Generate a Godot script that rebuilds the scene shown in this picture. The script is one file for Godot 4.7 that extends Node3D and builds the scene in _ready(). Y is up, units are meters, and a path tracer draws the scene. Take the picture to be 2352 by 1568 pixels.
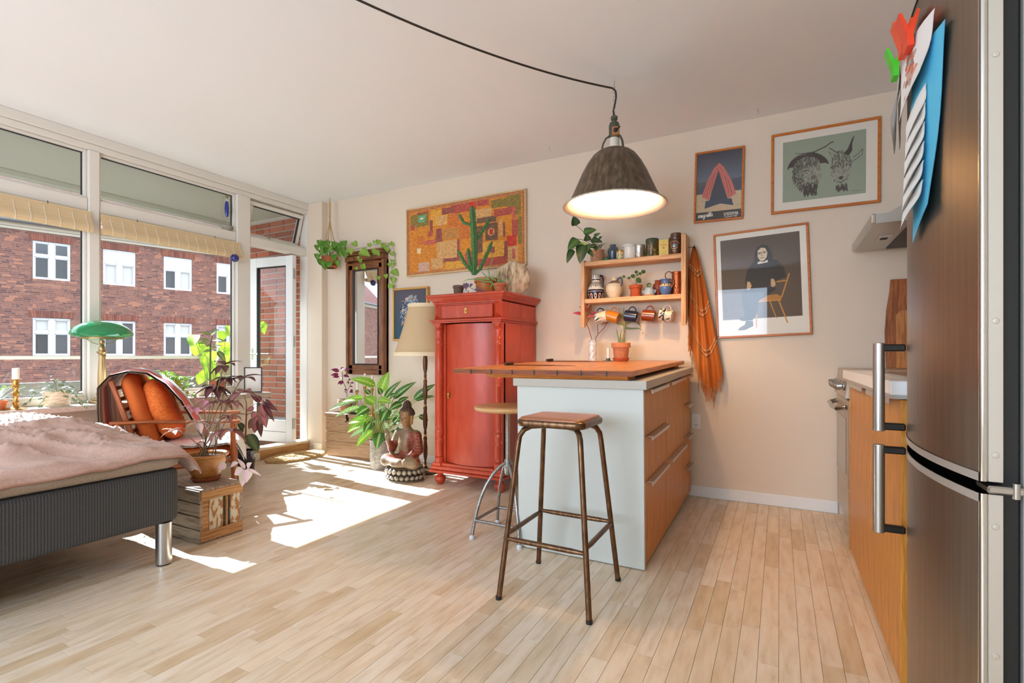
extends Node3D
# Bright flat with a window wall to a balcony, a kitchen island, a red cupboard and many plants.
# World: y up, metres. The wall with the pictures is z = BZ, the window wall is x = WX.
const FPX := 1160.0
const CXP := 1176.0
const CYP := 817.0
const YAW := 27.9
const BZ := -3.80
const WX := -4.43
const CH := 2.61
const RX := 0.94
const FZ := 2.8

var M := {}
var T := {}
var used := {}
var rng := RandomNumberGenerator.new()

# ---------------------------------------------------------------- photo pixels to points on known planes
func ray(px: float, py: float) -> Vector3:
	var a := (px - CXP) / FPX
	var b := -(py - CYP) / FPX
	var t := deg_to_rad(YAW)
	return Vector3(cos(t) * a - sin(t), b, -(sin(t) * a + cos(t)))

func onf(px: float, py: float, h := 0.0) -> Vector3:
	var r := ray(px, py)
	return Vector3(0, 1, 0) + r * ((h - 1.0) / r.y)

func onx(px: float, py: float, x: float) -> Vector3:
	var r := ray(px, py)
	return Vector3(0, 1, 0) + r * (x / r.x)

func onz(px: float, py: float, z: float) -> Vector3:
	var r := ray(px, py)
	return Vector3(0, 1, 0) + r * (z / r.z)

# ---------------------------------------------------------------- mesh builder
class MB:
	var v := PackedVector3Array()
	var n := PackedVector3Array()
	var c := PackedColorArray()
	var u := PackedVector2Array()
	var ix := PackedInt32Array()
	var col := Color.WHITE
	var xf := Transform3D.IDENTITY

	func vert(p: Vector3, nn: Vector3, uv := Vector2.ZERO) -> int:
		v.append(xf * p)
		n.append((xf.basis * nn).normalized())
		c.append(col)
		u.append(uv)
		return v.size() - 1

	func tri(a: int, b: int, d: int) -> void:
		var g := (v[b] - v[a]).cross(v[d] - v[a])
		if g.dot(n[a] + n[b] + n[d]) > 0.0:
			ix.append_array(PackedInt32Array([a, d, b]))
		else:
			ix.append_array(PackedInt32Array([a, b, d]))

	func face(pts: Array, out: Vector3) -> void:
		var g: Vector3 = (pts[1] - pts[0]).cross(pts[2] - pts[0])
		if g.length() < 1e-12 and pts.size() > 3:
			g = (pts[2] - pts[0]).cross(pts[3] - pts[0])
		g = g.normalized()
		if g.dot(out) < 0.0:
			g = -g
		var k := []
		var uvs := [Vector2(0, 1), Vector2(1, 1), Vector2(1, 0), Vector2(0, 0)]
		for i in pts.size():
			k.append(vert(pts[i], g, uvs[i % 4]))
		for i in range(2, pts.size()):
			tri(k[0], k[i - 1], k[i])

	# box by centre and size, edges chamfered by b
	func box(ce: Vector3, sz: Vector3, b := 0.0) -> void:
		var h := sz / 2.0
		if b <= 0.0:
			for ax in 3:
				for s in [-1.0, 1.0]:
					var a1 := (ax + 1) % 3
					var a2 := (ax + 2) % 3
					var pts := []
					for q in [[-1, -1], [1, -1], [1, 1], [-1, 1]]:
						var p := Vector3.ZERO
						p[ax] = s * h[ax]
						p[a1] = q[0] * h[a1]
						p[a2] = q[1] * h[a2]
						pts.append(ce + p)
					var o := Vector3.ZERO
					o[ax] = s
					face(pts, o)
			return
		b = minf(b, minf(h.x, minf(h.y, h.z)) * 0.98)
		for ax in 3:
			var a1 := (ax + 1) % 3
			var a2 := (ax + 2) % 3
			for s in [-1.0, 1.0]:
				var pts := []
				for q in [[-1, -1], [1, -1], [1, 1], [-1, 1]]:
					var p := Vector3.ZERO
					p[ax] = s * h[ax]
					p[a1] = q[0] * (h[a1] - b)
					p[a2] = q[1] * (h[a2] - b)
					pts.append(ce + p)
				var o := Vector3.ZERO
				o[ax] = s
				face(pts, o)
			for s in [-1.0, 1.0]:
				for t in [-1.0, 1.0]:
					var pts := []
					for q in [[0, -1], [0, 1], [1, 1], [1, -1]]:
						var p := Vector3.ZERO
						p[a1] = s * (h[a1] - (b if q[0] == 1 else 0.0))
						p[a2] = t * (h[a2] - (0.0 if q[0] == 1 else b))
						p[ax] = q[1] * (h[ax] - b)
						pts.append(ce + p)
					var o := Vector3.ZERO
					o[a1] = s
					o[a2] = t
					face(pts, o)
		for sx in [-1.0, 1.0]:
			for sy in [-1.0, 1.0]:
				for sz2 in [-1.0, 1.0]:
					var s := Vector3(sx, sy, sz2)
					face([ce + s * Vector3(h.x, h.y - b, h.z - b), ce + s * Vector3(h.x - b, h.y, h.z - b), ce + s * Vector3(h.x - b, h.y - b, h.z)], s)

	# box by two corners
	func slab(a: Vector3, b: Vector3, bev := 0.0) -> void:
		box((a + b) / 2.0, (b - a).abs(), bev)

	# smooth patch: rows of points. wrap joins the last column to the first
	func grid(rows: Array, wrap := false, flip := false, uvs := true) -> void:
		var nr := rows.size()
		var nc: int = rows[0].size()
		var base := v.size()
		for i in nr:
			for j in nc:
				var ja := (j - 1 + nc) % nc if wrap else maxi(j - 1, 0)
				var jb := (j + 1) % nc if wrap else mini(j + 1, nc - 1)
				var ia := maxi(i - 1, 0)
				var ib := mini(i + 1, nr - 1)
				var du: Vector3 = rows[i][jb] - rows[i][ja]
				var dv: Vector3 = rows[ib][j] - rows[ia][j]
				if du.length() < 1e-9:
					var i2 := i + 1 if i == 0 else i - 1
					du = rows[i2][jb] - rows[i2][ja]
				var nn := du.cross(dv)
				if nn.length() < 1e-14:
					nn = Vector3.UP
				nn = nn.normalized()
				if flip:
					nn = -nn
				vert(rows[i][j], nn, Vector2(float(j) / (nc if wrap else maxi(nc - 1, 1)), float(i) / maxi(nr - 1, 1)) if uvs else Vector2.ZERO)
		for i in nr - 1:
			for j in (nc if wrap else nc - 1):
				var a := base + i * nc + j
				var b := base + i * nc + (j + 1) % nc
				var d := base + (i + 1) * nc + j
				var e := base + (i + 1) * nc + (j + 1) % nc
				tri(a, b, e)
				tri(a, e, d)

	# turned shape: profile of (radius, height), from bottom to top with the outside to the right
	func lathe(prof: Array, segs := 24, ce := Vector3.ZERO, sharp := 0.75) -> void:
		var m := prof.size()
		var tang := []
		for i in m - 1:
			tang.append((prof[i + 1] - prof[i]).normalized())
		for i in m - 1:
			if (prof[i + 1] - prof[i]).length() < 1e-7:
				continue
			var t0: Vector2 = tang[i]
			var t1: Vector2 = tang[i]
			if i > 0 and tang[i - 1].dot(tang[i]) > sharp:
				t0 = (tang[i - 1] + tang[i]).normalized()
			if i < m - 2 and tang[i + 1].dot(tang[i]) > sharp:
				t1 = (tang[i + 1] + tang[i]).normalized()
			var base := v.size()
			for k in segs + 1:
				var a := TAU * k / segs
				var ca := cos(a)
				var sa := sin(a)
				vert(ce + Vector3(prof[i].x * ca, prof[i].y, prof[i].x * sa), Vector3(t0.y * ca, -t0.x, t0.y * sa), Vector2(float(k) / segs, 1.0 - float(i) / (m - 1)))
				vert(ce + Vector3(prof[i + 1].x * ca, prof[i + 1].y, prof[i + 1].x * sa),Vector3(t1.y * ca,-t1.x, t1.y * sa),Vector2(float(k) / segs,1.0 - float(i + 1) / (m - 1)))
			for k in segs:
				var q := base + k * 2
				if prof[i].x > 1e-6:
					tri(q, q + 2, q + 1)
				if prof[i + 1].x > 1e-6:
					tri(q + 1, q + 2, q + 3)

	# tube along points; r is one radius or a list
	func tube(path: Array, r, segs := 8, caps := true, flat := 1.0) -> void:
		var m := path.size()
		var d0: Vector3 = (path[1] - path[0]).normalized()
		var up := Vector3.UP if absf(d0.y) < 0.9 else Vector3.RIGHT
		var side := d0.cross(up).normalized()
		var rows := []
		for i in m:
			var d: Vector3
			if i == 0:
				d = d0
			elif i == m - 1:
				d = (path[i] - path[i - 1]).normalized()
			else:
				d = ((path[i] - path[i - 1]).normalized() + (path[i + 1] - path[i]).normalized()).normalized()
			side = (side - d * side.dot(d)).normalized()
			var oth := d.cross(side)
			var rr: float = r[i] if r is Array or r is PackedFloat32Array else r
			var row := []
			for k in segs:
				var a := TAU * k / segs
				row.append(path[i] + (side * cos(a) + oth * sin(a) * flat) * rr)
			rows.append(row)
		var first := v.size()
		grid(rows, true)
		# turn outward if the patch came out inside out
		var mid: Vector3 = xf * path[0]
		if n[first].dot(v[first] - mid) < 0.0:
			for k in range(first, v.size()):
				n[k] = -n[k]
			var j := ix.size() - (m - 1) * segs * 6
			while j < ix.size():
				var s := ix[j + 1]
				ix[j + 1] = ix[j + 2]
				ix[j + 2] = s
				j += 3
		if caps:
			for e in [0, m - 1]:
				var o: Vector3 = (path[0] - path[1]) if e == 0 else (path[m - 1] - path[m - 2])
				o = o.normalized()
				var k0 := vert(path[e], o)
				var ks := []
				for p in rows[e]:
					ks.append(vert(p, o))
				for k in segs:
					tri(k0, ks[k], ks[(k + 1) % segs])

	# flat polygon in xy pushed from z0 to z1
	func prism(poly: PackedVector2Array, z0: float, z1: float) -> void:
		var t := Geometry2D.triangulate_polygon(poly)
		for s in [[z0, -1.0], [z1, 1.0]]:
			var base := v.size()
			for p in poly:
				vert(Vector3(p.x, p.y, s[0]), Vector3(0, 0, s[1] * signf(z1 - z0)), p)
			for k in range(0, t.size(), 3):
				tri(base + t[k], base + t[k + 1], base + t[k + 2])
		var area := 0.0
		for i in poly.size():
			area += poly[i].cross(poly[(i + 1) % poly.size()])
		for i in poly.size():
			var a := poly[i]
			var b := poly[(i + 1) % poly.size()]
			var e := (b - a)
			var o := Vector3(e.y, -e.x, 0) * signf(area)
			face([Vector3(a.x, a.y, z0), Vector3(b.x, b.y, z0), Vector3(b.x, b.y, z1), Vector3(a.x, a.y, z1)], o)

	func ball(ce: Vector3, r: Vector3, segs := 16, rings := 10) -> void:
		var old := xf
		xf = xf * Transform3D(Basis.from_scale(r), ce)
		var prof := []
		for i in rings + 1:
			var a := -PI / 2 + PI * i / rings
			prof.append(Vector2(cos(a), sin(a)))
		lathe(prof, segs)
		xf = old

	# leaf lying along +z, upper side +y; bend droops the tip, fold lifts the sides, wave ripples the rim
	func leaf(l: float, w: float, bend := 0.3, fold := 0.15, tip := 1.0, wave := 0.0, nl := 8, nw := 4, shape := 0.42, stripe := []) -> void:
		var rows := []
		var a := 0.0
		var p := Vector2.ZERO
		var keep := col
		var pts := []
		for i in nl + 1:
			pts.append([p, a])
			a -= bend / nl
			p += Vector2(cos(a), sin(a)) * (l / nl)
		var base := v.size()
		for i in nl + 1:
			var t := float(i) / nl
			var ww := w * 0.5 * pow(sin(PI * pow(t, shape + 0.28)), tip) if t > 0.0 and t < 1.0 else w * 0.012
			var row := []
			for j in nw + 1:
				var s := 2.0 * j / nw - 1.0
				var up: float = absf(s) * fold * ww * 2.0 + wave * w * sin(t * 19.0 + s * 2.0) * absf(s)
				var q: Vector2 = pts[i][0] + Vector2(-sin(pts[i][1]), cos(pts[i][1])) * up
				row.append(Vector3(s * ww, q.y, q.x))
			rows.append(row)
		grid(rows, false, true)
		if stripe.size():
			for i in nl + 1:
				for j in nw + 1:
					var s := absf(2.0 * j / nw - 1.0)
					var e: Color = stripe[0].lerp(stripe[1], clampf(s * 1.15,0,1)) if stripe.size() == 2 else (stripe[0] if s < 0.1 else (stripe[1] if (i + j) % 2 == 0 else stripe[2]))
					c[base + i * (nw + 1) + j] = e * keep
		col = keep

	func mesh() -> ArrayMesh:
		var a := []
		a.resize(Mesh.ARRAY_MAX)
		a[Mesh.ARRAY_VERTEX] = v
		a[Mesh.ARRAY_NORMAL] = n
		a[Mesh.ARRAY_COLOR] = c
		a[Mesh.ARRAY_TEX_UV] = u
		a[Mesh.ARRAY_INDEX] = ix
		var m := ArrayMesh.new()
		m.add_surface_from_arrays(Mesh.PRIMITIVE_TRIANGLES, a)
		return m

# ---------------------------------------------------------------- nodes
func numbered(called: String) -> String:
	if not used.has(called):
		used[called] = 0
		return called
	used[called] += 1
	return "%s_%03d" % [called, used[called]]

func thing(called: String, label: String, category: String, at := Vector3.ZERO, turn := 0.0, group := "") -> Node3D:
	var o := Node3D.new()
	o.name = numbered(called)
	add_child(o)
	o.position = at
	o.rotation.y = turn
	tag(o, label, category, group)
	return o

func tag(o: Node, label: String, category := "", group := "") -> void:
	o.set_meta("label", label)
	if category != "":
		o.set_meta("category", category)
	if group != "":
		o.set_meta("group", group)

func part(m, called: String, material: Material, parent: Node, label := "") -> MeshInstance3D:
	var o := MeshInstance3D.new()
	o.mesh = m.mesh() if m is MB else m
	o.material_override = material
	if parent == self:
		o.name = numbered(called)
		add_child(o)
	else:
		o.name = called
		parent.add_child(o, true)
	if label != "":
		o.set_meta("label", label)
	return o

func solo(m, called: String, material: Material, label: String, category: String, at := Vector3.ZERO, turn := 0.0, group := "") -> MeshInstance3D:
	var o := part(m, called, material, self)
	tag(o, label, category, group)
	o.position = at
	o.rotation.y = turn
	return o

func setting(o: Node) -> void:
	o.set_meta("kind", "structure")

func boxpart(a: Vector3, b: Vector3, bev: float, called: String, material: Material, parent: Node) -> MeshInstance3D:
	var m := MB.new()
	m.slab(a, b, bev)
	return part(m, called, material, parent)

# ---------------------------------------------------------------- materials
func rgb(r: float, g: float, b: float) -> Color:
	return Color(r / 255.0, g / 255.0, b / 255.0)

func lin(r: float, g: float, b: float) -> Color:
	return Color(r / 255.0, g / 255.0, b / 255.0).srgb_to_linear()

func ntex(key: String, sd: int, freq: float, stops: Array, opts := {}) -> NoiseTexture2D:
	if T.has(key):
		return T[key]
	var f := FastNoiseLite.new()
	f.seed = sd
	f.frequency = freq
	f.noise_type = opts.get("type", FastNoiseLite.TYPE_SIMPLEX_SMOOTH)
	f.fractal_octaves = opts.get("oct", 4)
	f.fractal_gain = opts.get("gain", 0.5)
	if opts.has("ret"):
		f.cellular_return_type = opts.ret
	if opts.get("warp", 0.0) > 0.0:
		f.domain_warp_enabled = true
		f.domain_warp_amplitude = opts.warp
		f.domain_warp_frequency = opts.get("wfreq", freq)
	var t := NoiseTexture2D.new()
	t.width = opts.get("w", 512)
	t.height = opts.get("h", 512)
	t.seamless = true
	t.noise = f
	if opts.get("normal", 0.0) > 0.0:
		t.as_normal_map = true
		t.bump_strength = opts.normal
	if stops.size():
		var g := Gradient.new()
		var offs := PackedFloat32Array()
		var cols := PackedColorArray()
		for s in stops:
			offs.append(s[0])
			cols.append(s[1])
		g.offsets = offs
		g.colors = cols
		t.color_ramp = g
	T[key] = t
	return t

func mat(key: String, color: Color, rough := 0.6, metal := 0.0, o := {}) -> StandardMaterial3D:
	if M.has(key):
		return M[key]
	var m := StandardMaterial3D.new()
	m.resource_name = key
	m.albedo_color = color
	m.roughness = rough
	m.metallic = metal
	m.metallic_specular = o.get("spec", 0.5)
	if o.has("tex"):
		m.albedo_texture = o.tex
	if o.get("vc", false):
		m.vertex_color_use_as_albedo = true
	if o.has("tri"):
		m.uv1_triplanar = true
		m.uv1_triplanar_sharpness = 4.0
		m.uv1_scale = o.tri
		m.uv1_world_triplanar = o.get("world", false)
	elif o.has("uv"):
		m.uv1_scale = o.uv
	if o.has("off"):
		m.uv1_offset = o.off
	if o.has("bump"):
		m.heightmap_enabled = true
		m.heightmap_texture = o.bump
		m.heightmap_scale = o.get("bs", 0.1)
	if o.has("coat"):
		m.clearcoat_enabled = true
		m.clearcoat = o.coat
		m.clearcoat_roughness = o.get("cr", 0.15)
	if o.has("rim"):
		m.rim_enabled = true
		m.rim = o.rim
	if o.has("back"):
		m.backlight_enabled = true
		m.backlight = o.back
	if o.has("alpha"):
		m.transparency = BaseMaterial3D.TRANSPARENCY_ALPHA
		m.albedo_color.a = o.alpha
	if o.has("refr"):
		m.refraction_enabled = true
		m.refraction_scale = o.refr
	if o.has("emit"):
		m.emission_enabled = true
		m.emission = o.emit
		m.emission_energy_multiplier = o.get("energy", 1.0)
	if o.has("rtex"):
		m.roughness_texture = o.rtex
	m.cull_mode = BaseMaterial3D.CULL_DISABLED
	M[key] = m
	return m

# wood with the grain along an axis: 0 x, 1 y, 2 z
func wood(key: String, dark: Color, light: Color, axis: int, rough := 0.5, size := 1.0, o := {}) -> StandardMaterial3D:
	if M.has(key):
		return M[key]
	var tk := "wood_" + dark.to_html() + light.to_html()
	var t := ntex(tk, hash(tk) % 1000,0.012,[[0.0, dark],[0.38, dark.lerp(light,0.45)],[0.55,light],[0.72, dark.lerp(light,0.7)],[1.0,light.lightened(0.08)]], {"oct": 5, "warp": 14.0, "gain": 0.55})
	var s := Vector3(7, 7, 7) / size
	s[axis] = 0.55 / size
	var d := {"tex": t, "tri": s, "bump": t, "bs": 0.02}
	d.merge(o, true)
	return mat(key, Color.WHITE, rough, 0.0, d)

# ================================================================ the scene
func _ready() -> void:
	rng.seed = 7
	# camera: level, lens shifted up a little
	var cam := Camera3D.new()
	cam.name = "camera"
	cam.projection = Camera3D.PROJECTION_FRUSTUM
	cam.near = 0.05
	cam.far = 200.0
	cam.size = 0.05 * 1568.0 / FPX
	cam.frustum_offset = Vector2(0.0, 0.05 * (CYP - 784.0) / FPX)
	cam.position = Vector3(0, 1, 0)
	cam.rotation_degrees = Vector3(0, YAW, 0)
	add_child(cam)
	cam.current = true
	# sky
	var env := Environment.new()
	env.background_mode = Environment.BG_SKY
	var sky := Sky.new()
	var sm := ProceduralSkyMaterial.new()
	sm.sky_top_color = rgb(196, 208, 226)
	sm.sky_horizon_color = rgb(226, 234, 242)
	sm.ground_bottom_color = rgb(150, 146, 140)
	sm.ground_horizon_color = rgb(190, 190, 188)
	sm.sky_energy_multiplier = 1.5
	sm.ground_energy_multiplier = 1.0
	sky.sky_material = sm
	env.sky = sky
	env.tonemap_mode = Environment.TONE_MAPPER_LINEAR
	env.tonemap_exposure = 1.55
	env.sdfgi_enabled = true
	env.ssao_enabled = true
	env.ssil_enabled = true
	var we := WorldEnvironment.new()
	we.name = "environment"
	we.environment = env
	add_child(we)
	# sun, low over the roofs across the street, nearly square to the window wall
	var sun := DirectionalLight3D.new()
	sun.name = "sun"
	sun.light_energy = 7.5
	sun.light_color = rgb(218, 238, 255)
	sun.light_angular_distance = 0.53
	sun.shadow_enabled = true
	sun.sky_mode = DirectionalLight3D.SKY_MODE_LIGHT_ONLY
	sun.look_at_from_position(Vector3.ZERO, Vector3(1.0, -0.693, 0.077))
	add_child(sun)
	add_fill_light()
	materials()
	# the large structure
	build_shell()
	build_floor()
	build_windows()
	build_balcony()
	build_building()
	# the things
	build_all()

# added area light in an unseen window opening behind the camera, brightens the room
func add_fill_light() -> void:
	var l := AreaLight3D.new()
	l.name = "added_fill_light"
	l.area_size = Vector2(3.0, 1.5)
	l.light_color = rgb(206, 230, 255)
	l.light_energy = 9.5
	l.area_range = 14.0
	l.area_attenuation = 2.0
	l.shadow_enabled = true
	l.position = Vector3(-1.7, 1.5, FZ - 0.02)
	add_child(l)

func materials() -> void:
	var plaster := ntex("plaster", 3, 0.03, [], {"oct": 4})
	mat("wall", rgb(228, 211, 190), 0.85, 0.0, {"tri": Vector3(6, 6, 6), "bump": plaster, "bs": 0.03})
	mat("ceiling", rgb(240, 240, 240), 0.9)
	mat("frame", rgb(226, 220, 210), 0.35, 0.0, {"spec": 0.4})
	mat("white_paint", rgb(236, 236, 234), 0.4)
	mat("glass", Color(1, 1, 1), 0.0, 0.0, {"alpha": 0.02})
	mat("gasket", rgb(36, 38, 36), 0.6)
	mat("steel", rgb(190, 188, 184), 0.28, 1.0)
	mat("chrome", rgb(214, 212, 208), 0.16, 1.0)
	mat("dark_metal", rgb(46, 42, 38), 0.45, 0.8)
	mat("brass", rgb(196, 152, 82), 0.28, 1.0)
	mat("black", rgb(24, 23, 22), 0.5)
	mat("terracotta", Color.WHITE,0.85,0.0, {"tex": ntex("terra",21,0.02,[[0.0,rgb(172,92,56)],[0.5,rgb(196,110,68)],[1.0,rgb(208,130,90)]]), "tri": Vector3(5,5,5)})
	mat("soil", Color.WHITE, 0.95, 0.0, {"tex": ntex("soil", 22, 0.08, [[0.0, rgb(40, 28, 20)], [1.0, rgb(88, 64, 46)]]), "tri": Vector3(6, 6, 6)})
	mat("leaf", Color.WHITE, 0.42, 0.0, {"vc": true, "back": rgb(120, 150, 60), "spec": 0.45})
	mat("leaf_dark", Color.WHITE, 0.35, 0.0, {"vc": true, "back": rgb(60, 80, 40), "spec": 0.5})
	mat("leaf_red", Color.WHITE, 0.45, 0.0, {"vc": true, "back": rgb(96, 66, 66), "spec": 0.4})
	mat("stem", Color.WHITE, 0.6, 0.0, {"vc": true})
	mat("tinted", Color.WHITE, 0.6, 0.0, {"vc": true})
	mat("tinted_gloss", Color.WHITE, 0.25, 0.0, {"vc": true})
	mat("candle", rgb(240, 234, 220), 0.5)
	mat("paper", rgb(238, 236, 232), 0.8)

func build_shell() -> void:
	# walls, 12 cm thick; the room goes on behind the camera
	var t := 0.12
	var wb := boxpart(Vector3(WX - t, -0.1, BZ - t), Vector3(RX + t, CH + 0.1, BZ), 0.0, "wall_back", M.wall, self)
	tag(wb, "warm beige plastered wall behind the pictures and the shelf", "wall")
	var wr := boxpart(Vector3(RX, -0.1, BZ), Vector3(RX + t, CH + 0.1, FZ), 0.0, "wall_right", M.wall, self)
	tag(wr, "beige wall behind the kitchen units", "wall")
	var wf := thing("wall_front", "beige wall at the other end of the room, opened for an added window", "wall")
	for q in [[WX - t, -0.1, -3.2, CH + 0.1], [-0.2, -0.1, RX + t, CH + 0.1], [-3.2, -0.1, -0.2, 0.75], [-3.2, 2.25, -0.2, CH + 0.1]]:
		boxpart(Vector3(q[0], q[1], FZ), Vector3(q[2], q[3], FZ + t), 0.0, "wall_piece", M.wall, wf)
	var w6 := thing("window_6", "wide white window added out of view around the fill light", "window")  # unseen window, added behind the camera to carry the fill light
	setting(w6)
	for x in [-3.2, -1.73, -0.26]:
		boxpart(Vector3(x, 0.75, FZ + 0.03), Vector3(x + 0.06, 2.25, FZ + 0.09), 0.005, "stile", M.white_paint, w6)
	for y in [0.75, 2.19]:
		boxpart(Vector3(-3.2, y, FZ + 0.03), Vector3(-0.2, y + 0.06, FZ + 0.09), 0.005, "rail", M.white_paint, w6)
	var w6p := MB.new()
	w6p.face([Vector3(-3.2, 0.75, FZ + 0.06), Vector3(-0.2, 0.75, FZ + 0.06), Vector3(-0.2, 2.25, FZ + 0.06), Vector3(-3.2, 2.25, FZ + 0.06)], Vector3(0, 0, -1))
	part(w6p, "pane", M.glass, w6)
	var cl := boxpart(Vector3(WX - t, CH, BZ - t), Vector3(RX + t, CH + 0.2, FZ + t), 0.0, "ceiling", M.ceiling, self)
	tag(cl, "smooth white painted ceiling", "ceiling")
	# window wall: the low wall under the sill and the pier in the corner
	var wl := thing("wall_left", "low beige wall under the windows with a pier in the corner", "wall")
	boxpart(Vector3(WX - t, -0.1, -3.10), Vector3(WX, 0.62, FZ), 0.0, "low_wall", M.wall, wl)
	boxpart(Vector3(WX, 0.0, -3.10), Vector3(WX + 0.02, 0.07, -1.2), 0.004, "skirting", M.frame, wl)
	boxpart(Vector3(WX - t, -0.1, BZ), Vector3(-4.215, CH, -3.725), 0.003, "pier", M.wall, wl)
	boxpart(Vector3(WX + 0.1, 0.0, -3.725), Vector3(-4.205, 0.09, -3.712), 0.003, "pier_skirting", M.frame, wl)
	boxpart(Vector3(WX - t, -0.1, BZ - t), Vector3(WX, 0.085, -3.10), 0.0, "step_base", M.wall, wl)
	for o in [wb, wr, wf, cl, wl]:
		setting(o)
	var bb := boxpart(Vector3(-4.21, 0.0, BZ), Vector3(0.33, 0.078, BZ + 0.014), 0.004, "baseboard_back", M.white_paint, self)
	tag(bb, "white painted baseboard along the beige wall", "baseboard")
	setting(bb)

func build_floor() -> void:
	var fl := thing("floor", "pale maple strip parquet floor", "floor")
	setting(fl)
	var under := MB.new()
	under.slab(Vector3(WX, -0.12, BZ), Vector3(RX, -0.004, FZ))
	part(under, "sub_floor", mat("sub_floor", rgb(70, 48, 30), 0.9), fl)
	var grain := ntex("maple",5,0.02,[[0.0,rgb(206,180,148)],[0.3,rgb(222,200,172)],[0.6,rgb(230,211,186)],[1.0,rgb(236,220,198)]], {"oct": 5, "warp": 18.0})
	var mats := []
	var tones := [1.0, 0.97, 1.0, 0.99, 0.955, 1.0, 0.98, 0.93]
	var warm := [0.0, 0.02, -0.01, 0.0, 0.03, 0.01, 0.0, 0.05]
	for k in 8:
		var g: float = tones[k]
		mats.append(mat("maple_%d" % k, Color(g, g * (1.0 - warm[k] * 0.6), g * (1.0 - warm[k] * 1.8)),0.33,0.0, {"tex": grain, "tri": Vector3(2.2,2.2,0.42), "world": true, "off": Vector3(0.37 * k,0.2 * k,0.61 * k), "spec": 0.5}))
	var wdt := 0.0615
	var lens := [0.34, 0.40, 0.46, 0.52]
	var meshes := []
	for l in lens:
		var m := MB.new()
		m.box(Vector3(0, -0.007, 0), Vector3(wdt - 0.0009, 0.014, l - 0.0009), 0.0007)
		meshes.append(m.mesh())
	var pieces := []
	var x := WX + wdt / 2
	var r := RandomNumberGenerator.new()
	r.seed = 11
	while x < RX + wdt / 2:
		var z := FZ + r.randf() * 0.4
		while z > BZ:
			var k := r.randi() % 4
			var ce := Vector3(x, 0, z - lens[k] / 2)
			var mk := r.randi() % 8
			var d := -sin(deg_to_rad(YAW)) * ce.x - cos(deg_to_rad(YAW)) * ce.z
			var a := cos(deg_to_rad(YAW)) * ce.x - sin(deg_to_rad(YAW)) * ce.z
			var score := 0.0
			if d > 0.8 and absf(a / d) < 1.05 and 1.0 / d < 0.67:
				score = 1.0 / (d * d * d)
				if ce.x > 0.36 or (ce.x < -2.7 and ce.z > -1.35) or (ce.x > -1.2 and ce.x < -0.58 and ce.z < -2.4):
					score *= 0.01
			pieces.append([score, ce, k, mk])
			z -= lens[k]
		x += wdt
	pieces.sort_custom(func(p, q): return p[0] > q[0])
	var rest := []
	for k in 8:
		rest.append(MB.new())
	for i in pieces.size():
		var p: Array = pieces[i]
		if i < 300:
			var o := part(meshes[p[2]], "plank", mats[p[3]], fl)
			o.position = p[1]
		else:
			var b: MB = rest[p[3]]
			b.xf = Transform3D(Basis.IDENTITY, p[1])
			b.box(Vector3(0, -0.007, 0), Vector3(wdt - 0.0009, 0.014, lens[p[2]] - 0.0009), 0.0007)
	# the rest of the boards, eight tones on one mesh
	var am := ArrayMesh.new()
	for k in 8:
		var b: MB = rest[k]
		var one := b.mesh()
		am.add_surface_from_arrays(Mesh.PRIMITIVE_TRIANGLES, one.surface_get_arrays(0))
		am.surface_set_material(k, mats[k])
	var o2 := MeshInstance3D.new()
	o2.name = "far_planks"
	o2.mesh = am
	o2.set_meta("kind", "stuff")
	fl.add_child(o2)

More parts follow.
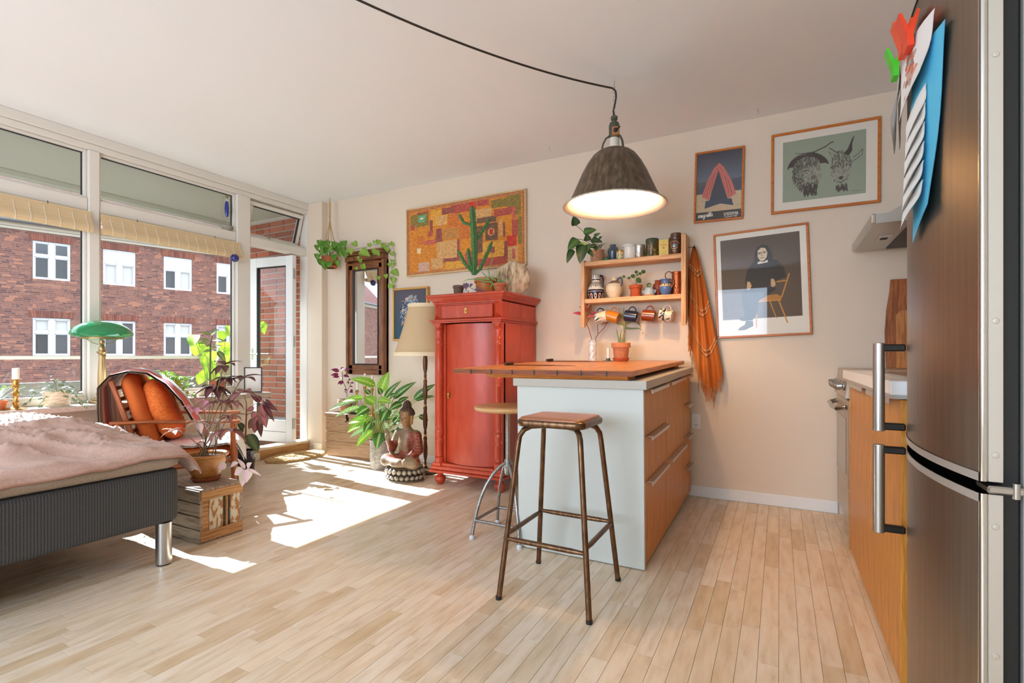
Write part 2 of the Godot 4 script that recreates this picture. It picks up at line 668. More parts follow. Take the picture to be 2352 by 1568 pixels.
func build_windows() -> void:
	# z of the uprights, from the corner towards the camera
	var x0 := WX - 0.10
	var x1 := WX
	var gx := WX - 0.055
	var head := thing("trim_1", "pale painted head board over the window wall", "trim")
	boxpart(Vector3(x0, 2.545, BZ), Vector3(x1 + 0.018, CH, FZ), 0.004, "cover_board", M.frame, head)
	boxpart(Vector3(x0, 2.50, BZ), Vector3(x1, 2.545, FZ), 0.004, "head_rail", M.frame, head)
	setting(head)
	var posts := [[-3.80, -3.715], [-3.07, -2.935], [-1.87, -1.80], [-0.68, -0.61], [0.51, 0.58], [1.70, 1.77]]
	var k := 2
	for p in posts:
		var tr := boxpart(Vector3(x0, 0.02 if p[0] < -2.9 else 0.62, p[0]), Vector3(x1 + 0.004, 2.50, p[1]), 0.006, "trim_%d" % k, M.frame, self)
		tag(tr,["pale painted door post beside the corner pier", "broad pale post between balcony door and window", "pale window post behind the green lamp", "pale window post out of view by the bed", "pale window post further along", "last pale window post"][k - 2], "trim")
		setting(tr)
		k += 1
	# sill board
	var sl := boxpart(Vector3(WX - 0.02,0.62,-3.13),Vector3(-4.20,0.66, FZ),0.006, "trim_%d" % k, mat("sill", Color.WHITE,0.45,0.0, {"tex": ntex("sillt",31,0.03,[[0.0,rgb(166,152,136)],[1.0,rgb(190,178,162)]]), "tri": Vector3(3,3,3)}), self)
	tag(sl, "long stone window sill carrying plants and lamp", "sill")
	setting(sl)
	var spans := [[-2.935, -1.87], [-1.80, -0.68], [-0.61, 0.51], [0.58, 1.70]]
	var names := ["wide window with bamboo blind beside the balcony door", "wide window with bamboo blind behind the bed", "wide window further along the bed", "last wide window of the row"]
	for i in 4:
		var a: float = spans[i][0]
		var b: float = spans[i][1]
		var w := thing("window_%d" % (i + 1), names[i], "window")
		setting(w)
		boxpart(Vector3(x0 + 0.01, 2.055, a), Vector3(x1 - 0.004, 2.145, b), 0.006, "transom", M.frame, w)
		boxpart(Vector3(x0 + 0.01, 0.66, a), Vector3(x1 - 0.01, 0.705, b), 0.006, "bottom_rail", M.frame, w)
		# stepped rebates round each light
		for q in [[2.145, 2.50], [0.705, 2.055]]:
			var m := MB.new()
			var s := 0.018
			m.slab(Vector3(gx - 0.02, q[0], a), Vector3(gx + 0.03, q[1], a + s), 0.003)
			m.slab(Vector3(gx - 0.02, q[0], b - s), Vector3(gx + 0.03, q[1], b), 0.003)
			m.slab(Vector3(gx - 0.02, q[0], a + s), Vector3(gx + 0.03, q[0] + s, b - s), 0.003)
			m.slab(Vector3(gx - 0.02, q[1] - s, a + s), Vector3(gx + 0.03, q[1], b - s), 0.003)
			part(m, "sash", M.frame, w)
			var g := MB.new()
			var e := 0.006
			g.slab(Vector3(gx - 0.006, q[0] + s, a + s), Vector3(gx + 0.006, q[1] - s, a + s + e))
			g.slab(Vector3(gx - 0.006, q[0] + s, b - s - e), Vector3(gx + 0.006, q[1] - s, b - s))
			g.slab(Vector3(gx - 0.006, q[0] + s, a + s), Vector3(gx + 0.006, q[0] + s + e, b - s))
			g.slab(Vector3(gx - 0.006, q[1] - s - e, a + s), Vector3(gx + 0.006, q[1] - s, b - s))
			part(g, "gasket", M.gasket, w)
			var p := MB.new()
			p.face([Vector3(gx, q[0] + s, a + s), Vector3(gx, q[1] - s, a + s), Vector3(gx, q[1] - s, b - s), Vector3(gx, q[0] + s, b - s)], Vector3.RIGHT)
			part(p, "pane", M.glass, w)
	# blank wall beyond the last window
	var be := boxpart(Vector3(WX - 0.12, 0.62, 1.77), Vector3(WX, 2.5, FZ), 0.0, "wall_end", M.wall, self)
	tag(be, "beige wall piece beyond the last window", "wall")
	setting(be)
	# tilted light over the balcony door
	var hop := thing("window_5", "small top-hung window tilted open above the balcony door", "window", Vector3(WX - 0.06, 2.495, 0))
	setting(hop)
	boxpart(Vector3(-0.04, -0.44, -3.715), Vector3(0.056, -0.36, -3.07), 0.006, "door_head", M.frame, hop)
	boxpart(Vector3(-0.04, -0.36, -3.715), Vector3(0.04, -0.345, -3.07), 0.004, "ledge", M.frame, hop)
	var sash := Node3D.new()
	sash.name = "sash"
	hop.add_child(sash)
	sash.position = Vector3(0.02, 0, 0)
	sash.rotation.z = -deg_to_rad(17.0)
	var sm := MB.new()
	for q in [[Vector3(-0.03,-0.05,-3.70),Vector3(0.02,-0.01,-3.085)],[Vector3(-0.03,-0.35,-3.70),Vector3(0.02,-0.31,-3.085)],[Vector3(-0.03,-0.31,-3.70),Vector3(0.02,-0.05,-3.655)],[Vector3(-0.03,-0.31,-3.13),Vector3(0.02,-0.05,-3.085)]]:
		sm.slab(q[0], q[1], 0.005)
	part(sm, "sash_frame", M.frame, sash)
	var sp := MB.new()
	sp.face([Vector3(0, -0.31, -3.655), Vector3(0, -0.05, -3.655), Vector3(0, -0.05, -3.13), Vector3(0, -0.31, -3.13)], Vector3.RIGHT)
	part(sp, "pane", M.glass, sash)
	var sg := MB.new()
	sg.slab(Vector3(-0.005, -0.06, -3.66), Vector3(0.021, -0.05, -3.125))
	sg.slab(Vector3(-0.005, -0.31, -3.655), Vector3(0.021, -0.05, -3.648))
	part(sg, "gasket", M.gasket, sash)
	var st := MB.new()
	st.tube([Vector3(0.0, -0.355, -3.32), Vector3(-0.06, -0.25, -3.345)], 0.009, 8)
	part(st, "stay_arm", M.steel, hop)
	build_door()

func build_door() -> void:
	var d := thing("door_1", "white glazed balcony door standing open outwards", "door", Vector3(WX - 0.005, 0.10, -3.665), 0.0)
	setting(d)
	# leaf: built along +x from the hinge, then turned outwards over the balcony
	var w := 0.60
	var h := 1.94
	var leaf := Node3D.new()
	leaf.name = "leaf"
	d.add_child(leaf)
	leaf.position = Vector3(0.0, 0.0, 0.10)
	leaf.rotation.y = deg_to_rad(180.0 + 6.0)
	var t := 0.026
	var m := MB.new()
	m.slab(Vector3(0, 0, -t), Vector3(0.095, h, t), 0.004)
	m.slab(Vector3(w - 0.095, 0, -t), Vector3(w, h, t), 0.004)
	m.slab(Vector3(0.095, h - 0.10, -t), Vector3(w - 0.095, h, t), 0.004)
	m.slab(Vector3(0.095, 0, -t), Vector3(w - 0.095, 0.105, t), 0.004)
	m.slab(Vector3(0.095, 0.110, -t), Vector3(w - 0.095, 0.235, t), 0.004)
	part(m, "door_frame", M.white_paint, leaf)
	var g := MB.new()
	for q in [[Vector3(0.095,0.235,-0.02),Vector3(0.104, h - 0.10,0.02)],[Vector3(w - 0.104,0.235,-0.02),Vector3(w - 0.095, h - 0.10,0.02)],[Vector3(0.104,0.235,-0.02),Vector3(w - 0.104,0.243,0.02)],[Vector3(0.104, h - 0.109,-0.02),Vector3(w - 0.104, h - 0.10,0.02)]]:
		g.slab(q[0], q[1])
	part(g, "glazing_bead", M.gasket, leaf)
	var p := MB.new()
	p.face([Vector3(0.1, 0.24, 0), Vector3(w - 0.1, 0.24, 0), Vector3(w - 0.1, h - 0.1, 0), Vector3(0.1, h - 0.1, 0)], Vector3(0, 0, 1))
	part(p, "pane", M.glass, leaf)
	var hd := MB.new()
	for s in [-1.0, 1.0]:
		hd.tube([Vector3(w - 0.045,0.92, s * t),Vector3(w - 0.045,0.92, s * 0.07),Vector3(w - 0.06,0.92, s * 0.075),Vector3(w - 0.16,0.92, s * 0.075)],0.009,8)
		hd.slab(Vector3(w - 0.06, 0.86, s * t), Vector3(w - 0.03, 0.98, s * (t + 0.006)), 0.002)
	part(hd, "handle", M.steel, leaf)
	for y in [0.2, 1.05, 1.75]:
		var hi := MB.new()
		hi.slab(Vector3(-0.004, y - 0.055, -0.022), Vector3(0.001, y + 0.055, 0.012), 0.002)
		hi.lathe([Vector2(0.0, y - 0.05), Vector2(0.009, y - 0.05), Vector2(0.009, y + 0.05), Vector2(0.0, y + 0.05)], 10, Vector3(-0.012, 0, -0.03))
		part(hi, "hinge", M.steel, leaf)
	# threshold
	var th := thing("trim_20", "pale wooden threshold step under the balcony door", "trim", Vector3(WX, 0, 0))
	setting(th)
	boxpart(Vector3(-0.12, 0.085, -3.72), Vector3(0.03, 0.11, -3.10), 0.004, "step_top", mat("pale_wood", rgb(222, 204, 178), 0.5), th)  # plain pale tone on top, browner wood on the front
	boxpart(Vector3(0.0, 0.0, -3.72), Vector3(0.024, 0.085, -3.10), 0.003, "step_front", wood("step_wood", rgb(150, 106, 62), rgb(196, 150, 98), 2), th)
	boxpart(Vector3(0.0, 0.0, -3.135), Vector3(0.05, 0.075, -3.085), 0.004, "corner_block", M.frame, th)

# ================================================================ outside
func build_balcony() -> void:
	var x0 := WX - 0.12
	var xe := -5.83
	var zc := -3.90
	# slab, parapet, railing, soffit
	var fl := thing("balcony_floor", "brown timber decking on the balcony", "balcony")
	setting(fl)
	boxpart(Vector3(xe - 0.1,-0.2, zc),Vector3(x0,0.03,4.0),0.0, "slab", mat("concrete", Color.WHITE,0.9,0.0, {"tex": ntex("conc",41,0.03,[[0.0,rgb(106,108,100)],[1.0,rgb(130,132,122)]]), "tri": Vector3(1.5,1.5,1.5)}), fl)
	var deck := wood("deck", rgb(92, 66, 48), rgb(140, 108, 80), 2, 0.7)
	var bm := MB.new()
	bm.slab(Vector3(-0.055, 0.0, zc + 0.01), Vector3(0.055, 0.022, -2.0), 0.003)
	var bmesh := bm.mesh()
	var x := x0 - 0.06
	while x > xe + 0.06:
		var o := part(bmesh, "deck_board", deck, fl)
		o.position = Vector3(x, 0.03, 0)
		x -= 0.118
	var pa := boxpart(Vector3(xe - 0.1, 0.03, zc), Vector3(xe, 0.76, 4.0), 0.006, "balcony_parapet", M.concrete, self)
	tag(pa, "grey concrete balcony parapet outside the windows", "parapet")
	setting(pa)
	var rl := thing("balcony_railing", "white metal handrail above the balcony parapet", "railing")
	boxpart(Vector3(xe - 0.06, 0.968, zc), Vector3(xe, 1.0, 4.0), 0.006, "handrail", mat("rail", rgb(206, 202, 190), 0.45), rl)
	for z in [-3.6, -0.9, 0.9, 2.7]:
		boxpart(Vector3(xe - 0.045, 0.76, z), Vector3(xe - 0.015, 0.97, z + 0.03), 0.003, "post", M.rail, rl)
	setting(rl)
	var so := thing("balcony_ceiling", "plain greyish soffit of the balcony above", "ceiling")
	boxpart(Vector3(xe - 0.1, 2.60, zc), Vector3(x0, 2.80, 4.0), 0.0, "soffit", mat("soffit", rgb(168, 168, 152), 0.9), so)
	boxpart(Vector3(xe - 0.1, 2.55, zc), Vector3(xe, 2.60, 4.0), 0.004, "edge_beam", M.soffit, so)
	setting(so)
	# side wall of bricks
	var wl := thing("wall_side", "red brick side wall of the balcony", "wall")
	setting(wl)
	boxpart(Vector3(xe - 0.1,0.0, zc - 0.12),Vector3(x0,2.6, zc - 0.002),0.0, "mortar", mat("mortar", Color.WHITE,0.95,0.0, {"tex": ntex("mort",42,0.05,[[0.0,rgb(168,158,146)],[1.0,rgb(200,192,180)]]), "tri": Vector3(4,4,4)}), wl)
	var bt := ntex("brickt", 43, 0.05, [[0.0, rgb(132, 72, 52)], [0.4, rgb(162, 92, 68)], [0.7, rgb(176, 106, 78)], [1.0, rgb(196, 134, 106)]], {"oct": 5})
	var bmats := []
	for k in 4:
		var g: float = [1.0, 0.93, 0.88, 1.05][k]
		bmats.append(mat("brick_%d" % k, Color(g, g * 0.98, g * 0.97),0.9,0.0, {"tex": bt, "tri": Vector3(4,4,4), "world": true, "off": Vector3(0.3 * k,0.2 * k,0), "bump": bt, "bs": 0.12}))
	var sizes := [0.228, 0.108]
	var ms := []
	for s in sizes:
		var b := MB.new()
		b.box(Vector3(0, 0, 0.001), Vector3(s, 0.054, 0.014), 0.003)
		ms.append(b.mesh())
	var r := RandomNumberGenerator.new()
	r.seed = 3
	for row in 38:
		var y := 0.06 + row * 0.0668
		var xx := x0
		var first := row % 2 == 1
		while xx > xe + 0.02:
			var kind := 1 if (first or r.randf() < 0.16) else 0
			first = false
			var l: float = sizes[kind]
			var o := part(ms[kind], "brick", bmats[r.randi() % 4], wl)
			o.position = Vector3(xx - l / 2, y, zc + r.randf_range(-0.001, 0.002))
			xx -= l + 0.012
	# street far below
	var gr := boxpart(Vector3(-60, -9.2, -60), Vector3(-6.5, -9.0, 40), 0.0, "street", mat("asphalt", rgb(120, 118, 114), 0.9), self)
	tag(gr, "grey street far below between the houses", "street")
	setting(gr)

# house across the street: local x runs along the facade, y up, z out of the facade towards us
func build_building() -> void:
	var b := thing("apartment_building", "long red brick apartment building with white windows across the street", "building", Vector3(-23.9, 0, -8.04))
	b.basis = Basis(Vector3(0.2639, 0, -0.96455), Vector3.UP, Vector3(0.96455, 0, 0.2639))
	# brickwork too fine to tell apart: colour only
	var im := Image.create(512, 512, false, Image.FORMAT_RGB8)
	var r := RandomNumberGenerator.new()
	r.seed = 9
	im.fill(rgb(156, 124, 112))
	var ch := 16
	for row in 32:
		var xx := -r.randi() % 32
		while xx < 512:
			var l := 52 if r.randf() < 0.6 else 26
			var k := r.randf()
			var c := rgb(122, 82, 72).lerp(rgb(160, 108, 90), k)
			if r.randf() < 0.10:
				c = rgb(104, 72, 68)
			elif r.randf() < 0.10:
				c = rgb(188, 124, 94)
			im.fill_rect(Rect2i(xx, row * ch, l - 3, ch - 4), c)
			xx += l
	var wallm := mat("facade_brick", Color.WHITE, 0.95, 0.0, {"tex": ImageTexture.create_from_image(im), "uv": Vector3(1, 1, 1)})
	# wall with real openings
	var us := []
	for k in range(-18, 12):
		us.append(k * 2.0 - 0.003)
	var w := 1.042
	var rows := [[-7.4, -6.01], [-4.6, -3.21], [-1.8, -0.41], [1.0, 2.395], [3.80, 5.195]]
	var u0 := -40.0
	var u1 := 26.0
	var wm := MB.new()
	var quad := func(a: float, c: float, y0: float, y1: float):
		var base := wm.v.size()
		for q in [[a, y0], [c, y0], [c, y1], [a, y1]]:
			wm.vert(Vector3(q[0], q[1], 0), Vector3(0, 0, 1), Vector2(q[0] / 2.2, -q[1] / 2.13))
		wm.tri(base, base + 1, base + 2)
		wm.tri(base, base + 2, base + 3)
	var yb := -9.0
	for q in rows:
		quad.call(u0, u1, yb, q[0])
		var ua := u0
		for k in us:
			quad.call(ua, k, q[0], q[1])
			ua = k + w
		quad.call(ua, u1, q[0], q[1])
		yb = q[1]
	quad.call(u0, u1, yb, 5.60)
	for q in rows:   # reveals
		for k in us:
			wm.face([Vector3(k, q[0], 0), Vector3(k, q[1], 0), Vector3(k, q[1], -0.12), Vector3(k, q[0], -0.12)], Vector3.RIGHT)
			wm.face([Vector3(k + w, q[0], 0), Vector3(k + w, q[1], 0), Vector3(k + w, q[1], -0.12), Vector3(k + w, q[0], -0.12)], Vector3.LEFT)
			wm.face([Vector3(k, q[1], 0), Vector3(k + w, q[1], 0), Vector3(k + w, q[1], -0.12), Vector3(k, q[1], -0.12)], Vector3.DOWN)
			wm.face([Vector3(k, q[0], 0), Vector3(k + w, q[0], 0), Vector3(k + w, q[0], -0.12), Vector3(k, q[0], -0.12)], Vector3.UP)
	part(wm, "wall", wallm, b)
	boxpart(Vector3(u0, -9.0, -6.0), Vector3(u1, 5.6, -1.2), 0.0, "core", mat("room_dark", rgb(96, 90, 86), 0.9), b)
	boxpart(Vector3(u0, 5.60, -0.4), Vector3(u1, 5.70, 0.10), 0.01, "cornice", mat("cornice", rgb(212, 202, 182), 0.7), b)
	boxpart(Vector3(u0, 5.50, -0.2), Vector3(u1, 5.60, 0.05), 0.01, "cornice", M.cornice, b)
	var gt := MB.new()
	gt.tube([Vector3(u0, 5.80, 0.24), Vector3(u1, 5.80, 0.24)], 0.085, 10)
	part(gt, "gutter", mat("zinc", rgb(132, 138, 142), 0.5, 0.3), b)
	boxpart(Vector3(u0, 5.70, -0.4), Vector3(u1, 5.84, 0.16), 0.01, "fascia", M.cornice, b)
	# flat brick arches
	var arch := MB.new()
	arch.box(Vector3(0, 0, 0), Vector3(0.052, 0.23, 0.02), 0.002)
	var am := arch.mesh()
	for q in [rows[3], rows[4]]:
		for k in [0, 1, 2, 3]:
			var am2 := MB.new()
			for j in 19:
				var s := (j - 9) / 9.0
				am2.xf = Transform3D(Basis(Vector3.BACK, -s * 0.13), Vector3(k * 2.0 + w / 2 + s * 0.60, q[1] + 0.125, 0.004))
				am2.col = lin(120, 74, 64).lerp(lin(168, 104, 84), r.randf())
				am2.box(Vector3.ZERO, Vector3(0.05, 0.235, 0.02), 0.002)
			var ao := part(am2, "brick_arch", mat("arch_brick", Color.WHITE, 0.95, 0.0, {"vc": true}), b)
			ao.set_meta("kind", "stuff")
	# windows: two casements of two lights
	var fm := MB.new()
	var wh := 1.39
	var t := 0.055
	for q in [[0.0,0.0, w, t],[0.0, wh - t, w, wh],[0.0, t, t, wh - t],[w - t, t, w, wh - t],[w / 2 - 0.075, t, w / 2 + 0.075, wh - t],[t, wh * 0.62 - 0.045, w / 2 - 0.075, wh * 0.62 + 0.045],[w / 2 + 0.075, wh * 0.62 - 0.045, w - t, wh * 0.62 + 0.045]]:
		fm.slab(Vector3(q[0], q[1], -0.06), Vector3(q[2], q[3], 0.0), 0.008)
	for q in [[t, t], [w / 2 + 0.075, t]]:
		for yy in [[t, wh * 0.62 - 0.045], [wh * 0.62 + 0.045, wh - t]]:
			var xa: float = q[0]
			var xb: float = xa + w / 2 - 0.075 - t
			for e in [[xa, yy[0], xb, yy[0] + 0.03], [xa, yy[1] - 0.03, xb, yy[1]], [xa, yy[0], xa + 0.03, yy[1]], [xb - 0.03, yy[0], xb, yy[1]]]:
				fm.slab(Vector3(e[0], e[1], -0.05), Vector3(e[2], e[3], -0.015), 0.004)
	var fmesh := fm.mesh()
	var pm := MB.new()
	pm.face([Vector3(0, 0, 0), Vector3(1, 0, 0), Vector3(1, 1, 0), Vector3(0, 1, 0)], Vector3(0, 0, 1))
	var pmesh := pm.mesh()
	var glass := mat("far_glass", rgb(200, 214, 220), 0.02, 0.0, {"alpha": 0.05})
	var blind := mat("far_blind", rgb(224, 222, 216), 0.9)
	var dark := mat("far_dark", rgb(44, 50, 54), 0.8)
	var white := mat("far_white", rgb(232, 234, 238), 0.5)
	for qi in rows.size():
		for ki in us.size():
			var q: Array = rows[qi]
			var seen := qi >= 3 and ki >= 18 and ki <= 21
			var wn := part(fmesh, "window", white, b)
			wn.position = Vector3(us[ki], q[0], -0.03)
			# what stands behind the glass: pale blinds or a dim room
			var half := w / 2 - 0.13
			for s in 4:
				var xa := t if s % 2 == 0 else w / 2 + 0.075
				var low := s < 2
				var ya := t if low else wh * 0.62 + 0.045
				var yc := wh * 0.62 - 0.045 if low else wh - t
				if seen:
					var pn := part(pmesh, "pane", glass, wn)
					pn.position = Vector3(xa, ya, -0.035)
					pn.scale = Vector3(half, yc - ya, 1)
				var pale := false
				if qi == 4:
					pale = ki == 19 or (ki == 20 and not (low and s == 0)) or (ki == 21 and not low)
				elif qi == 3:
					pale = not low and ki != 19
				else:
					pale = not low
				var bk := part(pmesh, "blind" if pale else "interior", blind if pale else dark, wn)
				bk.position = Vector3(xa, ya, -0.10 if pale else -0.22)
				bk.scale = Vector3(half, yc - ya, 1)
	# roof of pantiles
	var rise := 0.9
	var roof := Node3D.new()
	roof.name = "roof"
	b.add_child(roof)
	roof.position = Vector3(0, 5.86, 0.22)
	roof.rotation.x = -(PI / 2 - deg_to_rad(45.0))
	var dk := MB.new()
	dk.slab(Vector3(u0, 0.0, -0.08), Vector3(u1, 7.5, -0.03))
	part(dk, "roof_deck", mat("roof_deck", rgb(150, 104, 96), 0.9), roof)
	var tm := MB.new()
	var trows := []
	for i in 2:
		var row := []
		for j in 9:
			var s := j / 8.0
			row.append(Vector3(s * 0.235 - 0.01, i * 0.40, 0.028 * sin(s * TAU * 0.95) + (0.035 - i * 0.035)))
		trows.append(row)
	tm.grid(trows, false, false)
	var erow := [[], []]
	for j in 9:
		erow[0].append(trows[0][j])
		erow[1].append(trows[0][j] - Vector3(0, 0, 0.02))
	tm.grid(erow, false, true)
	var tmesh := tm.mesh()
	var tmats := []
	for k in 3:
		tmats.append(mat("pantile_%d" % k, [rgb(206, 152, 142), rgb(196, 142, 132), rgb(214, 164, 152)][k], 0.85))
	var rest := MB.new()
	var count := 0
	for i in 20:
		for j in 120:
			var u := -5.0 + j * 0.215
			var o2 := Vector3(u, i * 0.34, 0)
			if i >= 1 and i < 8 and u > -2.2 and u < 7.0 and count < 300:
				var p := part(tmesh, "roof_tile", tmats[r.randi() % 3], roof)
				p.position = o2
				count += 1
			else:
				rest.xf = Transform3D(Basis.IDENTITY, o2)
				rest.grid(trows, false, false)
	var ro := part(rest, "roof_tiles_beyond", tmats[0], roof)
	ro.set_meta("kind", "stuff")

# ================================================================ kitchen
func build_fridge() -> void:
	var brushed := ntex("brushed", 51, 0.02, [[0.0, rgb(172, 165, 158)], [0.5, rgb(180, 173, 166)], [1.0, rgb(188, 182, 174)]], {"oct": 3})
	var inox := mat("inox", rgb(214, 204, 194), 0.36, 1.0, {"tex": brushed, "tri": Vector3(5, 0.2, 5)})
	var inox_side := mat("inox_side", rgb(206, 198, 186), 0.45, 0.6)
	var f := thing("fridge_freezer", "tall stainless steel fridge freezer with bowed doors and bar handles", "fridge", Vector3(0.0, 0, -1.55))
	# body behind the doors
	boxpart(Vector3(0.395, 0.0, -0.30), Vector3(0.93, 1.88, 0.30), 0.008, "body", mat("fridge_grey", rgb(150, 148, 142), 0.45), f)
	boxpart(Vector3(0.365, 0.04, -0.285), Vector3(0.395, 1.86, 0.285), 0.004, "door_seal", M.black, f)
	var bow := func(z: float) -> float: return 0.333 - 0.036 * (1.0 - z * z / 0.09)
	for d in [[0.765, 1.86, "upper_door"], [0.06, 0.742, "lower_door"]]:
		var m := MB.new()
		var rows := []
		for y in [d[0], d[0] + 0.02, (d[0] + d[1]) / 2, d[1] - 0.02, d[1]]:
			var row := []
			for j in 25:
				var z := -0.30 + 0.6 * j / 24.0
				row.append(Vector3(bow.call(z), y, z))
			rows.append(row)
		m.grid(rows, false, false)
		if m.n[0].x > 0:
			for k in m.n.size():
				m.n[k] = -m.n[k]
			for k in range(0, m.ix.size(), 3):
				var s := m.ix[k + 1]
				m.ix[k + 1] = m.ix[k + 2]
				m.ix[k + 2] = s
		# top and bottom edges
		for y in [d[0], d[1]]:
			for j in 24:
				var za := -0.30 + 0.6 * j / 24.0
				var zb := -0.30 + 0.6 * (j + 1) / 24.0
				m.face([Vector3(bow.call(za), y, za),Vector3(bow.call(zb), y, zb),Vector3(0.366, y, zb),Vector3(0.366, y, za)],Vector3.UP if y == d[1] else Vector3.DOWN)
		m.face([Vector3(0.333, d[0], -0.30), Vector3(0.333, d[1], -0.30), Vector3(0.366, d[1], -0.30), Vector3(0.366, d[0], -0.30)], Vector3.FORWARD)
		var dr := part(m, d[2], inox, f)
		# edge band with cover caps, and the rounded bright corner
		var e := MB.new()
		e.slab(Vector3(0.345, d[0], 0.292), Vector3(0.366, d[1], 0.301), 0.001)
		part(e, "edge_band", inox_side, dr)
		var c := MB.new()
		c.tube([Vector3(0.339, d[0], 0.294), Vector3(0.339, d[1], 0.294)], 0.0075, 12)
		part(c, "corner_bead", M.chrome, dr)
		for y in [d[0] + 0.05, d[0] + 0.30, d[1] - 0.30, d[1] - 0.06]:
			var cap := MB.new()
			cap.xf = Transform3D(Basis(Vector3.RIGHT, PI / 2), Vector3(0.355, y, 0.301))
			cap.lathe([Vector2(0.006, 0.0), Vector2(0.005, 0.0015), Vector2(0.0, 0.002)], 14)
			part(cap, "cover_cap", inox_side, dr)
		# pale trim along the edge at the gap
		var tr := MB.new()
		var yy: float = d[0] if d[2] == "upper_door" else d[1]
		var y1 := yy if d[2] == "upper_door" else yy - 0.016
		for j in 24:
			var za := -0.30 + 0.6 * j / 24.0
			var zb := -0.30 + 0.6 * (j + 1) / 24.0
			tr.face([Vector3(bow.call(za) - 0.002, y1, za),Vector3(bow.call(zb) - 0.002, y1, zb),Vector3(bow.call(zb) - 0.002, y1 + 0.016, zb),Vector3(bow.call(za) - 0.002, y1 + 0.016, za)],Vector3.LEFT)
			var ye := y1 if d[2] == "upper_door" else y1 + 0.016
			tr.face([Vector3(bow.call(za) - 0.002, ye, za), Vector3(bow.call(zb) - 0.002, ye, zb), Vector3(0.36, ye, zb), Vector3(0.36, ye, za)], Vector3.UP)
		part(tr, "edge_trim", mat("trim_grey", rgb(196, 190, 182), 0.35, 0.5), dr)
		# handle
		var ha: float = 0.784 if d[2] == "upper_door" else 0.492
		var hb := ha + 0.253
		var h := MB.new()
		h.tube([Vector3(0.254, ha,-0.235),Vector3(0.254, ha + 0.002,-0.235),Vector3(0.254, hb - 0.002,-0.235),Vector3(0.254, hb,-0.235)],[0.013,0.0145,0.0145,0.013],20)
		var hn := part(h, "handle", M.steel, dr)
		for y in [ha + 0.014, hb - 0.014]:
			var br := MB.new()
			br.box(Vector3(0.285, y, -0.235), Vector3(0.06, 0.02, 0.02), 0.003)
			part(br, "bracket", M.dark_metal, hn)
	# sloped top trim
	var tp := MB.new()
	for j in 24:
		var za := -0.30 + 0.6 * j / 24.0
		var zb := -0.30 + 0.6 * (j + 1) / 24.0
		tp.face([Vector3(bow.call(za) - 0.003,1.862, za),Vector3(bow.call(zb) - 0.003,1.862, zb),Vector3(bow.call(zb) + 0.03,1.90, zb),Vector3(bow.call(za) + 0.03,1.90, za)],Vector3.LEFT)
	tp.slab(Vector3(0.36, 1.862, -0.30), Vector3(0.93, 1.90, 0.30), 0.004)
	part(tp, "top_panel", mat("fridge_top", rgb(120, 112, 104), 0.5), f)
	var hg := MB.new()
	hg.slab(Vector3(0.34, 0.746, 0.25), Vector3(0.40, 0.760, 0.315), 0.003)
	hg.tube([Vector3(0.38, 0.74, 0.312), Vector3(0.38, 0.768, 0.312)], 0.006, 8)
	part(hg, "hinge", M.steel, f)
	# papers held on the doors
	var sheet := func(called: String, za: float, zb: float, corners: Array, material: Material,lift: float,label: String, category: String, group := "") -> MeshInstance3D:
		var rows := []
		for i in 9:
			var row := []
			for j in 5:
				var s := i / 8.0
				var t := j / 4.0
				var top: Vector2 = corners[0].lerp(corners[1], t)
				var bot: Vector2 = corners[2].lerp(corners[3], t)
				var p := top.lerp(bot, s)
				var cx2: float = bow.call(p.x) - lift * (0.35 + 0.65 * s) - 0.004 * sin(s * 5.0 + t * 2.0)
				row.append(Vector3(cx2, p.y, p.x))
			rows.append(row)
		var m := MB.new()
		m.grid(rows, false, false)
		var o := solo(m, called, material, label, category, Vector3(0, 0, -1.55), 0.0, group)
		o.mesh = doubled(m, 0.0008)
		return o
	sheet.call("paper_sheet",0,0,[Vector2(-0.02,1.71),Vector2(0.20,1.70),Vector2(0.0,1.275),Vector2(0.135,1.335)], mat("blue_paper",rgb(92,190,226),0.7),0.012, "long sky blue paper sheet hanging on the fridge door", "paper")
	for k in 6:
		var y := 1.60 - k * 0.043
		sheet.call("paper_slip",0,0,[Vector2(-0.025 + 0.004 * k, y),Vector2(0.115, y + 0.012),Vector2(-0.03 + 0.004 * k, y - 0.075),Vector2(0.11, y - 0.055)],M.paper,0.022 + 0.003 * k,["uppermost white printed slip on the blue sheet on the fridge", "second white printed slip from the top on the blue sheet", "third white printed slip from the top on the blue sheet", "fourth white printed slip from the top on the blue sheet", "fifth white printed slip from the top on the blue sheet", "lowest white printed slip on the blue sheet on the fridge"][k], "paper", "white slips on the fridge")
	# card with a painted flower shape
	var im := Image.create(256, 256, false, Image.FORMAT_RGB8)
	im.fill(rgb(240, 237, 234))
	var r := RandomNumberGenerator.new()
	r.seed = 5
	for k in 70:
		var p := Vector2(100 + r.randfn(0, 26), 110 + r.randfn(0, 44))
		var c: Color = [rgb(214, 120, 96), rgb(226, 164, 140), rgb(186, 178, 172), rgb(140, 132, 128), rgb(206, 96, 66)][r.randi() % 5]
		disc(im, p, r.randf_range(5, 15), c)
	sheet.call("greeting_card",0,0,[Vector2(-0.05,1.775),Vector2(0.17,1.745),Vector2(-0.06,1.60),Vector2(0.145,1.625)], mat("card_print", Color.WHITE,0.7,0.0, {"tex": ImageTexture.create_from_image(im)}),0.03, "white greeting card with pinkish painted flower under an orange clip", "card")
	sheet.call("folded_card",0,0,[Vector2(-0.27,1.80),Vector2(-0.17,1.81),Vector2(-0.29,1.59),Vector2(-0.19,1.66)],M.paper,0.035, "plain white folded card at the far edge of the fridge door", "card")
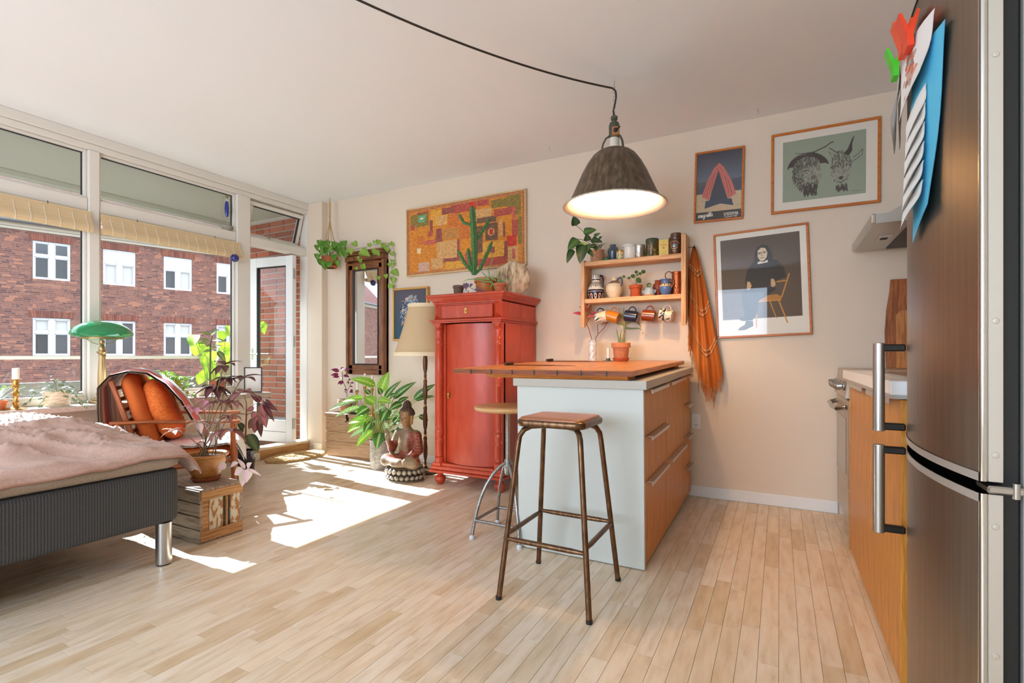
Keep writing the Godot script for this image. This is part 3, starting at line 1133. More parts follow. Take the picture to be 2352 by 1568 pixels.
	sheet.call("picture_card",0,0,[Vector2(-0.22,1.80),Vector2(-0.13,1.81),Vector2(-0.23,1.58),Vector2(-0.12,1.67)], mat("card_grey",rgb(222,214,208),0.7),0.02, "off-white card with small brown twig under the green clip", "card")
	for q in [[-0.005,1.78,rgb(238,74,22), "clip_magnet", "translucent orange clip magnet holding the greeting card on the fridge",0.020],[0.05,1.765,rgb(232,60,14), "clip_magnet", "second orange clip magnet above the greeting card on the fridge",0.024],[-0.20,1.815,rgb(76,200,40), "clip_magnet", "bright green clip magnet holding cards at the fridge edge",0.020]]:
		var m := MB.new()
		var bx: float = bow.call(q[0]) - 0.03
		m.xf = Transform3D(Basis.IDENTITY, Vector3(bx, q[1], q[0]))
		m.prism(PackedVector2Array([Vector2(-0.020,0.040),Vector2(-0.014,0.040),Vector2(0.0,0.0),Vector2(0.014,0.040),Vector2(0.020,0.040),Vector2(0.008,-0.015),Vector2(0.010,-0.04),Vector2(-0.004,-0.04),Vector2(-0.004,-0.015)]),-q[5], q[5])
		m.tube([Vector3(0, 0.002, -q[5] * 0.9), Vector3(0, 0.002, q[5] * 0.9)], 0.005, 8)
		solo(m, q[3], mat("clip_" + q[2].to_html(), q[2], 0.3), q[4], "clip", Vector3(0, 0, -1.55), 0.0, "clips on the fridge")

# sheet with two sides a little apart, from the one patch in m
func doubled(m: MB, t: float) -> ArrayMesh:
	var base := m.v.size()
	var tri0 := m.ix.size()
	for k in base:
		m.v.append(m.v[k] - m.n[k] * t)
		m.n.append(-m.n[k])
		m.c.append(m.c[k])
		m.u.append(m.u[k])
	for k in range(0, tri0, 3):
		m.ix.append_array(PackedInt32Array([m.ix[k] + base, m.ix[k + 2] + base, m.ix[k + 1] + base]))
	return m.mesh()

func disc(im: Image, p: Vector2, r: float, c: Color) -> void:
	var y := int(-r)
	while y <= r:
		var w := sqrt(maxf(r * r - y * y, 0.0))
		var rc := Rect2i(int(p.x - w), int(p.y) + y, int(2 * w) + 1, 1).intersection(Rect2i(0, 0, im.get_width(), im.get_height()))
		if rc.size.x > 0 and rc.size.y > 0:
			im.fill_rect(rc, c)
		y += 1

# filled polygon on an image, points in pixels
func polyfill(im: Image, pts: PackedVector2Array, c: Color) -> void:
	var lo := 1e9
	var hi := -1e9
	for p in pts:
		lo = minf(lo, p.y)
		hi = maxf(hi, p.y)
	for y in range(maxi(int(lo), 0), mini(int(hi) + 1, im.get_height())):
		var xs := []
		for i in pts.size():
			var a := pts[i]
			var b := pts[(i + 1) % pts.size()]
			if (a.y <= y + 0.5) != (b.y <= y + 0.5):
				xs.append(a.x + (y + 0.5 - a.y) / (b.y - a.y) * (b.x - a.x))
		xs.sort()
		for k in range(0, xs.size() - 1, 2):
			var x0 := clampi(int(round(xs[k])), 0, im.get_width())
			var x1 := clampi(int(round(xs[k + 1])), 0, im.get_width())
			if x1 > x0:
				im.fill_rect(Rect2i(x0, y, x1 - x0, 1), c)

func stroke(im: Image, pts: Array, w: float, c: Color) -> void:
	for i in pts.size() - 1:
		var a: Vector2 = pts[i]
		var b: Vector2 = pts[i + 1]
		var n := int(a.distance_to(b) / maxf(w * 0.4, 0.7)) + 1
		for k in n + 1:
			disc(im, a.lerp(b, float(k) / n), w / 2, c)

func build_units() -> void:
	var oak := wood("oak_front", rgb(178, 108, 32), rgb(212, 146, 60), 1, 0.38, 1.0)
	# base cabinet between fridge and oven
	var c := thing("base_cabinet", "oak veneer base cabinet with two tall doors beside the fridge", "cabinet", Vector3(0.325, 0, -1.87))
	boxpart(Vector3(0.02, 0.0, -1.27), Vector3(0.61, 0.875, 0.0), 0.0, "carcass", mat("carcass", rgb(196, 176, 150), 0.7), c)
	boxpart(Vector3(-0.004, 0.0, -1.27), Vector3(0.61, 0.875, -1.245), 0.002, "end_panel", oak, c)
	for d in [[-1.243, -0.612], [-0.609, -0.02]]:
		var dm := MB.new()
		dm.slab(Vector3(-0.002, 0.012, d[0]), Vector3(0.018, 0.868, d[1]), 0.002)
		var dn := part(dm, "door", oak, c)
		var hm := MB.new()
		hm.slab(Vector3(-0.024, 0.866, d[0] + 0.06), Vector3(0.016, 0.870, d[1] - 0.06), 0.001)
		hm.slab(Vector3(-0.024, 0.850, d[0] + 0.06), Vector3(-0.021, 0.868, d[1] - 0.06), 0.001)
		part(hm, "pull_strip", mat("aluminium", rgb(206, 202, 196), 0.32, 0.9), dn)
	# worktop with a sunk sink
	var w := thing("worktop", "thick white worktop with steel sink beside the fridge", "worktop", Vector3(0.295, 0.882, -1.87))
	boxpart(Vector3(0, 0, -1.295), Vector3(0.64, 0.043, 0.0), 0.003, "slab", mat("white_laminate", rgb(244, 243, 240), 0.25), w)
	var s := MB.new()
	s.slab(Vector3(0.08, 0.043, -0.95), Vector3(0.56, 0.049, -0.12), 0.003)
	part(s, "sink_rim", M.steel, w)
	var sb := MB.new()
	sb.slab(Vector3(0.13, 0.044, -0.56), Vector3(0.50, 0.0495, -0.18), 0.001)
	part(sb, "sink_bowl", mat("sink_dark", rgb(110, 108, 104), 0.35, 0.9), w)
	boxpart(Vector3(0.004, -0.011, -1.28), Vector3(0.6, 0.0, -0.002), 0.0, "support_rail", mat("grey_rail", rgb(178, 170, 160), 0.5), w)
	# cooker
	var o := thing("cooker", "free-standing steel cooker with control knobs between worktop and wall", "cooker", Vector3(0.325, 0, -3.17))
	boxpart(Vector3(0.02, 0.09, -0.60), Vector3(0.61, 0.90, 0.0), 0.004, "body", mat("cooker_steel", rgb(196, 184, 170), 0.4, 0.7), o)
	boxpart(Vector3(0.05, 0.0, -0.58), Vector3(0.6, 0.09, -0.02), 0.0, "plinth", M.black, o)
	var fm := MB.new()
	fm.prism(PackedVector2Array([Vector2(-0.018, 0.775), Vector2(0.02, 0.775), Vector2(0.02, 0.90), Vector2(0.012, 0.925), Vector2(0.0, 0.91)]), -0.60, 0.0)
	part(fm, "control_panel", M.cooker_steel, o)
	boxpart(Vector3(0.0, 0.90, -0.60), Vector3(0.61, 0.925, 0.0), 0.004, "hob", M.cooker_steel, o)
	for k in 5:
		var kn := MB.new()
		kn.xf = Transform3D(Basis(Vector3.BACK, PI / 2 + 0.08), Vector3(-0.016, 0.838, -0.52 + k * 0.105))
		kn.lathe([Vector2(0.026, 0.0), Vector2(0.026, 0.006), Vector2(0.019, 0.010), Vector2(0.017, 0.034), Vector2(0.012, 0.038), Vector2(0.0, 0.038)], 16)
		kn.box(Vector3(0, 0.026, 0), Vector3(0.042, 0.026, 0.010), 0.004)
		part(kn, "knob", M.steel, o)
	var od := MB.new()
	od.slab(Vector3(-0.006, 0.30, -0.595), Vector3(0.02, 0.765, -0.005), 0.004)
	var odn := part(od, "oven_door", M.cooker_steel, o)
	boxpart(Vector3(-0.009, 0.36, -0.52), Vector3(-0.004, 0.66, -0.08), 0.001, "oven_glass", mat("oven_glass", rgb(120, 110, 100), 0.12), odn)
	var oh := MB.new()
	oh.tube([Vector3(-0.01,0.725,-0.55),Vector3(-0.05,0.715,-0.53),Vector3(-0.055,0.71,-0.30),Vector3(-0.05,0.715,-0.07),Vector3(-0.01,0.725,-0.05)],0.013,10)
	part(oh, "handle", M.steel, odn)
	boxpart(Vector3(-0.004, 0.10, -0.595), Vector3(0.02, 0.292, -0.005), 0.004, "drawer", M.cooker_steel, o)
	# extractor hood over the cooker
	var h := thing("range_hood", "slanted steel extractor hood above the cooker", "hood", Vector3(0.0, 1.64, -3.72))
	var hm2 := MB.new()
	hm2.prism(PackedVector2Array([Vector2(0.402,0.0),Vector2(0.94,0.0),Vector2(0.94,0.42),Vector2(0.80,0.42),Vector2(0.70,0.18),Vector2(0.46,0.045),Vector2(0.402,0.045)]),0.0,0.745)
	part(hm2, "canopy", mat("hood_steel", rgb(186, 180, 172), 0.34, 0.85), h)
	boxpart(Vector3(0.394, -0.002, -0.003), Vector3(0.412, 0.046, 0.748), 0.004, "front_bar", M.steel, h)
	boxpart(Vector3(0.56, -0.006, 0.03), Vector3(0.92, 0.001, 0.715), 0.001, "grease_filter", mat("filter_dark", rgb(60, 54, 48), 0.5, 0.6), h)
	boxpart(Vector3(0.47, -0.005, 0.30), Vector3(0.53, 0.0, 0.42), 0.001, "switch_panel", mat("switch_grey", rgb(212, 206, 198), 0.4), h)
	boxpart(Vector3(0.484, -0.008, 0.335), Vector3(0.516, -0.004, 0.385), 0.001, "switch", M.gasket, h)
	# cutting boards leaning on the wall
	var b := MB.new()
	b.xf = Transform3D(Basis(Vector3.RIGHT, -0.05), Vector3(0, 0, 0))
	b.prism(PackedVector2Array([Vector2(-0.06,0),Vector2(0.16,0),Vector2(0.16,0.33),Vector2(0.11,0.40),Vector2(0.08,0.45),Vector2(0.08,0.535),Vector2(-0.035,0.535),Vector2(-0.04,0.46),Vector2(-0.055,0.36),Vector2(-0.065,0.22)]),0.0,0.022)
	solo(b, "cutting_board", wood("board_wood",rgb(120,62,24),rgb(178,104,48),1,0.5), "tall brown wooden cutting board leaning against the wall by the cooker", "cutting board",Vector3(0.63,0.926,-3.765))
	var b2 := MB.new()
	b2.xf = Transform3D(Basis(Vector3.RIGHT, -0.07), Vector3(0, 0, 0))
	var pl := PackedVector2Array()
	for q in [[-0.05, 0.0], [0.14, 0.0], [0.14, 0.31], [0.12, 0.345], [-0.02, 0.345], [-0.045, 0.32]]:
		pl.append(Vector2(q[0], q[1]))
	b2.prism(pl, 0.0, 0.018)
	solo(b2, "cutting_board", wood("board_wood_b",rgb(150,88,40),rgb(200,132,70),1,0.5), "smaller honey coloured cutting board in front of the tall one", "cutting board",Vector3(0.66,0.926,-3.728))

func build_island() -> void:
	var tilt := deg_to_rad(1.5)
	var oak := wood("oak_island", rgb(178, 108, 32), rgb(212, 146, 60), 1, 0.38)
	var isl := thing("kitchen_island", "kitchen island with pale grey end panel and oak drawer fronts", "island", Vector3(-0.8805, 0, -2.36))
	isl.rotation.x = tilt
	boxpart(Vector3(-0.3275, 0.004, -0.022), Vector3(0.3275, 0.845, 0.0), 0.0015, "end_panel", mat("grey_panel", rgb(206, 208, 200), 0.35), isl)
	boxpart(Vector3(-0.32, 0.03, -1.38), Vector3(0.300, 0.845, -0.022), 0.0, "carcass", M.grey_panel, isl)
	boxpart(Vector3(-0.3435, 0.845, -1.39), Vector3(0.345, 0.885, 0.015), 0.0015, "top_slab", mat("pale_slab", rgb(186, 178, 164), 0.4), isl)
	var al := mat("aluminium", rgb(206, 202, 196), 0.32, 0.9)
	var cols := [[-0.024, -0.525, [0.012, 0.405, 0.620, 0.842]], [-0.528, -1.115, [0.012, 0.405, 0.842]], [-1.118, -1.38, [0.012, 0.225, 0.432, 0.645, 0.842]]]
	for c in cols:
		var ys: Array = c[2]
		for k in ys.size() - 1:
			var m := MB.new()
			m.slab(Vector3(0.302, ys[k] + 0.0015, c[1] + 0.0015), Vector3(0.3245, ys[k + 1] - 0.0015, c[0] - 0.0015), 0.0012)
			var d := part(m, "drawer", oak, isl)
			var h := MB.new()
			var za: float = c[0] - 0.05
			var zb: float = c[1] + 0.03
			h.slab(Vector3(0.318, ys[k + 1] - 0.006, zb), Vector3(0.352, ys[k + 1] - 0.003, za), 0.0008)
			h.slab(Vector3(0.349, ys[k + 1] - 0.022, zb), Vector3(0.352, ys[k + 1] - 0.003, za), 0.0008)
			part(h, "pull_strip", al, d)
	# the top: an old plank door laid on two battens
	var top := thing("plank_tabletop", "reclaimed orange plank door with iron hinges laid on the island as tabletop", "tabletop", Vector3(-0.8805, 0, -2.36))
	top.rotation.x = tilt
	var pine := wood("old_pine", rgb(172, 98, 46), rgb(220, 150, 86), 2, 0.32, 1.0)
	var endw := wood("old_pine_end", rgb(104, 50, 24), rgb(150, 80, 42), 0, 0.6)
	var x := -0.715
	for k in 8:
		var wd := 0.1255
		var m := MB.new()
		var tail := 0.03 if k == 0 else 0.0
		m.slab(Vector3(x, 0.905, -1.395 + 0.01 * (k % 2)), Vector3(x + wd - 0.0025, 0.931, 0.03 - tail * 0.3), 0.002)
		var b := part(m, "board", pine, top)
		# end grain with tongue and groove
		var e := MB.new()
		e.slab(Vector3(x + 0.001, 0.9065, 0.030 - tail * 0.3), Vector3(x + wd - 0.0035, 0.9295, 0.0308 - tail * 0.3))
		part(e, "end_grain", endw, b)
		if k < 7:
			var g := MB.new()
			g.slab(Vector3(x + wd - 0.004, 0.9035, 0.026), Vector3(x + wd - 0.0005, 0.931, 0.0312))
			g.box(Vector3(x + wd + 0.003, 0.917, 0.0312), Vector3(0.008, 0.007, 0.0016))
			part(g, "groove", M.black, b)
		x += wd
	for z in [-0.06, -1.25]:
		var bt := MB.new()
		bt.xf = Transform3D(Basis(Vector3.UP, PI / 2), Vector3(0, 0, z))
		bt.prism(PackedVector2Array([Vector2(-0.07, 0.886), Vector2(0.05, 0.886), Vector2(0.07, 0.905), Vector2(-0.09, 0.905)]), -0.50, 0.26)
		part(bt, "batten", wood("batten_wood", rgb(150, 78, 28), rgb(206, 128, 56), 0, 0.6), top)
	for z in [-0.42, -1.05]:
		var hs := MB.new()
		hs.slab(Vector3(-0.60, 0.931, z - 0.02), Vector3(-0.30, 0.935, z + 0.02), 0.001)
		hs.prism(PackedVector2Array([Vector2(-0.30, 0.931), Vector2(-0.30, 0.934), Vector2(-0.16, 0.932), Vector2(-0.16, 0.931)]), z - 0.012, z + 0.012)
		hs.tube([Vector3(-0.60, 0.942, z - 0.045), Vector3(-0.60, 0.942, z + 0.045)], 0.011, 10)
		part(hs, "strap_hinge", mat("old_iron", rgb(84, 52, 38), 0.6, 0.6), top)

func build_stools() -> void:
	# square stool
	var s := thing("bar_stool", "square bar stool with bronze tube legs and plywood seat before the island", "stool", Vector3(-0.828, 0, -2.008))
	var bronze := mat("bronze", Color.WHITE,0.34,0.85, {"tex": ntex("bronzet",61,0.03,[[0.0,rgb(82,58,40)],[0.5,rgb(112,82,58)],[1.0,rgb(142,108,78)]], {"oct": 3}), "tri": Vector3(3,1,3)})
	var feet := [Vector3(-0.192, 0, 0.198), Vector3(0.2, 0, 0.205), Vector3(-0.200, 0, -0.208), Vector3(0.193, 0, -0.200)]
	for p in feet:
		var sx := signf(p.x)
		var sz := signf(p.z)
		var top := Vector3(sx * 0.138, 0.63, sz * 0.128)
		var path := [p]
		path.append(p.lerp(top, 0.5))
		path.append(top)
		path.append(Vector3(sx * 0.134, 0.665, sz * 0.122))
		path.append(Vector3(sx * 0.122, 0.690, sz * 0.106))
		path.append(Vector3(sx * 0.100, 0.703, sz * 0.084))
		path.append(Vector3(sx * 0.03, 0.706, sz * 0.03))
		var m := MB.new()
		m.tube(path, 0.0115, 12)
		var l := part(m, "leg", bronze, s)
		var f := MB.new()
		f.tube([Vector3(p.x, 0.0, p.z), Vector3(p.x, 0.014, p.z)], 0.0128, 12)
		part(f, "foot_cap", M.black, l)
	var at := func(i: int, y: float) -> Vector3:
		var p: Vector3 = feet[i]
		return p.lerp(Vector3(signf(p.x) * 0.138, 0.63, signf(p.z) * 0.128), y / 0.63)
	for q in [[0, 1, 0.245], [2, 3, 0.268], [0, 2, 0.262], [1, 3, 0.262]]:
		var a: Vector3 = at.call(q[0], q[2])
		var b: Vector3 = at.call(q[1], q[2])
		var m := MB.new()
		m.tube([a, a.lerp(b,0.08), a.lerp(b,0.17), a.lerp(b,0.5), a.lerp(b,0.83), a.lerp(b,0.92), b],[0.008,0.0085,0.0105,0.0105,0.0105,0.0085,0.008],10)
		part(m, "stretcher", bronze, s)
	var rr := func(h: float, r: float, y: float, inset: float) -> Array:
		var row := []
		for k in 40:
			var a := TAU * k / 40.0
			var q := k / 10
			var ce := Vector2([1, -1, -1, 1][q], [1, 1, -1, -1][q]) * (h - r)
			row.append(Vector3(ce.x + cos(a) * (r - inset), y, (ce.y + sin(a) * (r - inset)) * 0.93))
		return row
	var fr := MB.new()
	fr.grid([rr.call(0.150,0.045,0.706,0.012),rr.call(0.150,0.045,0.708,0.003),rr.call(0.150,0.045,0.716,-0.002),rr.call(0.150,0.045,0.728,-0.002),rr.call(0.150,0.045,0.735,0.004),rr.call(0.150,0.045,0.735,0.014)], true, true)
	part(fr, "seat_rim", bronze, s)
	var st := MB.new()
	var o := []
	for k in 40:
		o.append(Vector3(0, 0.745, 0))
	st.grid([rr.call(0.150,0.045,0.728,0.010),rr.call(0.150,0.045,0.740,0.010),rr.call(0.150,0.045,0.744,0.014),rr.call(0.150,0.045,0.745,0.022),rr.call(0.08,0.03,0.745,0.0), o], true, true)
	part(st, "seat", wood("seat_wood", rgb(126, 66, 30), rgb(186, 112, 58), 0, 0.35), s)
	# screw stool
	var w := thing("screw_stool", "round wooden stool on a steel screw with curved legs behind the island corner", "stool", Vector3(-1.342, 0, -2.482))
	var iron := mat("zinc_steel", Color.WHITE,0.36,0.9, {"tex": ntex("zinct",62,0.03,[[0.0,rgb(130,128,124)],[1.0,rgb(186,184,180)]], {"oct": 3}), "tri": Vector3(3,3,3)})
	var se := MB.new()
	se.lathe([Vector2(0,0.694),Vector2(0.16,0.694),Vector2(0.180,0.700),Vector2(0.187,0.709),Vector2(0.184,0.718),Vector2(0.172,0.723),Vector2(0.1,0.721),Vector2(0,0.719)],48)
	part(se, "seat", wood("stool_wood", rgb(196, 142, 86), rgb(226, 178, 122), 0, 0.45), w)
	var sc := MB.new()
	var prof := [Vector2(0, 0.36)]
	var y := 0.36
	while y < 0.69:
		prof.append(Vector2(0.011, y))
		prof.append(Vector2(0.0145, y + 0.0028))
		y += 0.0056
	prof.append(Vector2(0.011, 0.694))
	sc.lathe(prof, 14, Vector3.ZERO, 0.2)
	part(sc, "screw", M.chrome, w)
	var hb := MB.new()
	hb.lathe([Vector2(0, 0.335), Vector2(0.013, 0.335), Vector2(0.016, 0.345), Vector2(0.019, 0.40), Vector2(0.017, 0.425), Vector2(0.0, 0.425)], 16)
	part(hb, "hub", iron, w)
	var leg_pts := []
	for p in [Vector3(-0.144, 0, 0.144), Vector3(0.150, 0, 0.150), Vector3(-0.148, 0, -0.146), Vector3(0.148, 0, -0.148)]:
		var d := Vector3(p.x, 0, p.z)
		var path := []
		for q in [[0.06, 0.405], [0.22, 0.385], [0.42, 0.345], [0.60, 0.29], [0.75, 0.225], [0.86, 0.155], [0.94, 0.08], [1.0, 0.012]]:
			path.append(d * q[0] + Vector3(0, q[1], 0))
		var m := MB.new()
		m.tube(path, [0.009, 0.009, 0.009, 0.009, 0.0092, 0.0095, 0.0095, 0.0095], 10)
		var l := part(m, "leg", iron, w)
		var f := MB.new()
		f.lathe([Vector2(0, 0), Vector2(0.014, 0), Vector2(0.015, 0.012), Vector2(0.011, 0.022), Vector2(0.0, 0.022)], 12, d)
		part(f, "foot_cap", mat("clear_cap", rgb(210, 212, 214), 0.2), l)
		leg_pts.append(d * 0.925 + Vector3(0, 0.10, 0))
	for q in [[0, 1], [1, 3], [3, 2], [2, 0]]:
		var m := MB.new()
		m.tube([leg_pts[q[0]], leg_pts[q[1]]], 0.0085, 10)
		part(m, "stretcher", iron, w)

func build_socket() -> void:
	var s := thing("wall_socket", "white double wall socket with switch beside the island", "socket", onz(1599, 967, BZ))
	s.position.z = BZ
	boxpart(Vector3(-0.032, -0.055, 0), Vector3(0.032, 0.055, 0.010), 0.003, "plate", mat("socket_white", rgb(236, 232, 224), 0.4), s)
	boxpart(Vector3(-0.010, 0.004, 0.008), Vector3(0.010, 0.034, 0.016), 0.002, "rocker", M.socket_white, s)
	boxpart(Vector3(-0.022, -0.046, 0.008), Vector3(0.022, -0.004, 0.0115), 0.002, "outlet", M.socket_white, s)
	var h := MB.new()
	for q in [[-0.010, -0.022], [0.010, -0.022], [0.0, -0.033]]:
		h.xf = Transform3D(Basis(Vector3.RIGHT, PI / 2), Vector3(q[0], q[1], 0.0112))
		h.lathe([Vector2(0.0035, 0.0), Vector2(0.003, 0.001), Vector2(0, 0.001)], 10)
	part(h, "pin_hole", M.black, s)

# ================================================================ along the picture wall
func build_wardrobe() -> void:
	var rt := ntex("redt",71,0.012,[[0.0,rgb(172,58,34)],[0.45,rgb(186,66,38)],[0.8,rgb(190,72,44)],[0.93,rgb(196,84,54)],[1.0,rgb(206,106,76)]], {"oct": 5, "warp": 8.0})
	var red := mat("red_paint", Color.WHITE, 0.34, 0.0, {"tex": rt, "tri": Vector3(2.2, 0.55, 2.2), "spec": 0.5})
	var w := thing("red_cupboard", "tall red painted cupboard with bowed door and turned columns", "cupboard", Vector3(-2.083, 0, -3.20))
	var hw := 0.3025
	var dp := -0.575
	for p in [Vector3(-0.262, 0, -0.03), Vector3(0.275, 0, -0.03), Vector3(-0.26, 0, -0.52), Vector3(0.27, 0, -0.52)]:
		var m := MB.new()
		m.lathe([Vector2(0,0),Vector2(0.022,0.0),Vector2(0.026,0.012),Vector2(0.042,0.032),Vector2(0.045,0.048),Vector2(0.036,0.064),Vector2(0.022,0.073),Vector2(0.024,0.080),Vector2(0.036,0.090),Vector2(0.038,0.10),Vector2(0,0.10)],24, p)
		part(m, "bun_foot", red, w)
	var b := MB.new()
	b.slab(Vector3(-hw - 0.03, 0.10, dp), Vector3(hw + 0.03, 0.118, 0.035), 0.005)
	b.slab(Vector3(-hw - 0.018, 0.118, dp), Vector3(hw + 0.018, 0.150, 0.022), 0.008)
	b.slab(Vector3(-hw, 0.150, dp), Vector3(hw, 0.172, 0.008), 0.004)
	part(b, "plinth", red, w)
	# carcass: sides of two boards, back, shelf
	for s in [-1.0, 1.0]:
		for q in [[-0.013, -0.30], [-0.303, dp]]:
			boxpart(Vector3(s * hw, 0.172, q[0]), Vector3(s * (hw - 0.018), 1.41, q[1]), 0.0015, "side_board", red, w)
	boxpart(Vector3(-hw + 0.018, 0.172, dp + 0.012), Vector3(hw - 0.018, 1.41, dp), 0.0, "back_panel", red, w)
	boxpart(Vector3(-hw, 0.172, -0.06), Vector3(-0.215, 1.25, -0.035), 0.003, "stile", red, w)
	boxpart(Vector3(0.222, 0.172, -0.06), Vector3(hw, 1.25, -0.035), 0.003, "stile", red, w)
	# bowed door
	var d := MB.new()
	var rows := []
	for y in [0.176, 0.20, 0.7, 1.22, 1.243]:
		var row := []
		for j in 25:
			var t := j / 24.0 * 2.0 - 1.0
			row.append(Vector3(0.004 + t * 0.222, y, -0.052 + 0.062 * (1.0 - t * t)))
		rows.append(row)
	d.grid(rows, false, true)
	var door := part(d, "door", red, w)
	if d.n[10].z < 0:
		for k in d.n.size():
			d.n[k] = -d.n[k]
		for k in range(0, d.ix.size(), 3):
			var s := d.ix[k + 1]
			d.ix[k + 1] = d.ix[k + 2]
			d.ix[k + 2] = s
		door.mesh = d.mesh()
	var lk := MB.new()
	lk.slab(Vector3(-0.189, 0.672, -0.026), Vector3(-0.169, 0.716, -0.016), 0.003)
	lk.box(Vector3(-0.179, 0.690, -0.014), Vector3(0.008, 0.016, 0.008), 0.002)
	part(lk, "lock_plate", M.brass, door)
	# columns
	for x in [-0.262, 0.268]:
		var m := MB.new()
		var r := 0.027
		var pr := [Vector2(0,0.172),Vector2(0.034,0.172),Vector2(0.034,0.21),Vector2(0.024,0.216),Vector2(0.030,0.228),Vector2(0.024,0.238),Vector2(r,0.25),Vector2(r,0.335),Vector2(0.031,0.342),Vector2(0.031,0.35),Vector2(0.024,0.358),Vector2(0.022,0.368),Vector2(0.030,0.395),Vector2(0.032,0.412),Vector2(0.026,0.430),Vector2(0.032,0.438),Vector2(0.026,0.446),Vector2(r,0.46)]
		for k in 5:
			pr.append_array([Vector2(r, 0.775 + k * 0.012), Vector2(r + 0.003, 0.779 + k * 0.012), Vector2(r, 0.783 + k * 0.012)])
		pr.append_array([Vector2(r,1.08),Vector2(0.031,1.085),Vector2(r,1.092),Vector2(r,1.12),Vector2(0.031,1.126),Vector2(r,1.132),Vector2(0.023,1.16),Vector2(0.032,1.185),Vector2(0.026,1.20),Vector2(0.033,1.206),Vector2(0.027,1.213),Vector2(0.033,1.219),Vector2(0.033,1.235),Vector2(0,1.235)])
		m.lathe(pr, 24, Vector3(x, 0, -0.018), 0.6)
		part(m, "column", red, w)
		boxpart(Vector3(x - 0.036, 1.235, -0.055), Vector3(x + 0.036, 1.252, 0.02), 0.003, "capital", red, w)
		boxpart(Vector3(x - 0.038, 0.150, -0.055), Vector3(x + 0.038, 0.174, 0.022), 0.003, "column_base", red, w)
	# ledge
	var l := MB.new()
	l.slab(Vector3(-hw - 0.012, 1.252, dp), Vector3(hw + 0.012, 1.264, 0.022), 0.003)
	l.slab(Vector3(-hw - 0.022, 1.264, dp), Vector3(hw + 0.022, 1.278, 0.034), 0.004)
	part(l, "ledge", red, w)
	# drawer case
	boxpart(Vector3(-hw + 0.004, 1.279, dp + 0.014), Vector3(hw - 0.004, 1.409, -0.012), 0.0, "drawer_case", red, w)
	var dr := MB.new()
	dr.slab(Vector3(-0.226, 1.284, -0.012), Vector3(0.232, 1.386, 0.008), 0.006)
	var drn := part(dr, "drawer", red, w)
	var lk2 := MB.new()
	lk2.slab(Vector3(-0.012, 1.318, 0.008), Vector3(0.012, 1.362, 0.012), 0.003)
	lk2.box(Vector3(0.0, 1.338, 0.014), Vector3(0.009, 0.018, 0.008), 0.002)
	part(lk2, "lock_plate", M.brass, drn)
	for x in [-0.266, 0.269]:
		var m := MB.new()
		var a := 0.036
		var c := [Vector3(x - a, 1.282, -0.01), Vector3(x + a, 1.282, -0.01), Vector3(x + a, 1.41, -0.01), Vector3(x - a, 1.41, -0.01)]
		var p0 := Vector3(x, 1.325, 0.022)
		var p1 := Vector3(x, 1.367, 0.022)
		m.face([c[0], c[1], p0], Vector3(0, -1, 1))
		m.face([c[1], c[2], p1, p0], Vector3(1, 0, 1))
		m.face([c[2], c[3], p1], Vector3(0, 1, 1))
		m.face([c[3], c[0], p0, p1], Vector3(-1, 0, 1))
		part(m, "cut_block", red, w)
	# cornice
	var c2 := MB.new()
	var prof := [[0.0, 1.410], [0.008, 1.414], [0.012, 1.422], [0.022, 1.430], [0.034, 1.440], [0.038, 1.448], [0.046, 1.452], [0.046, 1.463], [0.040, 1.468]]
	for i in prof.size() - 1:
		var o0: float = prof[i][0]
		var o1: float = prof[i + 1][0]
		var y0: float = prof[i][1]
		var y1: float = prof[i + 1][1]
		c2.face([Vector3(-hw - o0, y0, o0), Vector3(hw + o0, y0, o0), Vector3(hw + o1, y1, o1), Vector3(-hw - o1, y1, o1)], Vector3(0, 0, 1))
		c2.face([Vector3(hw + o0, y0, o0), Vector3(hw + o0, y0, dp), Vector3(hw + o1, y1, dp), Vector3(hw + o1, y1, o1)], Vector3(1, 0, 0))
		c2.face([Vector3(-hw - o0, y0, o0), Vector3(-hw - o0, y0, dp), Vector3(-hw - o1, y1, dp), Vector3(-hw - o1, y1, o1)], Vector3(-1, 0, 0))
	c2.slab(Vector3(-hw - 0.040, 1.463, dp), Vector3(hw + 0.040, 1.470, 0.040), 0.002)
	c2.slab(Vector3(-hw, 1.400, dp), Vector3(hw, 1.412, 0.0))
	part(c2, "cornice", red, w)

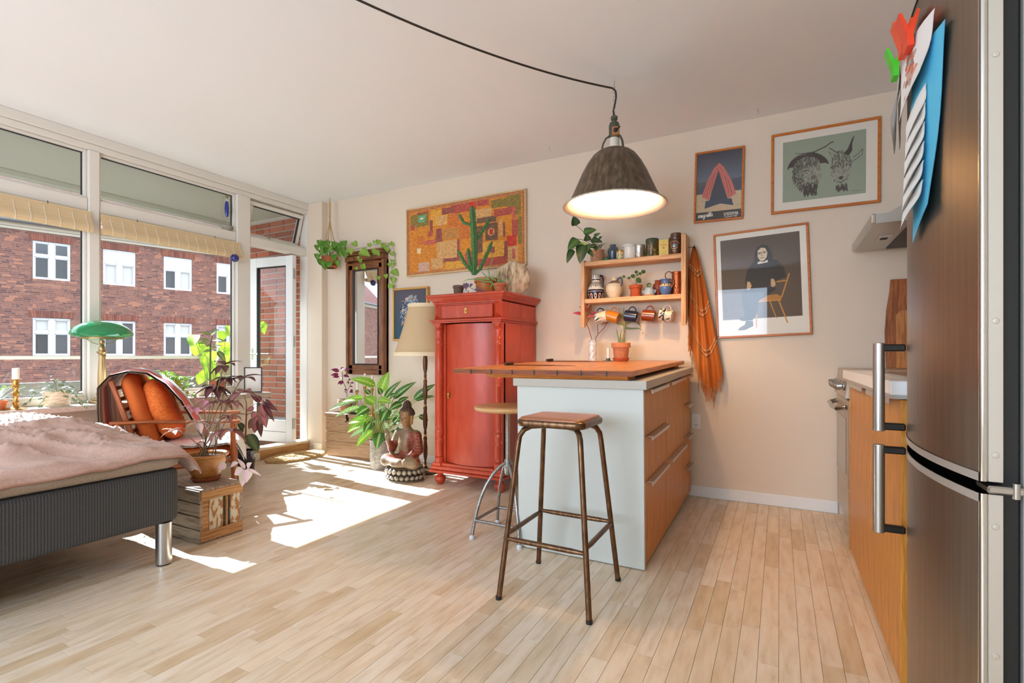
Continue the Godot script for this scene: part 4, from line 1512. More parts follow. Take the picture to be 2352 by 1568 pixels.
func build_floor_lamp() -> void:
	var l := thing("floor_lamp", "floor lamp with turned wooden stem and pleated cream shade beside the red cupboard", "lamp", Vector3(-2.70, 0, -3.50))
	var walnut := wood("walnut", rgb(70, 38, 20), rgb(124, 74, 40), 1, 0.35)
	var b := MB.new()
	b.lathe([Vector2(0,0),Vector2(0.125,0),Vector2(0.128,0.010),Vector2(0.115,0.018),Vector2(0.05,0.028),Vector2(0.02,0.036),Vector2(0.02,0.05),Vector2(0,0.05)],32)
	part(b, "base", mat("lamp_base", rgb(92, 72, 50), 0.35, 0.6), l)
	var ys := [0.05, 0.31, 0.57, 0.80, 1.06]
	for k in 4:
		var m := MB.new()
		var y0: float = ys[k] + 0.012
		var h: float = ys[k + 1] - ys[k] - 0.014
		m.lathe([Vector2(0, y0),Vector2(0.010, y0),Vector2(0.013, y0 + h * 0.08),Vector2(0.010, y0 + h * 0.14),Vector2(0.019, y0 + h * 0.32),Vector2(0.021, y0 + h * 0.6),Vector2(0.014, y0 + h * 0.85),Vector2(0.018, y0 + h * 0.92),Vector2(0.011, y0 + h),Vector2(0, y0 + h)],18)
		part(m, "stem", walnut, l)
		var r := MB.new()
		r.lathe([Vector2(0, ys[k] - 0.004),Vector2(0.011, ys[k] - 0.004),Vector2(0.015, ys[k] + 0.004),Vector2(0.011, ys[k] + 0.013),Vector2(0, ys[k] + 0.013)],16)
		part(r, "brass_ring", M.brass, l)
	var rod := MB.new()
	rod.tube([Vector3(0, 1.05, 0), Vector3(0, 1.30, 0)], 0.006, 8)
	part(rod, "socket_rod", M.brass, l)
	# pleated shade
	var s := MB.new()
	var rows := []
	for i in 9:
		var t := i / 8.0
		var row := []
		for k in 192:
			var a := TAU * k / 192.0
			var rr := lerpf(0.262, 0.140, t) + (0.0042 if k % 2 == 0 else -0.0042) * (1.0 - 0.35 * t) - 0.010 * sin(PI * t)
			row.append(Vector3(cos(a) * rr, lerpf(1.012, 1.430, t), sin(a) * rr))
		rows.append(row)
	s.grid(rows, true, true)
	var sh := part(s, "shade", mat("pleated_silk", rgb(232, 206, 164), 0.8, 0.0, {"back": rgb(210, 180, 130)}), l)
	for q in [[1.012, 0.264], [1.425, 0.144]]:
		var t := MB.new()
		var pts := []
		for k in 97:
			var a := TAU * k / 96.0
			pts.append(Vector3(cos(a) * q[1], q[0] + 0.004 * (k % 2), sin(a) * q[1]))
		t.tube(pts, 0.006, 6, false)
		var hem := MB.new()
		hem.lathe([Vector2(q[1] + 0.003, q[0] - 0.012), Vector2(q[1] + 0.004, q[0] + 0.018)], 64)
		part(t, "braid", mat("braid", rgb(236, 216, 180), 0.9), sh)
		part(hem, "hem_band", M.braid, sh)

func build_mirror() -> void:
	var w := thing("wall_mirror", "tall mirror in a moulded dark wooden frame with crown above the chest", "mirror", Vector3(-3.625, 0, BZ))
	var mah := wood("mahogany", rgb(92, 52, 28), rgb(146, 92, 56), 1, 0.3)
	var mah_h := wood("mahogany_h", rgb(92, 52, 28), rgb(146, 92, 56), 0, 0.3)
	var hx := 0.25
	var z1 := 0.08
	var gl := 0.1575
	var y0 := 0.815
	var y1 := 1.945
	boxpart(Vector3(-hx, y0, 0.0), Vector3(hx, y1, 0.03), 0.0, "backing", mah, w)
	for s in [-1.0, 1.0]:
		var m := MB.new()
		m.slab(Vector3(s * hx, y0, 0.0), Vector3(s * (hx - 0.03), y1, z1), 0.008)
		m.slab(Vector3(s * (hx - 0.03), y0, 0.0), Vector3(s * (gl + 0.012), y1, z1 - 0.02), 0.006)
		part(m, "frame_side", mah, w)
	var t := MB.new()
	t.slab(Vector3(-hx + 0.03, 1.858, 0), Vector3(hx - 0.03, y1, z1 - 0.02), 0.006)
	t.slab(Vector3(-hx + 0.02, 1.905, 0), Vector3(hx - 0.02, 1.93, z1), 0.008)
	part(t, "frame_head", mah_h, w)
	var bt := MB.new()
	bt.slab(Vector3(-hx + 0.03, y0, 0), Vector3(hx - 0.03, 0.912, z1 - 0.02), 0.006)
	bt.slab(Vector3(-hx + 0.02, 0.862, 0), Vector3(hx - 0.02, 0.872, z1 - 0.01), 0.004)
	part(bt, "frame_foot", mah_h, w)
	var br := MB.new()
	for q in [[Vector3(-gl - 0.012,0.912,0),Vector3(-gl,1.858,0.065)],[Vector3(gl,0.912,0),Vector3(gl + 0.012,1.858,0.065)],[Vector3(-gl,0.912,0),Vector3(gl,0.924,0.065)],[Vector3(-gl,1.846,0),Vector3(gl,1.858,0.065)]]:
		br.slab(q[0], q[1], 0.003)
	part(br, "inner_bead", mat("ebony", rgb(46, 40, 38), 0.3), w)
	# crown with a carved front
	var c := MB.new()
	c.slab(Vector3(-hx + 0.005, 1.945, 0), Vector3(hx - 0.005, 2.0, 0.085), 0.006)
	c.slab(Vector3(-hx - 0.012, 2.0, 0), Vector3(hx + 0.012, 2.018, 0.11), 0.006)
	c.slab(Vector3(-hx - 0.024, 2.018, 0), Vector3(hx + 0.024, 2.035, 0.125), 0.007)
	part(c, "crown", mah_h, w)
	for s in [-1.0, 1.0]:
		var k := MB.new()
		k.prism(PackedVector2Array([Vector2(s * 0.235,1.94),Vector2(s * 0.13,1.94),Vector2(s * 0.11,1.965),Vector2(s * 0.15,1.985),Vector2(s * 0.235,1.995)]),0.085,0.10)
		part(k, "carved_bracket", mah_h, w)
	var g := MB.new()
	g.face([Vector3(-gl, 0.924, 0.05), Vector3(gl, 0.924, 0.05), Vector3(gl, 1.846, 0.05), Vector3(-gl, 1.846, 0.05)], Vector3(0, 0, 1))
	part(g, "mirror_glass", mat("mirror", rgb(240, 242, 242), 0.0, 1.0), w)

func build_trunk() -> void:
	var t := thing("wooden_chest", "low old pine chest with iron hasp under the mirror", "chest", Vector3(-3.735, 0, -3.705))
	var old := wood("chest_wood", rgb(150, 114, 84), rgb(184, 148, 114), 0, 0.75)
	var hx := 0.305
	for q in [[0.012, 0.150], [0.152, 0.245], [0.247, 0.395]]:
		boxpart(Vector3(-hx, q[0], -0.085), Vector3(hx, q[1], 0.085), 0.003, "plank", old, t)
	boxpart(Vector3(-hx + 0.01, 0.0, -0.08), Vector3(hx - 0.01, 0.014, 0.08), 0.0, "bottom", old, t)
	boxpart(Vector3(-hx - 0.008, 0.397, -0.09), Vector3(hx + 0.008, 0.430, 0.094), 0.004, "lid", old, t)
	var h := MB.new()
	h.slab(Vector3(-0.02, 0.36, 0.085), Vector3(0.01, 0.43, 0.095), 0.002)
	h.tube([Vector3(-0.005, 0.375, 0.095), Vector3(-0.005, 0.37, 0.112), Vector3(-0.005, 0.355, 0.112), Vector3(-0.005, 0.35, 0.095)], 0.004, 6)
	part(h, "hasp", M.dark_metal, t)
	for p in [Vector3(-0.27,0.08,0.085),Vector3(-0.27,0.20,0.085),Vector3(-0.27,0.33,0.085),Vector3(0.27,0.08,0.085),Vector3(0.27,0.20,0.085),Vector3(0.27,0.33,0.085)]:
		var m := MB.new()
		m.ball(p, Vector3(0.004, 0.004, 0.002), 8, 4)
		part(m, "nail", M.dark_metal, t)
	# three candlesticks on the chest
	for q in [[822,0.36, "brass candlestick with white candle beside the purple plant on the chest"],[840,0.40, "tall brass candlestick with white candle in the middle on the chest"],[857,0.385, "brass candlestick with white candle behind the striped plant on the chest"]]:
		var p := onz(q[0], 900, -3.70)
		var c := thing("candlestick", q[2], "candlestick", Vector3(p.x, 0.43, -3.69), 0.0, "brass candlesticks on the chest")
		var hgt: float = q[1] - 0.13
		var m := MB.new()
		m.lathe([Vector2(0,0),Vector2(0.038,0),Vector2(0.036,0.008),Vector2(0.016,0.014),Vector2(0.009,0.03),Vector2(0.017,0.05),Vector2(0.017,0.06),Vector2(0.008,0.08),Vector2(0.007, hgt * 0.55),Vector2(0.011, hgt * 0.62),Vector2(0.007, hgt * 0.7),Vector2(0.009, hgt - 0.03),Vector2(0.019, hgt - 0.012),Vector2(0.019, hgt - 0.008),Vector2(0.012, hgt - 0.006),Vector2(0.0125, hgt + 0.006),Vector2(0, hgt + 0.006)],16)
		part(m, "stick", M.brass, c)
		var cd := MB.new()
		cd.lathe([Vector2(0, hgt), Vector2(0.0105, hgt), Vector2(0.010, hgt + 0.125), Vector2(0.006, hgt + 0.13), Vector2(0, hgt + 0.128)], 14)
		var cn := part(cd, "candle", M.candle, c)
		var wk := MB.new()
		wk.tube([Vector3(0, hgt + 0.127, 0), Vector3(0.001, hgt + 0.137, 0)], 0.0012, 5)
		part(wk, "wick", M.black, cn)

func build_mat() -> void:
	var m := MB.new()
	var r := RandomNumberGenerator.new()
	r.seed = 17
	var rows := []
	for i in 5:
		var row := []
		for k in 64:
			var a := TAU * k / 64.0
			var e: float = [0.985, 1.0, 0.97, 0.6, 0.0][i]
			var y: float = [0.001, 0.012, 0.024, 0.026, 0.026][i]
			var n := 1.0 + 0.015 * sin(a * 9.0) + r.randf_range(-0.012, 0.012)
			row.append(Vector3(cos(a) * 0.195 * e * n, y + r.randf_range(-0.002, 0.002), sin(a) * 0.315 * e * n))
		rows.append(row)
	m.grid(rows, true, true)
	var mt := thing("door_mat", "oval coir door mat at the balcony threshold", "mat", Vector3(-4.205, 0, -3.40))
	part(m, "base", mat("coir", Color.WHITE,1.0,0.0, {"tex": ntex("coirt",81,0.05,[[0.0,rgb(150,112,66)],[0.4,rgb(196,160,108)],[1.0,rgb(226,198,150)]], {"oct": 5}), "tri": Vector3(3,3,3)}), mt)
	# bristles
	var b := MB.new()
	for k in 2600:
		var a := r.randf() * TAU
		var q := sqrt(r.randf())
		var p := Vector3(cos(a) * 0.19 * q, 0.018, sin(a) * 0.31 * q)
		var tip := p + Vector3(r.randf_range(-0.008, 0.008), r.randf_range(0.010, 0.018), r.randf_range(-0.008, 0.008))
		var dark := (absf(p.x + 0.05) < 0.06 and absf(p.z) < 0.2) and r.randf() < 0.75
		b.col = (lin(132, 104, 68) if dark else lin(206, 172, 120)).lerp(lin(236, 214, 170), r.randf() * 0.5)
		var sd := Vector3(r.randf_range(-1, 1), 0, r.randf_range(-1, 1)).normalized() * 0.0016
		b.face([p - sd, p + sd, tip], Vector3(r.randf_range(-0.5, 0.5), 1, r.randf_range(-0.5, 0.5)))
	var bo := part(b, "bristles", mat("bristle", Color.WHITE, 1.0, 0.0, {"vc": true}), mt)
	bo.set_meta("kind", "stuff")

# ================================================================ pictures
func framed(called: String,label: String, category: String, ce: Vector2, size: Vector2,roll: float, fw: float, fd: float, fmat: Material, art: Image, matte: Color, border: Array, glazed := true) -> Node3D:
	var n := thing(called, label, category, Vector3(ce.x, ce.y, BZ))
	n.rotation.z = roll
	var hx := size.x / 2
	var hy := size.y / 2
	for q in [[Vector3(-hx, hy - fw,0.002),Vector3(hx, hy, fd)],[Vector3(-hx,-hy,0.002),Vector3(hx,-hy + fw, fd)],[Vector3(-hx,-hy + fw,0.002),Vector3(-hx + fw, hy - fw, fd)],[Vector3(hx - fw,-hy + fw,0.002),Vector3(hx, hy - fw, fd)]]:
		boxpart(q[0], q[1], 0.003, "frame_bar", fmat, n)
	var zb := fd * 0.55
	if matte.a > 0.5:
		boxpart(Vector3(-hx + fw, -hy + fw, 0.002), Vector3(hx - fw, hy - fw, zb), 0.0, "mount", mat("mount_" + matte.to_html(), matte, 0.9), n)
	var m := MB.new()
	var a := Vector2(-hx + fw + border[0], -hy + fw + border[1])
	var b := Vector2(hx - fw - border[2], hy - fw - border[3])
	m.face([Vector3(a.x, a.y, zb + 0.001), Vector3(b.x, a.y, zb + 0.001), Vector3(b.x, b.y, zb + 0.001), Vector3(a.x, b.y, zb + 0.001)], Vector3(0, 0, 1))
	part(m, "print", mat("art_" + called + label.left(12), Color.WHITE, 0.75, 0.0, {"tex": ImageTexture.create_from_image(art)}), n)
	if glazed:
		var g := MB.new()
		g.face([Vector3(-hx + fw,-hy + fw, zb + 0.004),Vector3(hx - fw,-hy + fw, zb + 0.004),Vector3(hx - fw, hy - fw, zb + 0.004),Vector3(-hx + fw, hy - fw, zb + 0.004)],Vector3(0,0,1))
		part(g, "glass", M.glass, n)
	return n

func rough_rect(im: Image, x0: float, y0: float, x1: float, y1: float, c: Color, r: RandomNumberGenerator, grit := 0.5) -> void:
	var w := im.get_width()
	var h := im.get_height()
	var p := PackedVector2Array([Vector2(x0 * w, y0 * h), Vector2(x1 * w, y0 * h), Vector2(x1 * w, y1 * h), Vector2(x0 * w, y1 * h)])
	for k in 4:
		p[k] += Vector2(r.randf_range(-3, 3), r.randf_range(-3, 3))
	polyfill(im, p, c)
	var n := int((x1 - x0) * (y1 - y0) * 1500 * grit) + 4
	for k in n:
		var q := Vector2(lerpf(x0, x1, r.randf()) * w, lerpf(y0, y1, r.randf()) * h)
		var d := c.lerp([rgb(236, 190, 110), rgb(150, 70, 40), rgb(244, 214, 150), rgb(206, 110, 40)][r.randi() % 4], r.randf_range(0.1, 0.5))
		im.fill_rect(Rect2i(int(q.x), int(q.y), 1 + r.randi() % 3, 1 + r.randi() % 7).intersection(Rect2i(0, 0, w, h)), d)

func build_art() -> void:
	var r := RandomNumberGenerator.new()
	r.seed = 101
	# large abstract painting in oranges
	var im := Image.create(880, 446, false, Image.FORMAT_RGB8)
	im.fill(rgb(186, 118, 72))
	rough_rect(im, 0.02, 0.04, 0.98, 0.96, rgb(214, 134, 46), r, 1.4)
	var cols := {"o": rgb(222,140,44), "y": rgb(226,166,62), "p": rgb(140,72,74), "r": rgb(204,50,40), "m": rgb(176,74,70), "t": rgb(214,168,110), "g": rgb(126,116,58), "e": rgb(86,178,138), "k": rgb(104,78,66), "l": rgb(206,170,160), "d": rgb(206,112,48), "b": rgb(190,132,70), "w": rgb(240,222,190), "n": rgb(196,92,84)}
	for q in [["y",0.22,0.06,0.43,0.3],["m",0.4,0.02,0.62,0.16],["p",0.09,0.06,0.2,0.12],["g",0.03,0.08,0.2,0.28],["e",0.1,0.11,0.17,0.21],["w",0.12,0.14,0.15,0.17],["m",0.03,0.24,0.07,0.31],["p",0.32,0.06,0.42,0.15],["t",0.27,0.16,0.36,0.3],["d",0.37,0.16,0.47,0.36],["p",0.21,0.2,0.235,0.42],["m",0.19,0.36,0.23,0.45],["n",0.16,0.5,0.27,0.56],["p",0.265,0.35,0.32,0.55],["b",0.33,0.36,0.46,0.52],["t",0.27,0.55,0.46,0.82],["p",0.45,0.54,0.47,0.84],["p",0.27,0.8,0.47,0.86],["d",0.09,0.42,0.16,0.54],["w",0.09,0.6,0.125,0.68],["l",0.1,0.82,0.2,0.96],["t",0.22,0.78,0.33,0.94],["y",0.35,0.86,0.52,0.97],["d",0.47,0.3,0.56,0.7],["o",0.48,0.55,0.58,0.75],["n",0.52,0.74,0.62,0.93],["r",0.555,0.02,0.605,0.14],["m",0.62,0.02,0.72,0.12],["g",0.74,0.06,0.97,0.17],["g",0.87,0.03,0.97,0.32],["t",0.58,0.16,0.74,0.32],["k",0.62,0.28,0.78,0.36],["m",0.76,0.2,0.93,0.3],["n",0.9,0.2,0.925,0.36],["k",0.6,0.4,0.67,0.78],["k",0.69,0.38,0.79,0.62],["o",0.8,0.3,0.9,0.62],["t",0.8,0.34,0.83,0.58],["p",0.83,0.4,0.845,0.6],["m",0.9,0.38,0.95,0.6],["g",0.945,0.34,0.975,0.72],["r",0.86,0.59,0.935,0.74],["y",0.67,0.64,0.84,0.92],["p",0.73,0.72,0.765,0.8],["t",0.87,0.74,0.95,0.96],["n",0.9,0.78,0.925,0.92],["m",0.62,0.86,0.86,0.97],["p",0.84,0.66,0.865,0.9]]:
		rough_rect(im, q[1], q[2], q[3], q[4], cols[q[0]], r, 1.0)
	disc(im, Vector2(0.737 * 880, 0.5 * 446), 24, cols.t)
	rough_rect(im, 0.722, 0.46, 0.752, 0.54, cols.r, r, 0.2)
	rough_rect(im, 0.0, 0.0, 1.0, 0.035, rgb(186, 124, 84), r, 0.6)
	rough_rect(im, 0.0, 0.965, 1.0, 1.0, rgb(190, 124, 80), r, 0.6)
	rough_rect(im, 0.0, 0.0, 0.02, 1.0, rgb(186, 118, 76), r, 0.6)
	rough_rect(im, 0.98, 0.0, 1.0, 1.0, rgb(176, 110, 72), r, 0.6)
	var fn := FastNoiseLite.new()
	fn.seed = 4
	fn.frequency = 0.03
	fn.fractal_octaves = 5
	for y in 446:
		for x in 880:
			var n := fn.get_noise_2d(x * 1.0, y * 2.2)
			var c := im.get_pixel(x, y).lerp(rgb(206, 130, 56), 0.16 + 0.12 * n)
			im.set_pixel(x, y, c * (1.0 + 0.18 * n))
	framed("painting", "large abstract painting in orange and red blocks in a pale wooden frame", "painting",Vector2(-2.5,2.073),Vector2(1.27,0.64), deg_to_rad(0.3),0.012,0.035, wood("pale_frame",rgb(196,164,116),rgb(226,198,152),0,0.5), im, Color(0,0,0,0),[0,0,0,0], false)
	# small painting of a blue and white shape
	im = Image.create(256, 320, false, Image.FORMAT_RGB8)
	for y in 320:
		im.fill_rect(Rect2i(0, y, 256, 1), rgb(92, 86, 96).lerp(rgb(46, 84, 108), y / 320.0))
	for k in 420:
		var a := r.randf() * TAU
		var q := sqrt(r.randf())
		var p := Vector2(128 + cos(a) * 74 * q, 150 + sin(a) * 118 * q)
		var c: Color = [rgb(226, 222, 210), rgb(120, 164, 190), rgb(58, 92, 128), rgb(206, 150, 116), rgb(44, 58, 76), rgb(170, 196, 206)][r.randi() % 6]
		if p.y < 70:
			c = [rgb(176, 140, 120), rgb(206, 196, 188), rgb(110, 140, 166)][r.randi() % 3]
		stroke(im, [p, p + Vector2(r.randf_range(-16, 16), r.randf_range(-6, 22))], r.randf_range(2, 7), c)
	for q in [[Vector2(70,120),Vector2(100,108),Vector2(118,118)],[Vector2(140,116),Vector2(165,104),Vector2(190,116)],[Vector2(126,120),Vector2(122,170),Vector2(138,182)],[Vector2(98,212),Vector2(130,206),Vector2(160,214)]]:
		stroke(im, q, 6, rgb(36, 42, 56))
	framed("painting", "small blue and white brushstroke painting in a gold frame behind the floor lamp", "painting",Vector2(-3.085,1.395),Vector2(0.42,0.50),0.0,0.018,0.04, mat("gold_frame",rgb(206,158,84),0.35,0.6), im, Color(0,0,0,0),[0,0,0,0], false)
	var orange := wood("orange_frame", rgb(176, 92, 26), rgb(206, 122, 48), 0, 0.35)
	# print of two goat heads
	im = Image.create(760, 560, false, Image.FORMAT_RGB8)
	im.fill(rgb(150, 160, 138))
	var ink := rgb(58, 46, 38)
	var sh := rgb(106, 98, 86)
	var pale := rgb(176, 172, 158)
	for k in 700:   # shaggy head
		var a := r.randf() * TAU
		var q := sqrt(r.randf())
		var p := Vector2(230 + cos(a) * 138 * q, 300 + sin(a) * 168 * q)
		var c: Color = ink.lerp(sh, r.randf()) if (p.x < 200 or p.y < 250 or p.y > 400) else pale.lerp(sh, r.randf())
		stroke(im, [p, p + Vector2(r.randf_range(-16, 16), r.randf_range(8, 34))], r.randf_range(2, 6), c)
	for k in 26:
		var a := -PI * (0.05 + 0.9 * k / 25.0)
		var p := Vector2(230, 250) + Vector2(cos(a) * 130, sin(a) * 90)
		stroke(im, [p, p + Vector2(cos(a) * 46, sin(a) * 36 + 8), p + Vector2(cos(a) * 60 + 8, sin(a) * 30 + 20)], 13, ink)
	stroke(im, [Vector2(250, 150), Vector2(330, 120), Vector2(400, 100), Vector2(450, 70), Vector2(470, 66)], 9, ink)
	stroke(im, [Vector2(120, 120), Vector2(200, 130), Vector2(300, 128), Vector2(400, 96)], 4, ink)
	stroke(im, [Vector2(200, 295), Vector2(230, 288), Vector2(250, 296)], 7, ink)
	polyfill(im, PackedVector2Array([Vector2(262, 352), Vector2(300, 340), Vector2(322, 356), Vector2(304, 378), Vector2(276, 380)]), sh)
	stroke(im, [Vector2(226, 404), Vector2(260, 418), Vector2(300, 412), Vector2(330, 396)], 6, ink)
	for k in 90:
		var p := Vector2(r.randf_range(190, 330), r.randf_range(420, 500))
		stroke(im, [p, p + Vector2(r.randf_range(-8, 8), 30)], 7, ink)
	for k in 480:   # horned head
		var a := r.randf() * TAU
		var q := sqrt(r.randf())
		var p := Vector2(540 + cos(a) * 96 * q + (0.0), 300 + sin(a) * 150 * q)
		var c: Color = ink.lerp(sh, r.randf_range(0.2, 1.0)) if p.y < 300 else sh.lerp(pale, r.randf())
		stroke(im, [p, p + Vector2(r.randf_range(-6, 6), r.randf_range(4, 22))], r.randf_range(2, 6), c)
	polyfill(im, PackedVector2Array([Vector2(560,190),Vector2(600,150),Vector2(640,60),Vector2(660,40),Vector2(640,110),Vector2(640,170),Vector2(610,210)]), ink)
	stroke(im, [Vector2(520, 180), Vector2(480, 150), Vector2(440, 120)], 12, sh)
	stroke(im, [Vector2(650, 230), Vector2(690, 210), Vector2(730, 170), Vector2(726, 220), Vector2(690, 240), Vector2(640, 270)], 4, ink)
	stroke(im, [Vector2(470, 180), Vector2(430, 150), Vector2(460, 210), Vector2(480, 230)], 4, sh)
	for q in [Vector2(470, 300), Vector2(622, 290)]:
		disc(im, q, 12, ink)
		disc(im, q, 5, pale)
	polyfill(im, PackedVector2Array([Vector2(520, 392), Vector2(548, 384), Vector2(566, 392), Vector2(552, 412), Vector2(534, 412)]), ink)
	stroke(im, [Vector2(510, 430), Vector2(545, 442), Vector2(590, 414)], 5, ink)
	for k in 50:
		var p := Vector2(r.randf_range(500, 600), r.randf_range(450, 500))
		stroke(im, [p, p + Vector2(r.randf_range(-8, 8), 26)], 6, ink.lerp(sh, r.randf() * 0.5))
	stroke(im, [Vector2(640, 530), Vector2(660, 524), Vector2(680, 532), Vector2(720, 526)], 2, sh)
	framed("framed_print", "ink print of two shaggy goat heads on grey green in orange wood frame", "picture",Vector2(0.25,2.205),Vector2(0.598,0.528), deg_to_rad(-0.3),0.017,0.02, orange, im,rgb(232,222,206),[0.052,0.052,0.058,0.046])
	# exhibition poster, with a plain generic picture
	im = Image.create(420, 660, false, Image.FORMAT_RGB8)
	for y in 660:
		var t := y / 660.0
		im.fill_rect(Rect2i(0, y, 420, 1), rgb(58, 58, 70).lerp(rgb(112, 122, 136), clampf(t * 2.2, 0, 1)) if t < 0.42 else rgb(92, 92, 92))
	polyfill(im, PackedVector2Array([Vector2(0,330),Vector2(120,300),Vector2(260,318),Vector2(420,270),Vector2(420,420),Vector2(0,420)]),rgb(76,84,98))
	im.fill_rect(Rect2i(0, 400, 420, 180), rgb(206, 184, 150))
	for k in 240:
		var p := Vector2(r.randf() * 420, r.randf_range(410, 575))
		stroke(im, [p, p + Vector2(r.randf_range(3, 12), 0)], 2, [rgb(182, 158, 122), rgb(150, 140, 112), rgb(220, 202, 170)][r.randi() % 3])
	polyfill(im, PackedVector2Array([Vector2(210,110),Vector2(250,150),Vector2(330,300),Vector2(372,430),Vector2(300,470),Vector2(250,330),Vector2(205,180),Vector2(160,330),Vector2(120,470),Vector2(52,420),Vector2(96,290),Vector2(160,160)]),rgb(204,112,100))
	for k in 14:
		var sx := -1.0 if k % 2 == 0 else 1.0
		var p := Vector2(208 + sx * 8, 130 + k * 3)
		stroke(im, [p, p + Vector2(sx * (40 + k * 4), 130), p + Vector2(sx * (70 + k * 5), 270)], 3, [rgb(160, 76, 70), rgb(222, 140, 126)][k % 3 % 2])
	polyfill(im, PackedVector2Array([Vector2(205, 185), Vector2(250, 330), Vector2(296, 470), Vector2(124, 470), Vector2(160, 330)]), rgb(60, 66, 80))
	polyfill(im, PackedVector2Array([Vector2(90, 470), Vector2(330, 470), Vector2(350, 540), Vector2(230, 510), Vector2(80, 545)]), rgb(58, 74, 92))
	im.fill_rect(Rect2i(0, 580, 420, 80), rgb(56, 52, 52))
	# hand-lettered name
	var white := rgb(240, 236, 228)
	var X := func(pts: Array):
		var o := []
		for p in pts:
			o.append(Vector2(22 + p[0] * 9.6, 634 - p[1] * 9.6 - p[0] * 0.5))
		stroke(im, o, 5.5, white)
	X.call([[0, 0], [0.4, 2.6], [0.5, 2.8], [1.2, 2.6], [1.1, 0.2], [1.3, 2.2], [2.2, 2.8], [2.3, 0.2]])
	X.call([[2.3, 0.2], [2.8, 0.2], [4.2, 2.6], [3.2, 2.4], [3.0, 0.8], [3.6, 0.2], [4.3, 1.8], [4.3, 0.2], [4.9, 0.4]])
	X.call([[6.3, 2.6], [5.4, 2.4], [5.2, 1.0], [5.8, 0.6], [6.4, 2.2], [6.3, -1.2], [5.5, -2.0], [5.0, -1.2], [7.2, 0.8]])
	X.call([[7.2, 0.8], [7.8, 2.8], [8.0, 2.3], [8.8, 2.4], [8.6, 0.3], [9.2, 0.2], [9.6, 2.6], [9.6, 0.2], [10.2, 0.4]])
	X.call([[9.8, 3.8], [9.9, 3.9]])
	X.call([[10.2, 0.4], [11.0, 4.6], [10.9, 0.3], [11.5, 0.3], [12.3, 4.8], [12.1, 0.3], [12.8, 0.4]])
	X.call([[10.3, 3.0], [13.3, 3.4]])
	X.call([[12.8, 0.4], [14.2, 1.8], [13.8, 2.5], [13.2, 1.6], [13.4, 0.4], [14.6, 0.5]])
	var po := framed("framed_poster", "exhibition poster with salmon drapery under a dark sky in orange wood frame", "poster",Vector2(-0.374,2.189),Vector2(0.322,0.498), deg_to_rad(-1.2),0.0145,0.02, orange, im, Color(0,0,0,0),[0,0,0,0])
	for q in [["Louisiana", 0.021, -0.199], ["16. oktober 1983", 0.0125, -0.2115], ["- 8. januar 1984", 0.0125, -0.2235]]:
		var tm := TextMesh.new()
		var fo := SystemFont.new()
		fo.font_names = PackedStringArray(["Droid Sans"])
		fo.font_weight = 700
		tm.font = fo
		tm.text = q[0]
		tm.font_size = 32
		tm.pixel_size = q[1] / 32.0 * 0.95
		tm.depth = 0.0006
		tm.horizontal_alignment = HORIZONTAL_ALIGNMENT_LEFT
		var o := part(tm, "lettering", mat("ink_white", white, 0.8), po)
		o.position = Vector3(0.036, q[2], 0.0125)
	# lithograph of a seated person
	im = Image.create(640, 800, false, Image.FORMAT_RGB8)
	im.fill(rgb(234, 228, 214))
	var bg := rgb(88, 68, 50)
	im.fill_rect(Rect2i(30, 36, 570, 640), bg)
	for k in 900:
		var p := Vector2(r.randf_range(34, 590), r.randf_range(40, 668))
		im.fill_rect(Rect2i(int(p.x), int(p.y), 2 + r.randi() % 5, 1 + r.randi() % 3), bg.lerp([rgb(108, 86, 64), rgb(66, 50, 38)][r.randi() % 2], 0.6))
	var blk := rgb(34, 28, 24)
	var yel := rgb(206, 140, 50)
	# chair
	stroke(im, [Vector2(520, 350), Vector2(462, 525)], 9, yel)
	stroke(im, [Vector2(400, 405), Vector2(492, 400)], 9, yel)
	stroke(im, [Vector2(440, 545), Vector2(496, 720)], 9, yel)
	stroke(im, [Vector2(375, 540), Vector2(420, 680)], 7, yel)
	stroke(im, [Vector2(284, 560), Vector2(276, 746)], 8, yel)
	polyfill(im, PackedVector2Array([Vector2(300,535),Vector2(330,505),Vector2(430,498),Vector2(462,520),Vector2(458,545),Vector2(300,545)]),rgb(186,120,36))
	stroke(im, [Vector2(296, 545), Vector2(456, 545)], 9, yel)
	# figure
	polyfill(im, PackedVector2Array([Vector2(262,240),Vector2(300,225),Vector2(370,220),Vector2(440,236),Vector2(486,300),Vector2(500,372),Vector2(430,396),Vector2(418,470),Vector2(300,540),Vector2(284,640),Vector2(256,680),Vector2(196,676),Vector2(182,560),Vector2(174,480),Vector2(214,420),Vector2(206,380),Vector2(226,290)]), blk)
	polyfill(im, PackedVector2Array([Vector2(210,560),Vector2(262,560),Vector2(252,690),Vector2(176,690),Vector2(150,676),Vector2(196,650)]),rgb(30,26,24))
	polyfill(im, PackedVector2Array([Vector2(204,690),Vector2(252,694),Vector2(254,734),Vector2(190,764),Vector2(140,762),Vector2(150,744),Vector2(190,722)]),rgb(62,50,40))
	polyfill(im, PackedVector2Array([Vector2(276,250),Vector2(280,170),Vector2(300,120),Vector2(340,104),Vector2(378,118),Vector2(404,170),Vector2(414,240),Vector2(380,256),Vector2(300,262)]),rgb(30,22,18))
	polyfill(im, PackedVector2Array([Vector2(304,150),Vector2(330,128),Vector2(360,134),Vector2(374,170),Vector2(368,206),Vector2(346,232),Vector2(322,230),Vector2(304,200)]),rgb(226,206,172))
	polyfill(im, PackedVector2Array([Vector2(300,240),Vector2(318,232),Vector2(346,240),Vector2(372,226),Vector2(376,246),Vector2(340,250),Vector2(302,254)]),rgb(236,228,212))
